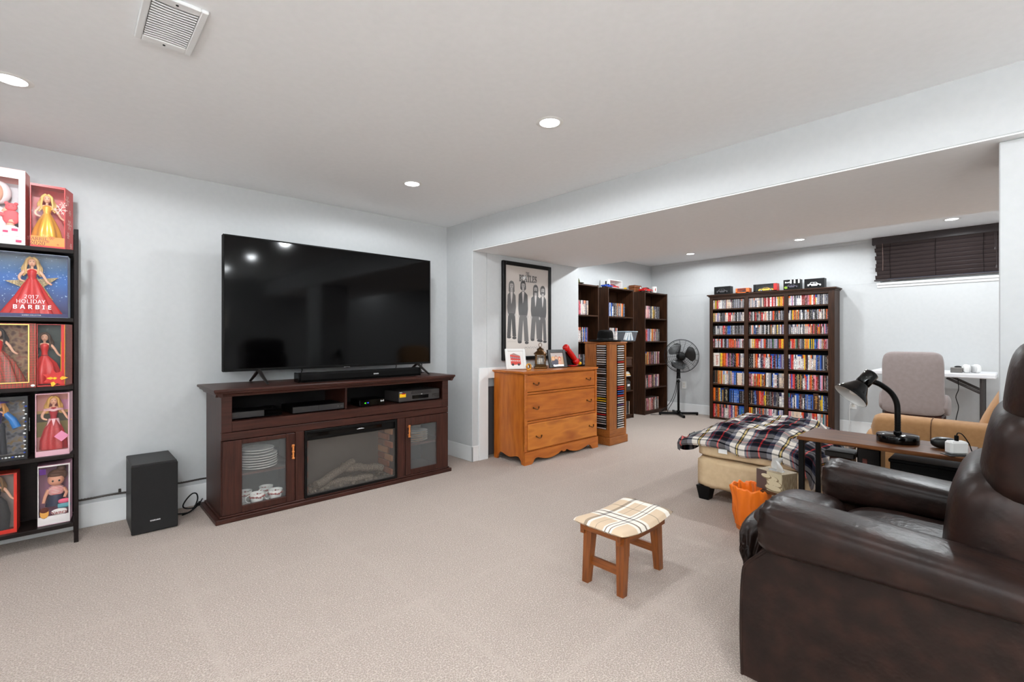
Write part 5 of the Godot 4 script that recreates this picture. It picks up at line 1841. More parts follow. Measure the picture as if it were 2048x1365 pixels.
const SIZES := {"cd": Vector3(0.0104, 0.124, 0.140), "dvd": Vector3(0.0143, 0.190, 0.136)}
const INK := {
	"w": [Color(0.90, 0.88, 0.86), "white"], "c": [Color(0.86, 0.76, 0.66), "cream"], "s": [Color(0.66, 0.65, 0.66), "silver"], "g": [Color(0.47, 0.45, 0.46), "grey"],
	"d": [Color(0.22, 0.21, 0.22), "charcoal"], "k": [Color(0.07, 0.065, 0.065), "black"], "r": [Color(0.76, 0.10, 0.09), "red"], "m": [Color(0.40, 0.10, 0.11), "maroon"],
	"o": [Color(0.88, 0.40, 0.10), "orange"], "y": [Color(0.90, 0.74, 0.16), "yellow"], "b": [Color(0.13, 0.33, 0.66), "blue"], "n": [Color(0.10, 0.12, 0.26), "navy"],
	"t": [Color(0.12, 0.48, 0.52), "teal"], "e": [Color(0.22, 0.42, 0.24), "green"], "p": [Color(0.36, 0.25, 0.46), "purple"], "q": [Color(0.88, 0.52, 0.58), "pink"],
	"u": [Color(0.34, 0.21, 0.13), "brown"], "l": [Color(0.66, 0.62, 0.76), "lavender"], "h": [Color(0.70, 0.55, 0.30), "tan"],
}
var atlas_cells := {}
var media := []
var media_meshes := {}


func spine_atlas() -> void:
	# one picture: a column per spine design (ink, variant), print over 56 pixels; the last 8 rows are the case's own plastic
	var r := RandomNumberGenerator.new()
	r.seed = 99
	var keys: Array = INK.keys()
	var im := img(1024, 64, Color.BLACK)
	var k := 0
	for blue in 2:
		for key: String in keys:
			var c: Color = INK[key][0]
			for variant in (4 if blue == 0 else 2):
				var x := k * 8
				var base := c.lightened(r.randf() * 0.12) if r.randf() < 0.5 else c.darkened(r.randf() * 0.18)
				im.fill_rect(Rect2i(x, 0, 8, 64), base)
				base = base.lerp(Color(base.get_luminance(), base.get_luminance(), base.get_luminance()), 0.24)
				var ink: Color = Color(0.92, 0.9, 0.86) if base.get_luminance() < 0.38 else [Color(0.12, 0.1, 0.1), Color(0.55, 0.08, 0.08), Color(0.12, 0.16, 0.4)][r.randi() % 3]
				var y := 4 + r.randi() % 8
				while y < 50:
					var L := 1 + r.randi() % 3
					if variant > 0 and r.randf() < 0.62:
						im.fill_rect(Rect2i(x + 3 - (r.randi() % 2), y, 2 + r.randi() % 2, L), base.lerp(ink, 0.55 + 0.4 * r.randf()))
					y += L + 1
				if r.randf() < 0.5:
					im.fill_rect(Rect2i(x + 1, 50, 6, 3), base.lerp(ink, 0.5))
				if variant > 0 and r.randf() < 0.35:
					var c2: Color = INK[keys[r.randi() % keys.size()]][0]
					im.fill_rect(Rect2i(x, 0, 8, 5 + r.randi() % 12), c2)
				if blue:
					im.fill_rect(Rect2i(x, 0, 8, 6), Color(0.05, 0.25, 0.60))
				im.fill_rect(Rect2i(x, 56, 8, 8), Color(0.05, 0.24, 0.58) if blue else base.darkened(0.45))
				atlas_cells["%s%d%d" % [key, blue, variant]] = k
				k += 1
	var m := pic(im, 0.32)
	m.texture_repeat = false
	M.spines = m


func media_box(b: B, kind: String, cell: int) -> void:
	var h: Vector3 = SIZES[kind] / 2
	var u0 := (cell * 8 + 1.0) / 1024.0
	var u1 := (cell * 8 + 7.0) / 1024.0
	var vp := 60.0 / 64.0
	var pl := [Vector2(u0, vp), Vector2(u1, vp), Vector2(u1, vp), Vector2(u0, vp)]
	b.face([Vector3(-h.x, -h.y, h.z), Vector3(h.x, -h.y, h.z), Vector3(h.x, h.y, h.z), Vector3(-h.x, h.y, h.z)], Vector3(0, 0, 1), [Vector2(u0, 54.5 / 64), Vector2(u1, 54.5 / 64), Vector2(u1, 0.5 / 64), Vector2(u0, 0.5 / 64)])
	b.face([Vector3(-h.x, -h.y, -h.z), Vector3(h.x, -h.y, -h.z), Vector3(h.x, h.y, -h.z), Vector3(-h.x, h.y, -h.z)], Vector3(0, 0, -1), pl)
	for s: float in [-1.0, 1.0]:
		b.face([Vector3(s * h.x, -h.y, -h.z), Vector3(s * h.x, -h.y, h.z), Vector3(s * h.x, h.y, h.z), Vector3(s * h.x, h.y, -h.z)], Vector3(s, 0, 0), pl)
		b.face([Vector3(-h.x, s * h.y, -h.z), Vector3(h.x, s * h.y, -h.z), Vector3(h.x, s * h.y, h.z), Vector3(-h.x, s * h.y, h.z)], Vector3(0, s, 0), pl)


func add_media(kind: String, xf: Transform3D, ink: String, label: String, group: String, far := 0.0) -> void:
	if atlas_cells.is_empty():
		spine_atlas()
	var blue := 1 if ink == ink.to_upper() else 0
	var key := ink.to_lower()
	var variant := rng.randi() % (2 if blue else 4)
	if group == "discs in the oak tower":
		variant = 0
	var s := xf.scaled_local(Vector3.ONE)
	media.append({"kind": kind, "xf": s, "cell": atlas_cells["%s%d%d" % [key, blue, variant]], "label": label % INK[key][1], "group": group, "dist": xf.origin.distance_to(Vector3(0, 1.17, 0)) + far})


func emit_media() -> void:
	media.sort_custom(func(a, b): return a.dist < b.dist)
	var rest := {"cd": B.new(), "dvd": B.new()}
	var count := {"cd": 0, "dvd": 0}
	for q in media:
		var kind: String = q.kind
		count[kind] += 1
		if count[kind] <= 300:
			var id := "%s%d" % [kind, q.cell]
			if not media_meshes.has(id):
				var b := B.new()
				media_box(b, kind, q.cell)
				media_meshes[id] = b.mesh()
			var o := put("disc_case" if kind == "cd" else "film_case", media_meshes[id], M.spines, self)
			o.transform = q.xf
			tag(o, q.label, "disc case" if kind == "cd" else "film case", q.group)
		else:
			rest[kind].t = q.xf
			media_box(rest[kind], kind, q.cell)
	single("disc_cases", rest.cd, M.spines, Vector3.ZERO, "the further rows of music disc cases packed on the upper shelves of the wide cabinet", "disc cases").set_meta("kind", "stuff")
	single("film_cases", rest.dvd, M.spines, Vector3.ZERO, "the further film cases filling the tall bookcases and the cabinet's far column", "film cases").set_meta("kind", "stuff")


func media_cabinet() -> void:
	var X := 6.85
	var o := thing("media_cabinet", "wide dark brown three-column media cabinet packed with disc and film cases", "cabinet", V(6.97, 0, 2.30))
	var b := nb(o)
	for q: Array in [[3.032, 3.075], [2.538, 2.591], [2.044, 2.091], [1.528, 1.596]]:
		b = nb(o)
		b.box(X, X + 0.02, 0, 1.765, q[0], q[1], 0.003)
		part("stile", b, M.darkcasey, o)
	for q: Array in [[3.055, 3.075], [2.555, 2.575], [2.06, 2.08], [1.528, 1.548]]:
		b = nb(o)
		b.box(X + 0.02, 7.10, 0, 1.765, q[0], q[1], 0.001)
		part("upright_panel", b, M.darkcasey, o)
	b = nb(o)
	b.box(X + 0.001, X + 0.02, 1.728, 1.765, 1.596, 3.032, 0.002)
	part("top_rail", b, M.darkcasez, o)
	b = nb(o)
	b.box(X - 0.028, 7.10, 1.78, 1.80, 1.50, 3.105, 0.005)
	b.box(X - 0.012, 7.10, 1.765, 1.78, 1.515, 3.088, 0.004)
	part("cornice", b, M.darkcasez, o)
	b = nb(o)
	b.box(7.095, 7.102, 0.02, 1.765, 1.55, 3.05, 0)
	part("back_panel", b, M.inside, o)
	var cols := [[2.591, 3.032], [2.091, 2.538], [1.596, 2.044]]
	var bottoms := [1.595, 1.409, 1.224, 1.036, 0.766, 0.514, 0.262, 0.03]
	for c: Array in cols:
		for y: float in bottoms:
			b = nb(o)
			b.box(X + 0.012, 7.09, y - 0.02, y, c[0], c[1], 0.001)
			part("shelf_board", b, M.darkcasez, o)
	var rows := [
		["ckyurrcwwwsdwdsmccccwmdkgsgsgsgdgwgsk", "scssswsnswccgscdrmrwrmrwwrwrnwwykyoyro", "wwlqwkgswwwwrkrkmkqoocwrrywsgkgdwgsdg"],
		["hkcwlglcdkgkgdwcwcrmrwcdwgdkwgdsgwcwc", "mdkgwkmrkdwkmrrwcrcwkdwsgrokdkgwdgskg", "wgkyouohuodgwdkswkwukdkgwdksuwwcdwukon"],
		["kdswdwdgcsurrmmkdbbbsdkwdskdgkdgskgsk", "kgwoskbnndwswgdkswkdwkuhgwcsdyskwwkls", "gkwswswswswdwkscwcwrwoumrukryokmwkqpnm"],
		["mkwswskwmrdwgdklsgorororuoqgqlswwmuk", "gwcycyorrrwwplwsorkgsgslkegslgkoroyyo", "kwrrrosekumsgkgyohoytkykybnpqwlchmrmqs"],
		["cwwwwwyyoorqpkqdkpkoorkswcs", "kdkcmorwwnnmrwwwkRBKmBkbBpsl", "nprrwwwWWWwwymkwcwwccBNgbnsdku"],
		["kukhohowywwcgshLBBDCCCCsW", "MQCHRHORYMUOkwsskbwWKgcccc", "wrbrrkkhkhkkwwRBwroumrqrmklqkmksu"],
		["oukuoyBkHhkkkkBKBNBBbbKDKGK", "kuknbnmmorrryykukgkmdndgkwwww", "pnbwkWbBkmdwkbgkBBNBukukuyyBknkn"],
		["rmuoukqkwwcqrpwgomkBTBB", "oyukkwngrdosgswqqqwwskbwlsn", "qccccccwwrknwscrrwrwswtsmo"],
	]
	var broad := [[2.975, 4, 0.19, 0.075, "broad white boxed set with red print at the left of the fifth row, wide cabinet", Color(0.86, 0.82, 0.78), Color(0.66, 0.28, 0.18)], [2.84, 6, 0.205, 0.06, "broad black boxed set with pale lettering, seventh row, left column, wide cabinet", Color(0.08, 0.07, 0.06), Color(0.70, 0.64, 0.52)], [1.73, 6, 0.21, 0.055, "broad dark brown boxed set with gold lettering, seventh row, right column, wide cabinet", Color(0.25, 0.14, 0.07), Color(0.80, 0.58, 0.26)]]
	for r in 8:
		for c in 3:
			var kind := "cd" if r < 4 else "dvd"
			var s: Vector3 = SIZES[kind]
			var L: float = cols[c][1] - cols[c][0] - 0.006
			var n := int(L / (s.x + 0.0002))
			var seq: String = rows[r][c]
			var hgt: float = s.y
			for k in n:
				var ink := seq[int(float(k) * seq.length() / n)]
				var d: float = cols[c][1] - 0.003 - s.x / 2 - k * (L - s.x) / (n - 1)
				var j := rng.randf()
				if broad.any(func(q): return q[1] == r and absf(q[0] - d) < q[3] / 2 + s.x / 2):
					continue
				var xf := Transform3D(Basis(Vector3.UP, -PI / 2), V(X + 0.022 + s.z / 2 + (0.006 * j if kind == "dvd" else 0.003 * j), bottoms[r] + hgt / 2 + 0.0005, d))
				var label := "%s %s, %s from left, %s row, %s column of wide cabinet" % ["%s", "disc case" if kind == "cd" else "film case", nth(k + 1), ["top", "second", "third", "fourth", "fifth", "sixth", "seventh", "bottom"][r], ["left", "middle", "right"][c]]
				add_media(kind, xf, ink, label, ("disc cases in the wide cabinet" if kind == "cd" else "film cases in the wide cabinet"))
	# a broad boxed set with a printed front
	for k in 3:
		var q: Array = broad[k]
		var y0: float = bottoms[q[1]]
		var at := V(X + 0.085, y0, q[0])
		var box := thing("boxed_set", q[4], "boxed set", at, "boxed sets in the wide cabinet")
		b = nb(box)
		b.box(X + 0.008, X + 0.15, y0 + 0.0005, y0 + q[2], q[0] - q[3] / 2, q[0] + q[3] / 2, 0.002)
		part("case", b, mat(q[5], 0.4), box)
		b = nb(box)
		for kk in 9:
			var w := 0.3 + 0.5 * rng.randf()
			var y: float = y0 + q[2] * (0.12 + 0.085 * kk)
			b.box(X + 0.0072, X + 0.009, y, y + q[2] * 0.045, q[0] - q[3] * 0.5 * w, q[0] + q[3] * 0.5 * w * rng.randf(), 0)
		part("cover_print", b, mat(q[6], 0.5), box)


func bookcases() -> void:
	var cases := [[4.62, 5.252, "left"], [5.465, 6.105, "middle"], [6.41, 7.085, "right"]]
	var D := 3.87
	var shelf_y := [1.478, 1.125, 0.768, 0.41, 0.055]
	for k in 3:
		var c: Array = cases[k]
		var o := thing("bookcase", "tall narrow dark brown bookcase, the %s of the three behind the oak disc tower" % c[2], "bookcase", V((c[0] + c[1]) / 2, 0, 4.02), "tall bookcases")
		var b := nb(o)
		for x: Array in [[c[0], c[0] + 0.018], [c[1] - 0.018, c[1]]]:
			b = nb(o)
			b.box(x[0], x[1], 0, 1.885, D, 4.165, 0.001)
			part("side_panel", b, M.darkcasey, o)
		b = nb(o)
		b.box(c[0] + 0.018, c[1] - 0.018, 1.862, 1.88, D + 0.001, 4.165, 0.001)
		part("top_board", b, M.darkcasex, o)
		for y: float in shelf_y:
			b = nb(o)
			b.box(c[0] + 0.018, c[1] - 0.018, y - 0.018, y, D + 0.002, 4.16, 0.001)
			part("shelf_board", b, M.darkcasex, o)
		b = nb(o)
		b.box(c[0] + 0.018, c[1] - 0.018, 0, 0.037, D + 0.012, D + 0.026, 0.001)
		part("kick_board", b, M.darkcasex, o)
		b = nb(o)
		b.box(c[0] + 0.018, c[1] - 0.018, 0.04, 1.862, 4.16, 4.164, 0)
		part("back_panel", b, M.darkcasey, o)
	var fills := [
		[0, 0, 4.645, 5.07, "wnlwqwckcwqrqwcwcwgcc"], [0, 1, 4.645, 5.06, "kmukrwcmwuwwwkcbhpbpu"], [0, 2, 4.645, 5.0, "wwkBBrwkmdkgk"],
		[1, 0, 5.49, 5.92, "cWBwdBwwgdksdhwgwkscohkbk"], [1, 1, 5.49, 5.74, "lqwkcswwgwww"], [1, 4, 5.80, 6.05, "kdmgqkgdkc"],
		[2, 0, 6.44, 6.90, "cqqcqqcqwukdwyhykuwnkgdkg"], [2, 1, 6.44, 6.90, "umorqplnpwcyohcmqwksckwk"], [2, 2, 6.44, 6.90, "BLHuohumrukqkhulkcquqcu"], [2, 3, 6.44, 6.89, "dcmwkcrqwqumkhcmdpwwcq"], [2, 4, 6.44, 6.87, "qcumqmrcuqcrumkhwudkwc"],
	]
	for f: Array in fills:
		var s: Vector3 = SIZES.dvd
		var n := int((f[3] - f[2]) / s.x)
		var seq: String = f[4]
		for k in n:
			var y: float = shelf_y[f[1]]
			var xf := Transform3D(Basis(), V(f[2] + s.x * (k + 0.5), y + s.y / 2 + 0.0005, D + 0.03 + s.z / 2 + 0.006 * rng.randf()))
			add_media("dvd", xf, seq[int(float(k) * seq.length() / n)], "%s film case, %s from left, %s shelf of the %s tall bookcase" % ["%s", nth(k + 1), ["top", "second", "third", "fourth", "bottom"][f[1]], cases[f[0]][2]], "film cases in the tall bookcases")
	# what else the middle bookcase holds
	var at := V(5.93, 1.126, 3.93)
	var o := thing("plastic_bin", "clear plastic bin of blue and white packets jutting from the middle bookcase", "bin", at)
	var b := B.new()
	var ro := func(w: float, d: float, y: float) -> PackedVector3Array:
		return PackedVector3Array([Vector3(-w, y, -d), Vector3(w, y, -d), Vector3(w, y, d), Vector3(-w, y, d)])
	var lo: PackedVector3Array = ro.call(0.12, 0.12, 0.002)
	var hi: PackedVector3Array = ro.call(0.15, 0.14, 0.14)
	b.face(Array(lo), Vector3.DOWN)
	for k in 4:
		var l := (k + 1) % 4
		b.face([lo[k], lo[l], hi[l], hi[k]], ((lo[k] + lo[l]) * Vector3(1, 0, 1)).normalized())
	part("tub", b, glass(0.10, Color(0.85, 0.9, 0.95), 0.1), o)
	b = B.new()
	for k in 4:
		var l := (k + 1) % 4
		b.tube([hi[k], hi[l]], 0.006, 6)
	part("rim", b, mat(Color(0.75, 0.82, 0.86), 0.3), o)
	for k in 9:
		b = B.new()
		b.t = Transform3D(Basis(Vector3(0, 0, 1), -0.5 + 0.13 * k), Vector3(-0.085 + 0.021 * k, 0.07, 0.095 - 0.01 * (k % 3)))
		b.cbox(Vector3.ZERO, Vector3(0.012, 0.058, 0.02), 0.003)
		part("packet", b, [M.white, mat(Color(0.45, 0.65, 0.72), 0.5), mat(Color(0.20, 0.26, 0.45), 0.5)][k % 3], o)
	at = V(5.95, 0.769, 3.95)
	o = thing("keepsake_box", "plain brown box on the third shelf of the middle bookcase", "box", at)
	b = nb(o)
	b.box(5.90, 6.07, 0.769, 0.89, 3.88, 4.05, 0.004)
	part("body", b, mat(Color(0.26, 0.17, 0.12), 0.6), o)
	b = nb(o)
	b.box(5.895, 6.075, 0.868, 0.895, 3.875, 4.055, 0.004)
	part("lid", b, mat(Color(0.30, 0.20, 0.14), 0.6), o)
	for k in 5:
		at = V(5.93, 0.615 + k * 0.013, 3.98)
		b = nbat(at)
		b.t = Transform3D(Basis(Vector3.UP, -0.2 + 0.13 * k), Vector3.ZERO)
		b.cbox(Vector3(0, 0.0062, 0), Vector3(0.115, 0.006, 0.09), 0.003)
		single("envelope_stack", b, M.paper if k != 1 else mat(Color(0.86, 0.66, 0.30), 0.7), at, "%s paper bundle of the pile on the middle bookcase's organiser" % ["lowest", "second, tan coloured", "third", "fourth", "topmost"][k], "papers", "paper bundles on the middle bookcase")
	at = V(5.93, 0.411, 3.98)
	for k in 2:
		at = V(5.87 + k * 0.12, 0.411, 3.98)
		o = thing("magazine_file", "%s black magazine file with white label on the middle bookcase" % ["left", "right"][k], "file box", at, "magazine files")
		b = nb(o)
		b.t = b.t * Transform3D(FX, Vector3.ZERO)
		b.prism(PackedVector2Array([Vector2(3.885, 0.411), Vector2(4.10, 0.411), Vector2(4.10, 0.60), Vector2(3.96, 0.60), Vector2(3.885, 0.53)]), at.x - 0.052, at.x + 0.052)
		part("case", b, mat(Color(0.10, 0.09, 0.09) if k == 0 else Color(0.20, 0.19, 0.18), 0.6), o)
		b = nb(o)
		b.box(at.x - 0.03, at.x + 0.03, 0.47, 0.50, 3.882, 3.886, 0)
		part("label_card", b, M.white, o)
	at = V(5.93, 0.60, 3.99)
	b = nbat(at)
	b.box(5.81, 6.07, 0.601, 0.614, 3.88, 4.1, 0.002)
	single("organiser_tray", b, M.black, at, "black tray lying over the magazine files under the paper pile", "tray")
	# on top of the bookcases
	var T := 1.8855
	o = thing("camouflage_cap", "camouflage cap half hidden by the wall on the left bookcase", "cap", V(4.83, T, 3.97))
	b = B.new()
	b.lathe(Vector3.ZERO, [Vector2(0.09, 0), Vector2(0.088, 0.03), Vector2(0.07, 0.07), Vector2(0.035, 0.092), Vector2(0, 0.097)], 28)
	var camo := tri_mat(noise(71, 0.03, [Color(0.13, 0.13, 0.08), Color(0.36, 0.34, 0.16), Color(0.20, 0.24, 0.10), Color(0.50, 0.46, 0.30)], FastNoiseLite.TYPE_CELLULAR, 1, 256), Vector3.ONE * 6.0, 0.9)
	part("crown", b, camo, o)
	b = B.new()
	b.pillow(Vector3(0.06, 0.006, 0.05), Vector3(0.075, 0.005, 0.065), 2.3, Basis(Vector3.UP, 0.7), 24, 8)
	part("peak", b, camo, o)
	toy_car("blue open toy car at the left end of the middle bookcase", V(5.57, 1.8855, 3.965), 0.19, M.blue, 1.0, true, 0.0)
	o = thing("display_box", "white window box holding a red toy car on the middle bookcase", "toy box", V(5.85, T, 4.09))
	b = nb(o)
	b.box(5.68, 6.03, T, T + 0.01, 4.02, 4.16, 0)
	b.box(5.68, 6.03, T + 0.125, T + 0.135, 4.02, 4.16, 0)
	b.box(5.68, 5.69, T + 0.01, T + 0.125, 4.02, 4.16, 0)
	b.box(6.02, 6.03, T + 0.01, T + 0.125, 4.02, 4.16, 0)
	b.box(5.69, 6.02, T + 0.01, T + 0.125, 4.15, 4.16, 0)
	b.box(5.69, 5.725, T + 0.01, T + 0.125, 4.02, 4.024, 0)
	b.box(5.725, 6.02, T + 0.01, T + 0.026, 4.02, 4.024, 0)
	part("carton", b, M.white, o)
	b = nb(o)
	b.box(5.725, 6.02, T + 0.026, T + 0.125, 4.021, 4.023, 0)
	part("window_pane", b, M.clear, o)
	b = nb(o)
	b.box(5.678, 5.68, T + 0.03, T + 0.11, 4.05, 4.07, 0)
	part("black_mark", b, M.black, o)
	toy_car("red toy car inside the white window box", V(5.87, T + 0.0105, 4.09), 0.24, M.red, 1.0, false, 0.0)
	toy_car("tiny yellow toy car beside the white window box", V(5.99, T, 3.94), 0.10, M.yellow, 1.0, false, 0.5)
	o = thing("trinket_box", "brown wooden box with metal clasp at the back of the right bookcase top", "box", V(6.50, T, 4.1))
	b = nb(o)
	b.box(6.42, 6.60, T, T + 0.07, 4.05, 4.155, 0.004)
	part("body", b, M.stoolwoodx, o)
	b = nb(o)
	b.box(6.415, 6.605, T + 0.072, T + 0.11, 4.045, 4.16, 0.005)
	part("lid", b, M.stoolwoodx, o)
	b = nb(o)
	b.box(6.55, 6.575, T + 0.03, T + 0.09, 4.038, 4.05, 0.003)
	part("clasp", b, M.chrome, o)
	toy_car("red and white open toy car on the right bookcase beside the mug", V(6.56, T, 3.945), 0.25, M.red, 1.0, false, 0.0)
	o = thing("mug", "white mug with small red and black print on the right bookcase", "mug", V(6.80, T, 3.94))
	b = B.new()
	b.lathe(Vector3.ZERO, [Vector2(0, 0.004), Vector2(0.038, 0), Vector2(0.042, 0.004), Vector2(0.042, 0.098), Vector2(0.040, 0.1), Vector2(0.038, 0.098), Vector2(0.037, 0.012), Vector2(0, 0.008)], 28)
	part("cup", b, M.porcelain, o)
	b = B.new()
	var pts := []
	for k in 11:
		var a := -PI / 2 + PI * k / 10
		pts.append(Vector3(0.040 + 0.03 * cos(a), 0.05 + 0.032 * sin(a), 0))
	b.tube(pts, 0.006, 8)
	part("handle", b, M.porcelain, o)
	b = B.new()
	for q: Array in [[-0.9, 0.065, 0.009], [-1.4, 0.05, 0.008], [-1.1, 0.035, 0.007]]:
		b.pillow(Vector3(-0.0415 * sin(-q[0]) * 0.6, q[1], 0.0415 * 0.8), Vector3(q[2], q[2], 0.008), 2.0, Basis(), 10, 6)
	part("print", b, M.red, o)


# a small model car along x
func toy_car(label: String, at: Vector3, L: float, paint: Material, s: float, open: bool, turn: float) -> Node3D:
	var o := thing("toy_car", label, "toy car", at, "", turn)
	var k := L / 0.24
	var S := Transform3D(Basis().scaled(Vector3.ONE * k), Vector3.ZERO)
	var b := B.new()
	b.t = S
	b.prism(PackedVector2Array([Vector2(-0.118, 0.014), Vector2(0.118, 0.014), Vector2(0.12, 0.03), Vector2(0.10, 0.042), Vector2(0.05, 0.045), Vector2(-0.05, 0.047), Vector2(-0.10, 0.046), Vector2(-0.12, 0.034)]), -0.045, 0.045)
	if not open:
		b.prism(PackedVector2Array([Vector2(-0.06, 0.045), Vector2(0.055, 0.045), Vector2(0.02, 0.066), Vector2(-0.032, 0.067)]), -0.036, 0.036)
	part("body", b, paint, o)
	b = B.new()
	b.t = S
	if open:
		b.prism(PackedVector2Array([Vector2(0.028, 0.046), Vector2(0.034, 0.046), Vector2(0.016, 0.066), Vector2(0.012, 0.066)]), -0.036, 0.036)
	else:
		b.prism(PackedVector2Array([Vector2(-0.05, 0.048), Vector2(0.043, 0.048), Vector2(0.016, 0.063), Vector2(-0.03, 0.064)]), -0.0372, 0.0372)
	part("windows", b, M.blackgloss, o)
	for x: float in [-0.072, 0.074]:
		for z: float in [-1.0, 1.0]:
			b = B.new()
			b.t = S * Transform3D(Basis(Vector3(1, 0, 0), PI / 2), Vector3(x, 0.019, z * 0.04))
			b.cyl(Vector3(0, -0.0075, 0), 0.019, 0.015, 14)
			var w := part("wheel", b, M.blackmatte, o)
			b = B.new()
			b.t = S * Transform3D(Basis(Vector3(1, 0, 0), PI / 2), Vector3(x, 0.019, z * 0.0478))
			b.cyl(Vector3(0, -0.0005, 0), 0.011, 0.001, 12, 0.0)
			part("hub", b, M.chrome, w)
	return o


func fan() -> void:
	var c := V(6.80, 0, 3.53)
	var o := thing("pedestal_fan", "black pedestal fan with round wire guard on a crossed base", "fan", c)
	var b: B
	for a: float in [deg_to_rad(43), deg_to_rad(133)]:
		b = B.new()
		b.t = Transform3D(Basis(Vector3.UP, a + (0.0 if a < 1.5 else 0.0)), Vector3(0, 0.022 if a < 1.5 else 0.03, 0))
		b.cbox(Vector3.ZERO, Vector3(0.29, 0.016, 0.017), 0.003)
		part("base_bar", b, M.black, o)
	for q: Array in [[1, 43], [-1, 43], [1, 133], [-1, 133]]:
		b = B.new()
		b.t = Transform3D(Basis(Vector3.UP, deg_to_rad(q[1])), Vector3.ZERO)
		b.cbox(Vector3(0.275 * q[0], 0.006 if q[1] < 90 else 0.009, 0), Vector3(0.012, 0.007 if q[1] < 90 else 0.009, 0.018), 0.002)
		part("foot", b, M.black, o)
	b = B.new()
	b.cyl(Vector3(0, 0.04, 0), 0.03, 0.03, 20)
	part("collar", b, M.black, o)
	b = B.new()
	b.cyl(Vector3(0, 0.05, 0), 0.0165, 0.50, 16)
	part("pole", b, M.black, o)
	b = B.new()
	b.cyl(Vector3(0, 0.50, 0), 0.024, 0.03, 16, 0.004)
	part("pole_clamp", b, M.black, o)
	b = B.new()
	b.cyl(Vector3(0, 0.56, 0), 0.031, 0.028, 20, 0.003)
	b.lathe(Vector3(0, 0.588, 0), [Vector2(0, 0), Vector2(0.028, 0), Vector2(0.026, 0.11), Vector2(0.03, 0.2), Vector2(0.02, 0.24), Vector2(0, 0.24)], 20)
	part("control_neck", b, M.black, o)
	b = B.new()
	b.cyl(Vector3(0, 0.543, 0), 0.029, 0.018, 20, 0.003)
	part("height_ring", b, mat(Color(0.45, 0.45, 0.45), 0.4), o)
	# head turned to the camera, tipped up a little
	var H := Transform3D(Basis(Vector3.UP, deg_to_rad(-60)) * Basis(Vector3(1, 0, 0), deg_to_rad(-6)), Vector3(0.03, 0.90, 0.03))
	b = B.new()
	b.t = H * Transform3D(Basis(Vector3(1, 0, 0), PI / 2), Vector3.ZERO)
	b.lathe(Vector3(0, -0.14, 0), [Vector2(0, 0), Vector2(0.055, 0.01), Vector2(0.07, 0.05), Vector2(0.065, 0.11), Vector2(0.03, 0.13), Vector2(0, 0.13)], 24)
	part("motor", b, M.black, o)
	for k in 3:
		b = B.new()
		var rows := []
		for i in 9:
			var f := i / 8.0
			var r := 0.035 + 0.17 * f
			var w := 0.42 + 0.55 * sin(f * 2.2)
			if f > 0.8:
				w *= 1.0 - pow((f - 0.8) / 0.2, 2) * 0.35
			var line := PackedVector3Array()
			for j in 9:
				var g := j / 8.0 - 0.5
				var a := PI * 2 / 3 * k + 0.22 + g * w * 1.5
				line.append(Vector3(r * cos(a), r * sin(a), 0.03 + 0.05 * g * (1.0 - 0.3 * f) + 0.006 * cos(g * 3.0)))
			rows.append(line)
		b.t = H
		b.grid(rows, false, Vector3.INF)
		var thick := []
		for line: PackedVector3Array in rows:
			var l2 := PackedVector3Array()
			for p in line:
				l2.append(p - Vector3(0, 0, 0.0025))
			thick.append(l2)
		b.grid(thick, false, Vector3.INF, Vector2.ONE, true)
		part("blade", b, mat(Color(0.05, 0.045, 0.045), 0.28), o)
	b = B.new()
	b.t = H * Transform3D(Basis(Vector3(1, 0, 0), PI / 2), Vector3(0, 0, 0.01))
	b.lathe(Vector3.ZERO, [Vector2(0, 0), Vector2(0.04, 0), Vector2(0.042, 0.03), Vector2(0.03, 0.045), Vector2(0, 0.05)], 20)
	part("hub", b, M.black, o)
	# wire guard: rim, rings and spokes
	var R := 0.248
	var wire := func(b: B, r: float, z: float, th: float) -> void:
		var pts := []
		for j in 49:
			var a := TAU * j / 48
			pts.append(Vector3(r * cos(a), r * sin(a), z))
		b.tube(pts, th, 5)
	b = B.new()
	b.t = H
	wire.call(b, R, 0.03, 0.0055)
	part("guard_rim", b, M.black, o)
	b = B.new()
	b.t = H
	for k in 7:
		var r := 0.075 + 0.026 * k
		wire.call(b, r, 0.03 + 0.055 * sqrt(1.0 - pow(r / R, 2.5)), 0.0012)
		wire.call(b, r, 0.03 - 0.055 * sqrt(1.0 - pow(r / R, 2.5)), 0.0012)
	for k in 16:
		var a := TAU * k / 16 + 0.1
		for s: float in [1.0, -1.0]:
			var pts := []
			for j in 7:
				var r := 0.045 + (R - 0.045) * j / 6.0
				pts.append(Vector3(r * cos(a), r * sin(a), 0.03 + s * 0.055 * sqrt(maxf(0.0, 1.0 - pow(r / R, 2.5)))))
			b.tube(pts, 0.0012, 4)
	part("wire_guard", b, M.black, o)
	b = B.new()
	b.t = H * Transform3D(Basis(Vector3(1, 0, 0), PI / 2), Vector3(0, 0, 0.083))
	b.cyl(Vector3.ZERO, 0.05, 0.008, 24, 0.003)
	part("badge", b, M.black, o)
	b = B.new()
	b.t = Transform3D(Basis(), -c)
	b.tube(smooth([V(6.775, 0.56, 3.545), V(6.76, 0.40, 3.56), V(6.735, 0.25, 3.60), V(6.70, 0.16, 3.64), V(6.64, 0.07, 3.70), V(6.60, 0.006, 3.74), V(6.55, 0.004, 3.78), V(6.52, 0.004, 3.84)], 5), 0.004, 8)
	b.tube(smooth([V(6.775, 0.53, 3.545), V(6.77, 0.36, 3.55), V(6.755, 0.2, 3.60), V(6.73, 0.08, 3.66), V(6.74, 0.012, 3.68)], 5), 0.004, 8)
	part("cord", b, M.black, o)


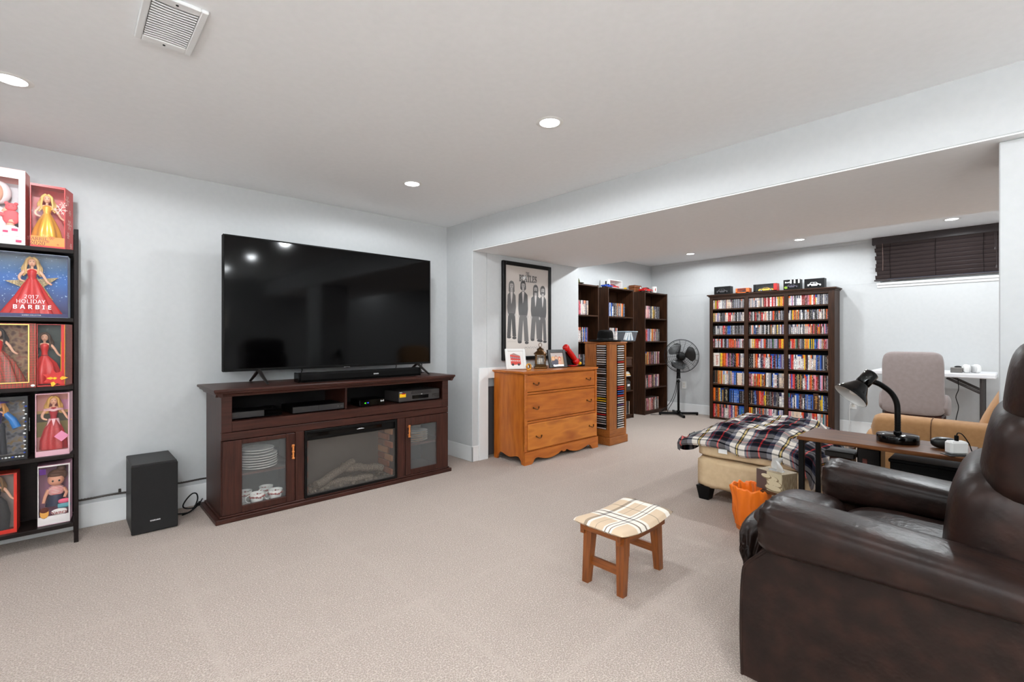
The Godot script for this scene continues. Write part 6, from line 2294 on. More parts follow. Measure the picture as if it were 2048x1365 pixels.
func car_boxes() -> void:
	var T := 1.8005
	var X := 6.89
	var sets := [[2.91, 0.23, 0.115, "black box with a printed dark car, leftmost on the wide cabinet", M.black, Color(0.25, 0.24, 0.25)], [2.63, 0.18, 0.07, "small orange window box on the wide cabinet", M.orange, Color(0.30, 0.22, 0.16)], [2.335, 0.295, 0.105, "red-ended window box with a yellow sports car, middle of the wide cabinet", M.black, Color(0.93, 0.70, 0.10)], [2.01, 0.195, 0.135, "black and white striped box with a white band title on the wide cabinet", M.black, Color(0.30, 0.28, 0.34)], [1.755, 0.22, 0.125, "black box printed with a white taxi, rightmost on the wide cabinet", M.black, Color(0.92, 0.92, 0.91)]]
	for k in 5:
		var q: Array = sets[k]
		var d: float = q[0]
		var w: float = q[1] / 2
		var h: float = q[2]
		var o := thing("model_car_box", q[3], "toy box", V(X + 0.05, T, d), "model car boxes on the wide cabinet", -PI / 2)
		# local: x towards the right as seen, z towards the room
		var b := B.new()
		var t := 0.003
		if k == 1 or k == 2:
			b.cbox(Vector3(0, t / 2, 0), Vector3(w, t / 2, 0.05), 0)
			b.cbox(Vector3(0, h - t / 2, 0), Vector3(w, t / 2, 0.05), 0)
			b.cbox(Vector3(0, h / 2, -0.05 + t / 2), Vector3(w, h / 2 - t, t / 2), 0)
			b.cbox(Vector3(-w + t / 2, h / 2, 0), Vector3(t / 2, h / 2 - t, 0.05), 0)
			b.cbox(Vector3(0, 0.008, 0.05), Vector3(w, 0.008, 0.001), 0)
			b.cbox(Vector3(-w + 0.012, h / 2, 0.05), Vector3(0.012, h / 2, 0.001), 0)
			part("carton", b, q[4], o)
			b = B.new()
			b.cbox(Vector3(w - 0.02, h / 2, 0.0005), Vector3(0.02, h / 2 - t, 0.0505), 0)
			part("end_panel", b, M.red if k == 2 else M.orange, o)
			b = B.new()
			b.cbox(Vector3(-0.008, h / 2 + 0.007, 0.05), Vector3(w - 0.033, h / 2 - 0.010, 0.0005), 0)
			part("window_pane", b, M.clear, o)
			var car := toy_car("%s model car inside its window box on the wide cabinet" % ["small dark", "yellow sports"][k - 1], o.position + Vector3(0, 0.0045, 0.0), q[1] * 0.66, M.yellow if k == 2 else M.charcoal, 1.0, false, -PI / 2)
			car.position += Vector3(0, 0, 0.008)
		else:
			b.cbox(Vector3(0, h / 2, 0), Vector3(w, h / 2, 0.05), 0.002)
			part("carton", b, q[4], o)
			b = B.new()
			var s := w * 1.35 / 0.24
			b.t = Transform3D(Basis().scaled(Vector3(s, s * 1.2, 1)), Vector3(0, h * 0.18, 0.0505))
			var p := PackedVector2Array([Vector2(-0.12, 0.014), Vector2(0.12, 0.014), Vector2(0.12, 0.04), Vector2(0.07, 0.048), Vector2(0.04, 0.075), Vector2(-0.06, 0.077), Vector2(-0.085, 0.048), Vector2(-0.12, 0.042)])
			b.prism(p, -0.0004, 0.0004)
			part("car_print", b, mat(q[5], 0.5), o)
			b = B.new()
			b.t = Transform3D(Basis().scaled(Vector3(s, s * 1.2, 1)), Vector3(0, h * 0.18, 0.0512))
			b.prism(PackedVector2Array([Vector2(-0.068, 0.05), Vector2(-0.01, 0.05), Vector2(-0.01, 0.069), Vector2(-0.055, 0.069)]), -0.0003, 0.0003)
			b.prism(PackedVector2Array([Vector2(0.0, 0.05), Vector2(0.05, 0.05), Vector2(0.032, 0.069), Vector2(0.0, 0.069)]), -0.0003, 0.0003)
			for x: float in [-0.07, 0.075]:
				var c := PackedVector2Array()
				for j in 14:
					c.append(Vector2(x + 0.02 * cos(TAU * j / 14), 0.016 + 0.018 * sin(TAU * j / 14)))
				b.prism(c, -0.0003, 0.0003)
			part("car_print", b, M.blackmatte, o)
			if k == 3:
				for x: float in [-0.2, 0.25, 0.75]:
					b = B.new()
					b.cbox(Vector3(w * x + 0.01, h * 0.8, 0.0503), Vector3(0.009, h * 0.18, 0.0006), 0)
					part("white_stripe", b, M.white, o)
				b = B.new()
				b.pillow(Vector3(-w * 0.7, h * 0.25, 0.0503), Vector3(0.022, 0.017, 0.001), 2.0, Basis(), 16, 6)
				part("green_apple_print", b, mat(Color(0.55, 0.70, 0.15), 0.5), o)
				letters("Beatles", 0.028, M.letterwhite, o, Vector3(-w * 0.4, h * 0.74, 0.0512), Basis().scaled(Vector3(0.8, 1, 1)), true, 700)


func work_corner() -> void:
	# folding table under the window
	var o := thing("folding_table", "white plastic folding table with dark steel legs under the window blind", "table", V(6.77, 0, 0.62))
	var b := nb(o)
	b.t = b.t * Transform3D(Basis(), V(6.775, 0.797, 0.62))
	b.cbox(Vector3.ZERO, Vector3(0.275, 0.023, 0.485), 0.008)
	part("tabletop", b, mat(Color(0.90, 0.90, 0.91), 0.5), o)
	for d: float in [0.235, 1.0]:
		for x: float in [6.56, 6.98]:
			b = nb(o)
			b.tube([V(x, 0.012, d), V(x, 0.775, d)], 0.0165, 12)
			var leg := part("leg", b, mat(Color(0.22, 0.20, 0.195), 0.4), o)
			b = nb(o)
			b.cyl(V(x, 0, d), 0.02, 0.02, 12)
			part("foot_cap", b, M.black, leg)
		b = nb(o)
		b.tube([V(6.56, 0.22, d), V(6.98, 0.22, d)], 0.012, 10)
		b.tube([V(6.56, 0.765, d), V(6.98, 0.765, d)], 0.012, 10)
		part("cross_bar", b, mat(Color(0.22, 0.20, 0.195), 0.4), o)
		var s := 1.0 if d < 0.5 else -1.0
		for x: float in [6.60, 6.94]:
			b = nb(o)
			b.tube([V(x, 0.62, d), V(x, 0.765, d + 0.26 * s)], 0.014, 10)
			part("brace", b, mat(Color(0.26, 0.24, 0.235), 0.4), o)
	# things on it
	o = thing("desk_gadget", "small grey box with dark round top on the folding table beside the chair back", "gadget", V(6.60, 0.8205, 0.42))
	b = B.new()
	b.cbox(Vector3(0, 0.027, 0), Vector3(0.04, 0.027, 0.045), 0.004)
	part("body", b, mat(Color(0.48, 0.47, 0.46), 0.4, 0.3), o)
	b = B.new()
	b.pillow(Vector3(0, 0.058, 0.01), Vector3(0.03, 0.012, 0.028), 2.2, Basis(), 16, 8)
	part("knob", b, M.black, o)
	o = thing("headphones", "white over-ear headphones lying on the right of the folding table", "headphones", V(6.62, 0.8205, 0.315), "", deg_to_rad(-60))
	for s: float in [-1.0, 1.0]:
		b = B.new()
		b.pillow(Vector3(0.042 * s, 0.044, 0), Vector3(0.026, 0.044, 0.044), 2.6, Basis(Vector3.UP, 0.25 * s), 24, 14)
		part("ear_cup", b, M.white, o)
		b = B.new()
		b.pillow(Vector3(0.017 * s, 0.044, 0), Vector3(0.013, 0.040, 0.040), 2.4, Basis(Vector3.UP, 0.25 * s), 24, 14)
		part("ear_pad", b, mat(Color(0.80, 0.80, 0.80), 0.6), o)
	b = B.new()
	var pts := []
	for k in 15:
		var a := PI * k / 14
		pts.append(Vector3(0.068 * cos(a), 0.05 - 0.01 * sin(a), -0.11 * sin(a)))
	b.tube(pts, 0.009, 8, -1.0, 1.4)
	part("headband", b, M.white, o)
	var cd := thing("black_cable", "thin black cord dangling behind the grey chair from the folding table", "cord", V(6.7, 0, 0.40))
	b = nb(cd)
	b.tube(smooth([V(6.505, 0.77, 0.405), V(6.50, 0.66, 0.40), V(6.51, 0.58, 0.42), V(6.50, 0.48, 0.40), V(6.51, 0.34, 0.42), V(6.50, 0.2, 0.41), V(6.52, 0.006, 0.40)], 5), 0.0035, 8)
	part("wire", b, M.black, cd)
	# grey upholstered chair with its back to the camera
	o = thing("dining_chair", "grey velvet upholstered chair seen from behind, tucked to the folding table", "chair", V(6.15, 0, 0.70))
	b = B.new()
	var cz := 0.0
	b.pillow(Vector3(-0.12, 0.735, cz), Vector3(0.055, 0.305, 0.232), 7.0, Basis(Vector3(0, 0, 1), 0.06), 48, 32, func(q: Vector3, dd: Vector3) -> Vector3:
		var f := clampf((0.0 - q.y) / 0.3, 0.0, 1.0)
		return Vector3(q.x - 0.02 * (1.0 - pow(absf(q.z) / 0.232, 2)), q.y, q.z * (1.0 + 0.10 * f * f)))
	part("backrest", b, M.velvet, o)
	b = B.new()
	b.pillow(Vector3(0.13, 0.485, cz), Vector3(0.25, 0.055, 0.25), 5.0, Basis(), 40, 20)
	part("seat", b, M.velvet, o)
	for s: float in [-1.0, 1.0]:
		b = B.new()
		b.pillow(Vector3(0.0, 0.525, 0.235 * s), Vector3(0.15, 0.09, 0.033), 4.0, Basis(Vector3(0, 0, 1), -0.25), 30, 16)
		part("side_wing", b, M.velvet, o)
	b = B.new()
	b.cbox(Vector3(0.10, 0.412, cz), Vector3(0.24, 0.02, 0.215), 0.003)
	part("seat_frame", b, M.espressox, o)
	for q: Array in [[-0.10, -0.19, -0.05], [-0.10, 0.19, -0.05], [0.30, -0.19, 0.03], [0.30, 0.19, 0.03]]:
		b = B.new()
		b.tube([Vector3(q[0], 0.40, q[1]), Vector3(q[0] + q[2], 0.0, q[1] * 1.04)], 0.022, 4, 0.015)
		part("leg", b, M.espressoy, o)


func arm_shape(b: B, x: float, y0: float, slope: float, d0: float, d1: float, hw: float, hh0: float, folds: float, thin := 0.0) -> void:
	# a stuffed arm roll from its front at d0 back to d1, gathered into pleats at the front
	var rows := []
	var N := 34
	var C := 40
	for i in N + 1:
		var f := float(i) / N
		var d := lerpf(d0, d1, f)
		var hh := hh0 * (1.0 - thin * minf(1.0, f * 1.5))
		var e := 1.0
		var df := absf(d - d0)
		var de := absf(d - d1)
		var rr := 0.075
		if df < rr:
			e = sqrt(maxf(0.0, 1.0 - pow(1.0 - df / rr, 2.6)))
		if de < rr:
			e = minf(e, sqrt(maxf(0.0, 1.0 - pow(1.0 - de / rr, 2.6))))
		var line := PackedVector3Array()
		for j in C:
			var a := TAU * j / C
			var ca := cos(a)
			var sa := sin(a)
			var s := 1.0 / pow(pow(absf(ca), 3.2) + pow(absf(sa), 3.2), 1.0 / 3.2)
			var pl := 1.0 + folds * sin(a * 11.0 + 0.6 * sin(a * 3.0)) * exp(-df / 0.055) * (0.5 + 0.5 * sa)
			line.append(V(x + hw * ca * s * e * pl, y0 + slope * f + hh * sa * s * e * pl, d))
		rows.append(line)
	b.grid(rows, true, V(x, y0 + slope / 2, (d0 + d1) / 2))


func tan_recliner() -> void:
	var o := thing("tan_recliner", "tan suede recliner with gathered pillow arms beyond the narrow side table", "recliner", V(4.55, 0, 0.35))
	var b := nb(o)
	arm_shape(b, 4.22, 0.535, -0.01, 0.72, -0.25, 0.115, 0.102, 0.07)
	# stitched seam across the pillow
	part("arm_pillow", b, M.suede, o)
	b = nb(o)
	var ring := []
	for j in 25:
		var a := TAU * j / 24
		var s := 1.0 / pow(pow(absf(cos(a)), 3.2) + pow(absf(sin(a)), 3.2), 1.0 / 3.2)
		ring.append(V(4.22 + 0.1155 * cos(a) * s, 0.5315 + 0.1025 * sin(a) * s, 0.385))
	b.tube(ring, 0.0035, 6)
	part("arm_seam", b, mat(Color(0.42, 0.28, 0.16), 0.8), o)
	b = nb(o)
	arm_shape(b, 4.90, 0.46, -0.05, 0.72, -0.25, 0.115, 0.095, 0.05)
	part("arm_pillow", b, M.suede, o)
	for x: float in [4.13, 4.82]:
		b = nb(o)
		b.box(x, x + 0.17, 0.05, 0.50 if x < 4.5 else 0.42, -0.25, 0.68, 0.03)
		part("side_panel", b, M.suede, o)
	b = nb(o)
	b.pillow(V(4.585, 0.40, 0.40), Vector3(0.255, 0.11, 0.32), 4.5, Basis(), 40, 20)
	part("seat_cushion", b, M.suede, o)
	b = nb(o)
	b.pillow(V(4.585, 0.30, 0.72), Vector3(0.27, 0.19, 0.075), 4.0, Basis(), 40, 20)
	part("footrest", b, M.suede, o)
	b = nb(o)
	b.box(4.28, 4.89, 0.04, 0.28, -0.2, 0.6, 0.01)
	part("base", b, mat(Color(0.28, 0.19, 0.12), 0.9), o)
	for q: Array in [[0.74, 0.055, 0.30, 0.12]]:
		b = nb(o)
		b.pillow(V(4.585, q[0], q[1] - 0.07), Vector3(0.31, q[2], q[3]), 5.0, Basis(Vector3(1, 0, 0), 0.42), 40, 24)
		part("back_cushion", b, M.suede, o)
	b = nb(o)
	b.box(4.25, 4.92, 0.3, 0.62, -0.2, -0.02, 0.05)
	part("back_shell", b, M.suede, o)


func tartan() -> StandardMaterial3D:
	var N := 512
	var navy := Color(0.022, 0.025, 0.065)
	var white := Color(0.86, 0.83, 0.79)
	var grey := Color(0.25, 0.26, 0.32)
	var line := PackedColorArray()
	for k in N:
		var f := float(k) / N
		var c := navy
		if f < 0.38:
			c = navy
			if absf(f - 0.19) < 0.018:
				c = Color(0.72, 0.10, 0.10)
		elif f < 0.50:
			c = grey
		elif f < 0.88:
			c = white
			if absf(f - 0.66) < 0.012 or absf(f - 0.72) < 0.012:
				c = Color(0.10, 0.09, 0.08)
			elif absf(f - 0.69) < 0.016:
				c = Color(0.72, 0.58, 0.20)
		else:
			c = grey
			if absf(f - 0.94) < 0.01:
				c = Color(0.66, 0.12, 0.12)
		line.append(c)
	var i := Image.create(N, N, false, Image.FORMAT_RGB8)
	for y in N:
		for x in N:
			var a := line[x]
			var fy := float(y) / N
			var w := white if fy < 0.40 else navy
			if absf(fy - 0.20) < 0.03:
				w = Color(0.10, 0.10, 0.11)
			elif fy > 0.40 and fy < 0.48 or fy > 0.92:
				w = grey
			elif absf(fy - 0.70) < 0.025:
				w = Color(0.55, 0.12, 0.13)
			i.set_pixel(x, y, a.lerp(w, 0.34 + 0.12 * float((x + y) / 2 % 2)))
	var m := pic(i, 0.95)
	m.metallic_specular = 0.2
	return m


func taper(b: B, at: Vector3, r0: float, r1: float, h: float) -> void:
	var c := [Vector3(-1, 0, -1), Vector3(1, 0, -1), Vector3(1, 0, 1), Vector3(-1, 0, 1)]
	var up := Vector3.UP * h
	b.face([at + c[0] * r0, at + c[1] * r0, at + c[2] * r0, at + c[3] * r0], Vector3.DOWN)
	b.face([at + up + c[0] * r1, at + up + c[1] * r1, at + up + c[2] * r1, at + up + c[3] * r1], Vector3.UP)
	for k in 4:
		var l := (k + 1) % 4
		b.face([at + c[k] * r0, at + c[l] * r0, at + up + c[l] * r1, at + up + c[k] * r1], (c[k] + c[l]).normalized())


func ottoman() -> void:
	var x0 := 3.36
	var x1 := 4.40
	var d0 := 0.90
	var d1 := 1.62
	var o := thing("ottoman", "large beige suede storage ottoman on black block feet, under the tartan blanket", "ottoman", V((x0 + x1) / 2, 0, (d0 + d1) / 2))
	var b := nb(o)
	var c := V((x0 + x1) / 2, 0, (d0 + d1) / 2)
	b.pillow(c + Vector3.UP * 0.20, Vector3((x1 - x0) / 2, 0.115, (d1 - d0) / 2), 16.0, Basis(), 64, 24)
	part("box_body", b, M.beige, o)
	b = nb(o)
	b.pillow(c + Vector3.UP * 0.366, Vector3((x1 - x0) / 2 + 0.004, 0.05, (d1 - d0) / 2 + 0.004), 10.0, Basis(), 64, 24)
	part("lid_cushion", b, M.beige, o)
	for q: Array in [[x0 + 0.055, d1 - 0.06], [x0 + 0.055, d0 + 0.06], [x1 - 0.05, d1 - 0.06], [x1 - 0.05, d0 + 0.06]]:
		b = nb(o)
		taper(b, V(q[0], 0, q[1]), 0.034, 0.05, 0.098)
		part("foot", b, M.black, o)
	# tartan blanket draped over it, folded thick, hanging unevenly
	var t := thing("tartan_blanket", "navy, white and red tartan fleece blanket draped over the beige ottoman", "blanket", V(3.88, 0.42, 1.26))
	var top := 0.428
	var f := FastNoiseLite.new()
	f.seed = 5
	f.frequency = 2.6
	f.fractal_octaves = 3
	var sheet := func(off: float) -> Array:
		var rows := []
		var NA := 90
		var NB := 90
		for i in NA + 1:
			var line := PackedVector3Array()
			var u := float(i) / NA
			for j in NB + 1:
				var v := float(j) / NB
				# v runs left to right in d (1.80 -> 0.72), u from the front edge back
				var over_f := 0.035 + 0.06 * v + 0.05 * exp(-pow((v - 0.86) / 0.10, 2.0)) + 0.010 * sin(v * 17.0)
				var s := -over_f + u * (x1 - x0 + 0.12 + over_f)
				var q := -0.14 - 0.02 * sin(u * 9.0) + v * ((d1 - d0) + 0.34)
				var x := x0 + maxf(s, -0.012 - off)
				var d := d1 - clampf(q, -0.10 - off, d1 - d0 + 0.02 + off)
				var y := top + off
				var puff := clampf(minf(s + 0.03, x1 - x0 + 0.1 - s) / 0.30, 0.0, 1.0) * clampf(minf(q + 0.12, d1 - d0 - q + 0.02) / 0.20, 0.0, 1.0)
				y += 0.095 * smoothstep(0.0, 1.0, puff) * (0.75 + 0.35 * u)
				y += 0.018 * f.get_noise_2d(s * 1.6, q * 2.2) * clampf(puff * 2.0, 0.2, 1.0)
				y += 0.006 * sin(s * 34.0 + 5.0 * f.get_noise_2d(s, q)) * clampf(puff * 2.0, 0.0, 1.0)
				if s < 0.0:
					y -= -s - 0.012 * (1.0 - exp(s / 0.012))
					x -= 0.012 * (1.0 + sin(v * 31.0)) * clampf(-s / 0.06, 0.0, 1.0)
				if q < -0.10:
					var h := -0.10 - q
					y -= h + 0.05 * clampf(h / 0.04, 0.0, 1.0) * (0.7 + 0.4 * sin(u * 12.0))
					d += 0.02 * sin(u * 21.0) * clampf(h / 0.04, 0.0, 1.0)
				elif q < 0.0:
					y -= 0.03 * pow(-q / 0.10, 2.0)
				if q > d1 - d0 + 0.02:
					var h := q - (d1 - d0 + 0.02)
					y -= h * (0.75 + 0.25 * sin(u * 8.0 + 1.0))
					d -= 0.018 * (1.0 + sin(u * 24.0)) * clampf(h / 0.08, 0.0, 1.0)
				if s > x1 - x0 + 0.01:
					y -= (s - (x1 - x0 + 0.01)) * 0.9
				line.append(V(x, y, d))
			rows.append(line)
		return rows
	b = nb(t)
	var outer: Array = sheet.call(0.014)
	var inner: Array = sheet.call(0.0)
	b.grid(outer, false, Vector3.INF, Vector2(3.9, 7.0), false)
	b.grid(inner, false, Vector3.INF, Vector2(3.9, 7.0), true)
	var lip := func(a: PackedVector3Array, e: PackedVector3Array) -> void:
		var mid := PackedVector3Array()
		for k in a.size():
			mid.append((a[k] + e[k]) / 2 + (a[k] - e[k]).cross((a[mini(k + 1, a.size() - 1)] - a[maxi(k - 1, 0)])).normalized() * 0.004)
		b.grid([a, mid, e], false, Vector3.INF, Vector2(3.9, 0.05))
	lip.call(outer[0], inner[0])
	lip.call(inner[outer.size() - 1], outer[outer.size() - 1])
	var cols := [PackedVector3Array(), PackedVector3Array(), PackedVector3Array(), PackedVector3Array()]
	for i in outer.size():
		cols[0].append(inner[i][0])
		cols[1].append(outer[i][0])
		cols[2].append(outer[i][outer[i].size() - 1])
		cols[3].append(inner[i][outer[i].size() - 1])
	lip.call(cols[0], cols[1])
	lip.call(cols[2], cols[3])
	part("cloth", b, tartan(), t)
	# its grey underside showing along the left edge, and the care tag
	b = nb(t)
	for k in 3:
		var pts := []
		for j in 12:
			var g := j / 11.0
			pts.append(V(x0 + 0.0 + 0.30 * g, top - 0.006 - 0.016 * k + 0.012 * g, d1 + 0.05 + 0.045 * sin(g * 2.2) - 0.012 * k))
		b.tube(pts, 0.009, 8)
	part("grey_fold", b, mat(Color(0.42, 0.43, 0.43), 0.9), t, "grey underside folds at the left corner")
	b = nb(t)
	b.box(x0 - 0.035, x0 - 0.032, 0.368, 0.396, 1.37, 1.43, 0)
	b.box(x0 - 0.034, x0 - 0.01, 0.392, 0.396, 1.375, 1.425, 0)
	part("care_tag", b, M.white, t)


func console_table() -> void:
	var o := thing("side_table", "narrow rustic wood side table with thin black metal legs behind the brown recliner", "side table", V(3.01, 0, 0.47))
	var b := nb(o)
	b.box(2.84, 3.18, 0.63, 0.65, 0.125, 0.805, 0.003)
	part("tabletop", b, M.rusticz, o)
	for x: float in [2.855, 3.165]:
		for d: float in [0.145, 0.785]:
			b = nb(o)
			b.box(x - 0.0125, x + 0.0125, 0, 0.63, d - 0.0125, d + 0.0125, 0.002)
			part("leg", b, M.black, o)
	b = nb(o)
	b.box(2.868, 3.152, 0.605, 0.63, 0.137, 0.153, 0.001)
	b.box(2.868, 3.152, 0.605, 0.63, 0.777, 0.793, 0.001)
	b.box(2.868, 3.152, 0.23, 0.25, 0.137, 0.153, 0.001)
	b.box(2.868, 3.152, 0.23, 0.25, 0.777, 0.793, 0.001)
	part("rail", b, M.black, o)
	b = nb(o)
	b.box(2.87, 3.17, 0.25, 0.2645, 0.13, 0.8, 0.002)
	b.box(3.02, 3.17, 0.25, 0.2645, 0.8, 1.05, 0.002)
	part("lower_shelf", b, M.rusticz, o)
	# desk lamp
	var L := V(3.04, 0.6505, 0.41)
	o = thing("desk_lamp", "glossy black gooseneck desk lamp on the narrow side table", "lamp", L)
	b = B.new()
	b.lathe(Vector3.ZERO, [Vector2(0, 0), Vector2(0.084, 0), Vector2(0.086, 0.003), Vector2(0.086, 0.034), Vector2(0.083, 0.038), Vector2(0, 0.04)], 40)
	part("base", b, M.blackgloss, o)
	b = B.new()
	b.cyl(Vector3(0, 0.038, 0), 0.017, 0.018, 20, 0.003)
	part("stem_collar", b, M.blackgloss, o)
	b = B.new()
	var pp := [V(3.04, 0.69, 0.41), V(3.04, 0.78, 0.41), V(3.043, 0.845, 0.414), V(3.035, 0.895, 0.435), V(3.005, 0.932, 0.468), V(2.982, 0.948, 0.492)]
	var pts := []
	for p: Vector3 in smooth(pp, 8):
		pts.append(p - L)
	b.tube(pts, 0.0125, 14)
	for k in pts.size() - 1:
		if k % 1 == 0:
			b.tube([pts[k] * 0.7 + pts[k + 1] * 0.3, pts[k] * 0.4 + pts[k + 1] * 0.6], 0.0133, 12)
	part("gooseneck", b, M.black, o)
	# shade: axis from the cap down to the left
	var cap := V(2.958, 0.985, 0.505) - L
	var mouth := V(2.888, 0.878, 0.577) - L
	var ax := (mouth - cap).normalized()
	var len := (mouth - cap).length()
	var sx := ax.cross(Vector3.UP).normalized()
	var Bs := Basis(sx, ax, sx.cross(ax))
	b = B.new()
	b.t = Transform3D(Bs, cap)
	b.lathe(Vector3.ZERO, [Vector2(0, -0.012), Vector2(0.026, -0.012), Vector2(0.032, -0.006), Vector2(0.033, 0.058), Vector2(0.03, 0.062), Vector2(0.044, 0.085), Vector2(0.062, 0.115), Vector2(0.078, len - 0.012), Vector2(0.081, len), Vector2(0.079, len + 0.001)], 40)
	var sh := part("shade", b, M.blackgloss, o)
	b = B.new()
	b.t = Transform3D(Bs, cap)
	b.lathe(Vector3.ZERO, [Vector2(0.079, len), Vector2(0.075, len - 0.012), Vector2(0.058, 0.115), Vector2(0.038, 0.085), Vector2(0, 0.075)], 40)
	part("reflector", b, mat(Color(0.86, 0.86, 0.85), 0.35, 0.2), sh, "white inside of the shade")
	b = B.new()
	b.t = Transform3D(Bs, cap)
	b.pillow(Vector3(0, 0.105, 0), Vector3(0.024, 0.03, 0.024), 2.1, Basis(), 20, 12)
	part("bulb", b, M.porcelain, sh)
	b = B.new()
	b.tube([V(2.982, 0.948, 0.492) - L, V(2.965, 0.955, 0.508) - L], 0.014, 12)
	part("swivel", b, M.blackgloss, o)
	# charger, its mat, mouse and cord
	var at := V(2.90, 0.6505, 0.185)
	o = thing("charger_block", "white charging block with a black plug on the right end of the side table", "charger", at, "", deg_to_rad(-50))
	b = B.new()
	b.cbox(Vector3(0, 0.032, 0), Vector3(0.037, 0.029, 0.022), 0.008)
	part("block", b, M.white, o)
	b = B.new()
	b.cbox(Vector3(0.0, 0.072, 0), Vector3(0.005, 0.013, 0.008), 0.002)
	part("plug", b, M.blackmatte, o)
	b = B.new()
	b.cbox(Vector3(-0.015, 0.0015, 0.016), Vector3(0.042, 0.0015, 0.03), 0.001)
	part("charging_pad", b, M.charcoal, o)
	b = B.new()
	b.tube(smooth([Vector3(0, 0.083, 0), Vector3(0.006, 0.096, 0), Vector3(0.025, 0.088, 0.0), Vector3(0.05, 0.05, 0.0), Vector3(0.066, 0.006, 0.003), Vector3(0.085, 0.002, 0.02)], 5), 0.0022, 8)
	part("wire", b, M.black, o)
	at = V(3.02, 0.6505, 0.235)
	b = B.new()
	b.pillow(Vector3(0, 0.026, 0), Vector3(0.032, 0.026, 0.05), 2.6, Basis(Vector3.UP, 0.4), 28, 16)
	single("computer_mouse", b, mat(Color(0.06, 0.05, 0.05), 0.35), at, "dark rounded mouse behind the white charging block", "mouse")
	# what stands on the lower shelf
	at = V(3.0, 0.265, 0.28)
	o = thing("fabric_bin", "black fabric storage bin under the right half of the side table", "bin", at)
	b = nb(o)
	b.box(2.89, 3.14, 0.265, 0.585, 0.17, 0.42, 0.012)
	part("body", b, M.blackmatte, o)
	b = nb(o)
	b.box(2.885, 3.145, 0.575, 0.592, 0.165, 0.425, 0.004)
	part("rim", b, M.black, o)
	at = V(3.08, 0.265, 0.53)
	o = thing("game_console", "dark box with glowing purple strip under the desk lamp, below the tabletop", "electronics", at)
	b = nb(o)
	b.box(3.02, 3.15, 0.265, 0.60, 0.475, 0.575, 0.006)
	part("body", b, mat(Color(0.05, 0.03, 0.035), 0.3), o)
	var gl := mat(Color(0.4, 0.1, 0.6), 0.5)
	gl.emission_enabled = true
	gl.emission = Color(0.55, 0.12, 0.85)
	gl.emission_energy_multiplier = 0.9
	b = nb(o)
	b.box(3.015, 3.02, 0.470, 0.474, 0.485, 0.57, 0)
	part("light_strip", b, gl, o)
	b = nb(o)
	b.box(3.016, 3.02, 0.52, 0.545, 0.53, 0.55, 0.001)
	part("warning_label", b, mat(Color(0.45, 0.22, 0.18), 0.5), o)
	at = V(3.0, 0.265, 0.455)
	b = nbat(at)
	b.t = Transform3D.IDENTITY
	b.cbox(Vector3(0, 0.14, 0), Vector3(0.016, 0.02, 0.014), 0.004)
	b.cyl(Vector3(0, 0, 0), 0.022, 0.12, 18, 0.004)
	single("small_bottle", b, glass(0.35, Color(0.7, 0.68, 0.7), 0.1), at, "small clear capped bottle next to the purple-lit box under the table", "bottle")
	at = V(3.1, 0.265, 0.66)
	o = thing("storage_tray", "flat dark tray on a stacked box beneath the side table, left of the purple-lit box", "tray", at)
	b = nb(o)
	b.box(3.03, 3.15, 0.265, 0.53, 0.60, 0.70, 0.004)
	part("box", b, M.espressox, o)
	b = nb(o)
	b.box(3.02, 3.16, 0.53, 0.56, 0.585, 0.72, 0.004)
	part("tray", b, mat(Color(0.13, 0.115, 0.11), 0.5), o)
	# tissues
	at = V(3.10, 0.265, 0.985)
	o = thing("tissue_box", "printed cream and brown tissue box with a tissue pulled up", "tissue box", at, "", deg_to_rad(-20.5))
	var im := img(96, 96, Color(0.80, 0.75, 0.62))
	im.fill_rect(Rect2i(0, 0, 40, 96), Color(0.36, 0.29, 0.27))
	for q: Array in [[0.62, 0.35, 0.26, 0.16], [0.72, 0.58, 0.30, 0.18], [0.68, 0.82, 0.34, 0.17], [0.40, 0.28, 0.2, 0.12]]:
		oval(im, q[0], q[1], q[2], q[3], Color(0.52, 0.45, 0.33))
		oval(im, q[0] - 0.02, q[1] - 0.03, q[2] * 0.88, q[3] * 0.8, Color(0.84, 0.79, 0.66))
	b = B.new()
	b.cbox(Vector3(0, 0.0575, 0), Vector3(0.065, 0.0575, 0.085), 0.002)
	part("carton", b, tri_mat(noise(81, 0.03, [Color(0.78, 0.73, 0.60), Color(0.55, 0.47, 0.36), Color(0.82, 0.78, 0.66)], FastNoiseLite.TYPE_SIMPLEX_SMOOTH, 2, 256), Vector3(14, 1.5, 14), 0.5), o)
	b = B.new()
	b.t = Transform3D(Basis(Vector3.UP, -PI / 2), Vector3(-0.0656, 0, 0))
	print_face(b, -0.085, 0.085, 0.001, 0.114, 0.0)
	part("shell_print", b, pic(im), o)
	b = B.new()
	b.pillow(Vector3(0, 0.115, 0), Vector3(0.03, 0.0012, 0.05), 2.2, Basis(), 24, 6)
	part("opening_film", b, glass(0.5, Color(0.92, 0.94, 0.96), 0.1), o)
	b = B.new()
	var rows := []
	for i in 11:
		var g := i / 10.0
		var line := PackedVector3Array()
		for j in 15:
			var s := j / 14.0 - 0.5
			var w := 0.05 + 0.06 * g - 0.08 * g * g
			line.append(Vector3(s * w * 2.2 - 0.03 * g, 0.108 + 0.09 * g - 0.03 * absf(s) * g, 0.018 * sin(s * 9.0 + 2.0 * g) * (0.4 + g)))
		rows.append(line)
	b.t = Transform3D(Basis(Vector3.UP, 1.0), Vector3.ZERO)
	b.grid(rows, false, Vector3.INF)
	part("tissue", b, M.white, o)
	# waste bin with an orange bag
	at = V(3.07, 0, 1.12)
	o = thing("waste_bin", "small waste bin lined with an orange plastic bag in front of the ottoman", "waste bin", at)
	b = B.new()
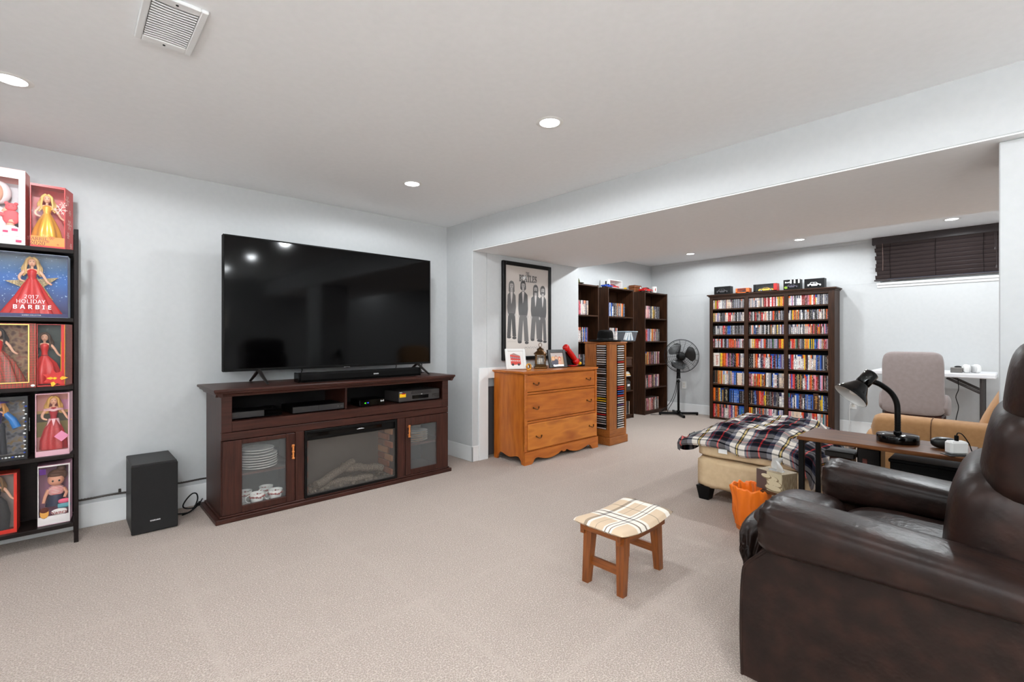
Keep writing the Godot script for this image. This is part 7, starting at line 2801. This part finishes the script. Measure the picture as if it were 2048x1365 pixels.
	b.lathe(Vector3.ZERO, [Vector2(0, 0.004), Vector2(0.082, 0), Vector2(0.104, 0.25), Vector2(0.101, 0.25), Vector2(0.08, 0.01), Vector2(0, 0.01)], 28)
	part("bucket", b, mat(Color(0.85, 0.45, 0.15), 0.6), o)
	b = B.new()
	var fz := FastNoiseLite.new()
	fz.seed = 9
	fz.frequency = 6.0
	rows = []
	for p: Vector2 in [Vector2(0.088, 0.03), Vector2(0.096, 0.10), Vector2(0.103, 0.17), Vector2(0.110, 0.225), Vector2(0.113, 0.252), Vector2(0.108, 0.262), Vector2(0.100, 0.256), Vector2(0.096, 0.22), Vector2(0.086, 0.10)]:
		var line := PackedVector3Array()
		for j in 72:
			var a := TAU * j / 72
			var r := p.x * (1.0 + 0.16 * fz.get_noise_3d(cos(a) * 0.6, sin(a) * 0.6, p.y * 1.2) + 0.002 * sin(a * 19.0 + p.y * 30.0))
			line.append(Vector3(r * cos(a), p.y + 0.018 * fz.get_noise_2d(cos(a) * 0.4, sin(a) * 0.4) * clampf(p.y / 0.2, 0.0, 1.0), r * sin(a)))
		rows.append(line)
	b.grid(rows, true, Vector3.INF)
	part("bag", b, M.bag, o)


func stool() -> void:
	var o := thing("footstool", "small wooden footstool with a cream and black check padded seat", "stool", V(2.015, 0, 1.335))
	var legs := [[1.832, 1.42, 0.018, -0.008], [1.84, 1.228, 0.018, 0.008], [2.195, 1.248, -0.018, 0.008], [2.187, 1.44, -0.018, -0.008]]
	for q: Array in legs:
		var b := nb(o)
		var h := 0.0185
		var lo := V(q[0], 0, q[1])
		var hi := V(q[0] + q[2], 0.262, q[1] + q[3])
		var c := [Vector3(-h, 0, -h), Vector3(h, 0, -h), Vector3(h, 0, h), Vector3(-h, 0, h)]
		var k1 := 0.9
		var k2 := 1.25
		b.face([lo + c[0] * k1, lo + c[1] * k1, lo + c[2] * k1, lo + c[3] * k1], Vector3.DOWN)
		b.face([hi + c[0] * k2, hi + c[1] * k2, hi + c[2] * k2, hi + c[3] * k2], Vector3.UP)
		for k in 4:
			var l := (k + 1) % 4
			b.face([lo + c[k] * k1, lo + c[l] * k1, hi + c[l] * k2, hi + c[k] * k2], ((c[k] + c[l]) as Vector3).normalized())
		part("leg", b, M.stoolwoody, o)
	for q: Array in [[1.8455, 1.245, 1.405], [2.181, 1.265, 1.425]]:
		var b := nb(o)
		b.box(q[0] - 0.009, q[0] + 0.009, 0.085, 0.125, q[1], q[2], 0.002)
		part("stretcher", b, M.stoolwoodz, o)
	for d: float in [1.232, 1.436]:
		var b := nb(o)
		var p := PackedVector2Array()
		for k in 11:
			var f := k / 10.0
			p.append(Vector2(1.815 + 0.395 * f, 0.232 - 0.006 * sin(f * PI)))
		for k in 11:
			var f := 1.0 - k / 10.0
			p.append(Vector2(1.815 + 0.395 * f, 0.278 - 0.022 * sin(f * PI)))
		b.t = b.t * Transform3D(Basis(), V(0, 0, d))
		b.prism(p, -0.011, 0.011)
		part("apron", b, M.stoolwoodx, o)
	for x: Array in [[1.815, 1.832], [2.193, 2.21]]:
		var b := nb(o)
		b.box(x[0], x[1], 0.25, 0.277, 1.243, 1.425, 0.002)
		part("end_rail", b, M.stoolwoodz, o)
	# saddle cushion with its check
	var N := 256
	var i := Image.create(N, N, false, Image.FORMAT_RGB8)
	var tone := func(f: float) -> float:
		var v := 0.62
		if absf(f - 0.33) < 0.012 or absf(f - 0.43) < 0.012:
			v = 0.10
		elif absf(f - 0.38) < 0.11:
			v = 0.95
		elif absf(f - 0.96) < 0.045:
			v = 0.30
		elif absf(f - 0.68) < 0.007:
			v = 0.28
		elif f > 0.84:
			v = 0.95
		return v
	for y in N:
		var ty: float = tone.call(float(y) / N)
		for x in N:
			var tx: float = tone.call(float(x) / N)
			var c := Color(0.84, 0.745, 0.63).lerp(Color(0.93, 0.895, 0.85), clampf((maxf(tx, ty) - 0.62) / 0.33, 0.0, 1.0))
			i.set_pixel(x, y, c.lerp(Color(0.13, 0.10, 0.09), clampf((0.62 - tx) * 0.95, 0.0, 0.5) + clampf((0.62 - ty) * 0.95, 0.0, 0.5)))
	var cm := pic(i, 0.85)
	cm.texture_repeat = true
	var b := nb(o)
	var rows := []
	for r in 33:
		var th := r / 32.0
		var line := PackedVector3Array()
		rows.append(line)
	var top := []
	var bot := []
	for r in 31:
		var u := r / 30.0 * 2.0 - 1.0
		var lt := PackedVector3Array()
		var lb := PackedVector3Array()
		for k in 31:
			var v := k / 30.0 * 2.0 - 1.0
			var e := pow(maxf(0.0, 1.0 - pow(absf(u), 7.0)), 0.5) * pow(maxf(0.0, 1.0 - pow(absf(v), 6.0)), 0.5)
			var sad := 0.022 * (u * u - 1.0)
			var cx := 2.014 + u * 0.232 * (1.0 - 0.02 * v * v)
			var cd := 1.334 + v * 0.148 * (1.0 - 0.03 * u * u)
			lt.append(V(cx, 0.293 + sad + 0.028 * e, cd))
			lb.append(V(cx, 0.293 + sad - 0.016 * e, cd))
		top.append(lt)
		bot.append(lb)
	b.grid(top, false, V(2.014, -0.5, 1.334), Vector2(1.35, 1.0))
	b.grid(bot, false, V(2.014, 1.5, 1.334), Vector2(1.35, 1.0))
	part("seat_cushion", b, cm, o)


func recliner() -> void:
	var o := thing("leather_recliner", "large dark brown leather recliner with thick pillow arms in the right foreground", "recliner", V(2.1, 0, 0.1))
	var b := nb(o)
	# outer side panels with a slanted front edge
	var side := PackedVector2Array([Vector2(0.637, 0.035), Vector2(0.641, 0.06), Vector2(0.635, 0.37), Vector2(0.62, 0.415), Vector2(0.555, 0.485), Vector2(0.53, 0.52), Vector2(-0.45, 0.50), Vector2(-0.45, 0.035)])
	for x: Array in [[1.665, 1.80], [2.42, 2.545]]:
		b = nb(o)
		b.t = b.t * Transform3D(FX, Vector3.ZERO)
		b.prism(side, x[0], x[1])
		part("side_panel", b, M.leather, o)
		b = nb(o)
		for xx: float in [x[0] + 0.002, x[1] - 0.002]:
			b.tube(smooth([V(xx, 0.035, 0.636), V(xx, 0.2, 0.64), V(xx, 0.37, 0.634), V(xx, 0.418, 0.617), V(xx, 0.485, 0.553), V(xx, 0.52, 0.53)], 5), 0.006, 8)
		part("piping", b, M.leather, o)
	for x: float in [1.738, 2.475]:
		b = nb(o)
		arm_shape(b, x, 0.552, -0.02, 0.605, -0.45, 0.125, 0.086, 0.16, 0.42)
		part("arm_pillow", b, M.leather, o)
	b = nb(o)
	b.box(1.80, 2.42, 0.06, 0.36, -0.40, 0.55, 0.01)
	part("base", b, M.blackmatte, o)
	b = nb(o)
	b.pillow(V(2.11, 0.415, 0.19), Vector3(0.262, 0.10, 0.28), 4.5, Basis(Vector3(1, 0, 0), 0.03), 48, 28)
	part("seat_cushion", b, M.leather, o)
	# footrest: flap roll and hanging pad
	b = nb(o)
	b.pillow(V(2.11, 0.430, 0.585), Vector3(0.262, 0.105, 0.13), 3.4, Basis(), 48, 28)
	part("footrest_flap", b, M.leather, o)
	b = nb(o)
	b.pillow(V(2.10, 0.365, 0.655), Vector3(0.30, 0.135, 0.06), 4.0, Basis(Vector3(1, 0, 0), -0.18), 60, 28, func(q: Vector3, dd: Vector3) -> Vector3:
		var e := clampf((absf(q.x) - 0.25) / 0.05, 0.0, 1.0)
		return q * (1.0 + 0.05 * e * sin(atan2(q.y, q.z) * 14.0)))
	part("footrest_pad", b, M.leather, o)
	# back: lumbar, middle and head pillows over a shell
	var crease := func(q: Vector3, dd: Vector3) -> Vector3:
		var edge := clampf((absf(dd.y) - 0.35) / 0.5, 0.0, 1.0)
		var s := (0.004 * sin(q.x * 16.0 + 2.0 + q.y * 6.0) + 0.006 * edge * sin(q.x * 55.0 + 3.0 * sin(q.x * 9.0)) + 0.006 * sin(q.x * 22.0 - q.y * 30.0) * edge) * clampf(dd.z * 1.5, 0.0, 1.0)
		return q - Vector3(0, 0, s + 0.03 * pow(absf(dd.x), 3.0))
	for q: Array in [[0.605, -0.012, 0.29, 0.205, 0.165, 0.10], [0.83, -0.094, 0.30, 0.155, 0.165, 0.14], [1.022, -0.126, 0.275, 0.145, 0.150, 0.12]]:
		b = nb(o)
		b.pillow(V(2.10, q[0], q[1]), Vector3(q[2], q[3], q[4]), 3.7, Basis(Vector3(1, 0, 0), q[5]), 56, 32, crease)
		part("back_pillow", b, M.leather, o)
	b = nb(o)
	b.t = b.t * Transform3D(Basis(Vector3(1, 0, 0), 0.17), V(2.10, 0.68, -0.24))
	b.cbox(Vector3.ZERO, Vector3(0.28, 0.42, 0.06), 0.05)
	part("back_shell", b, M.leather, o)
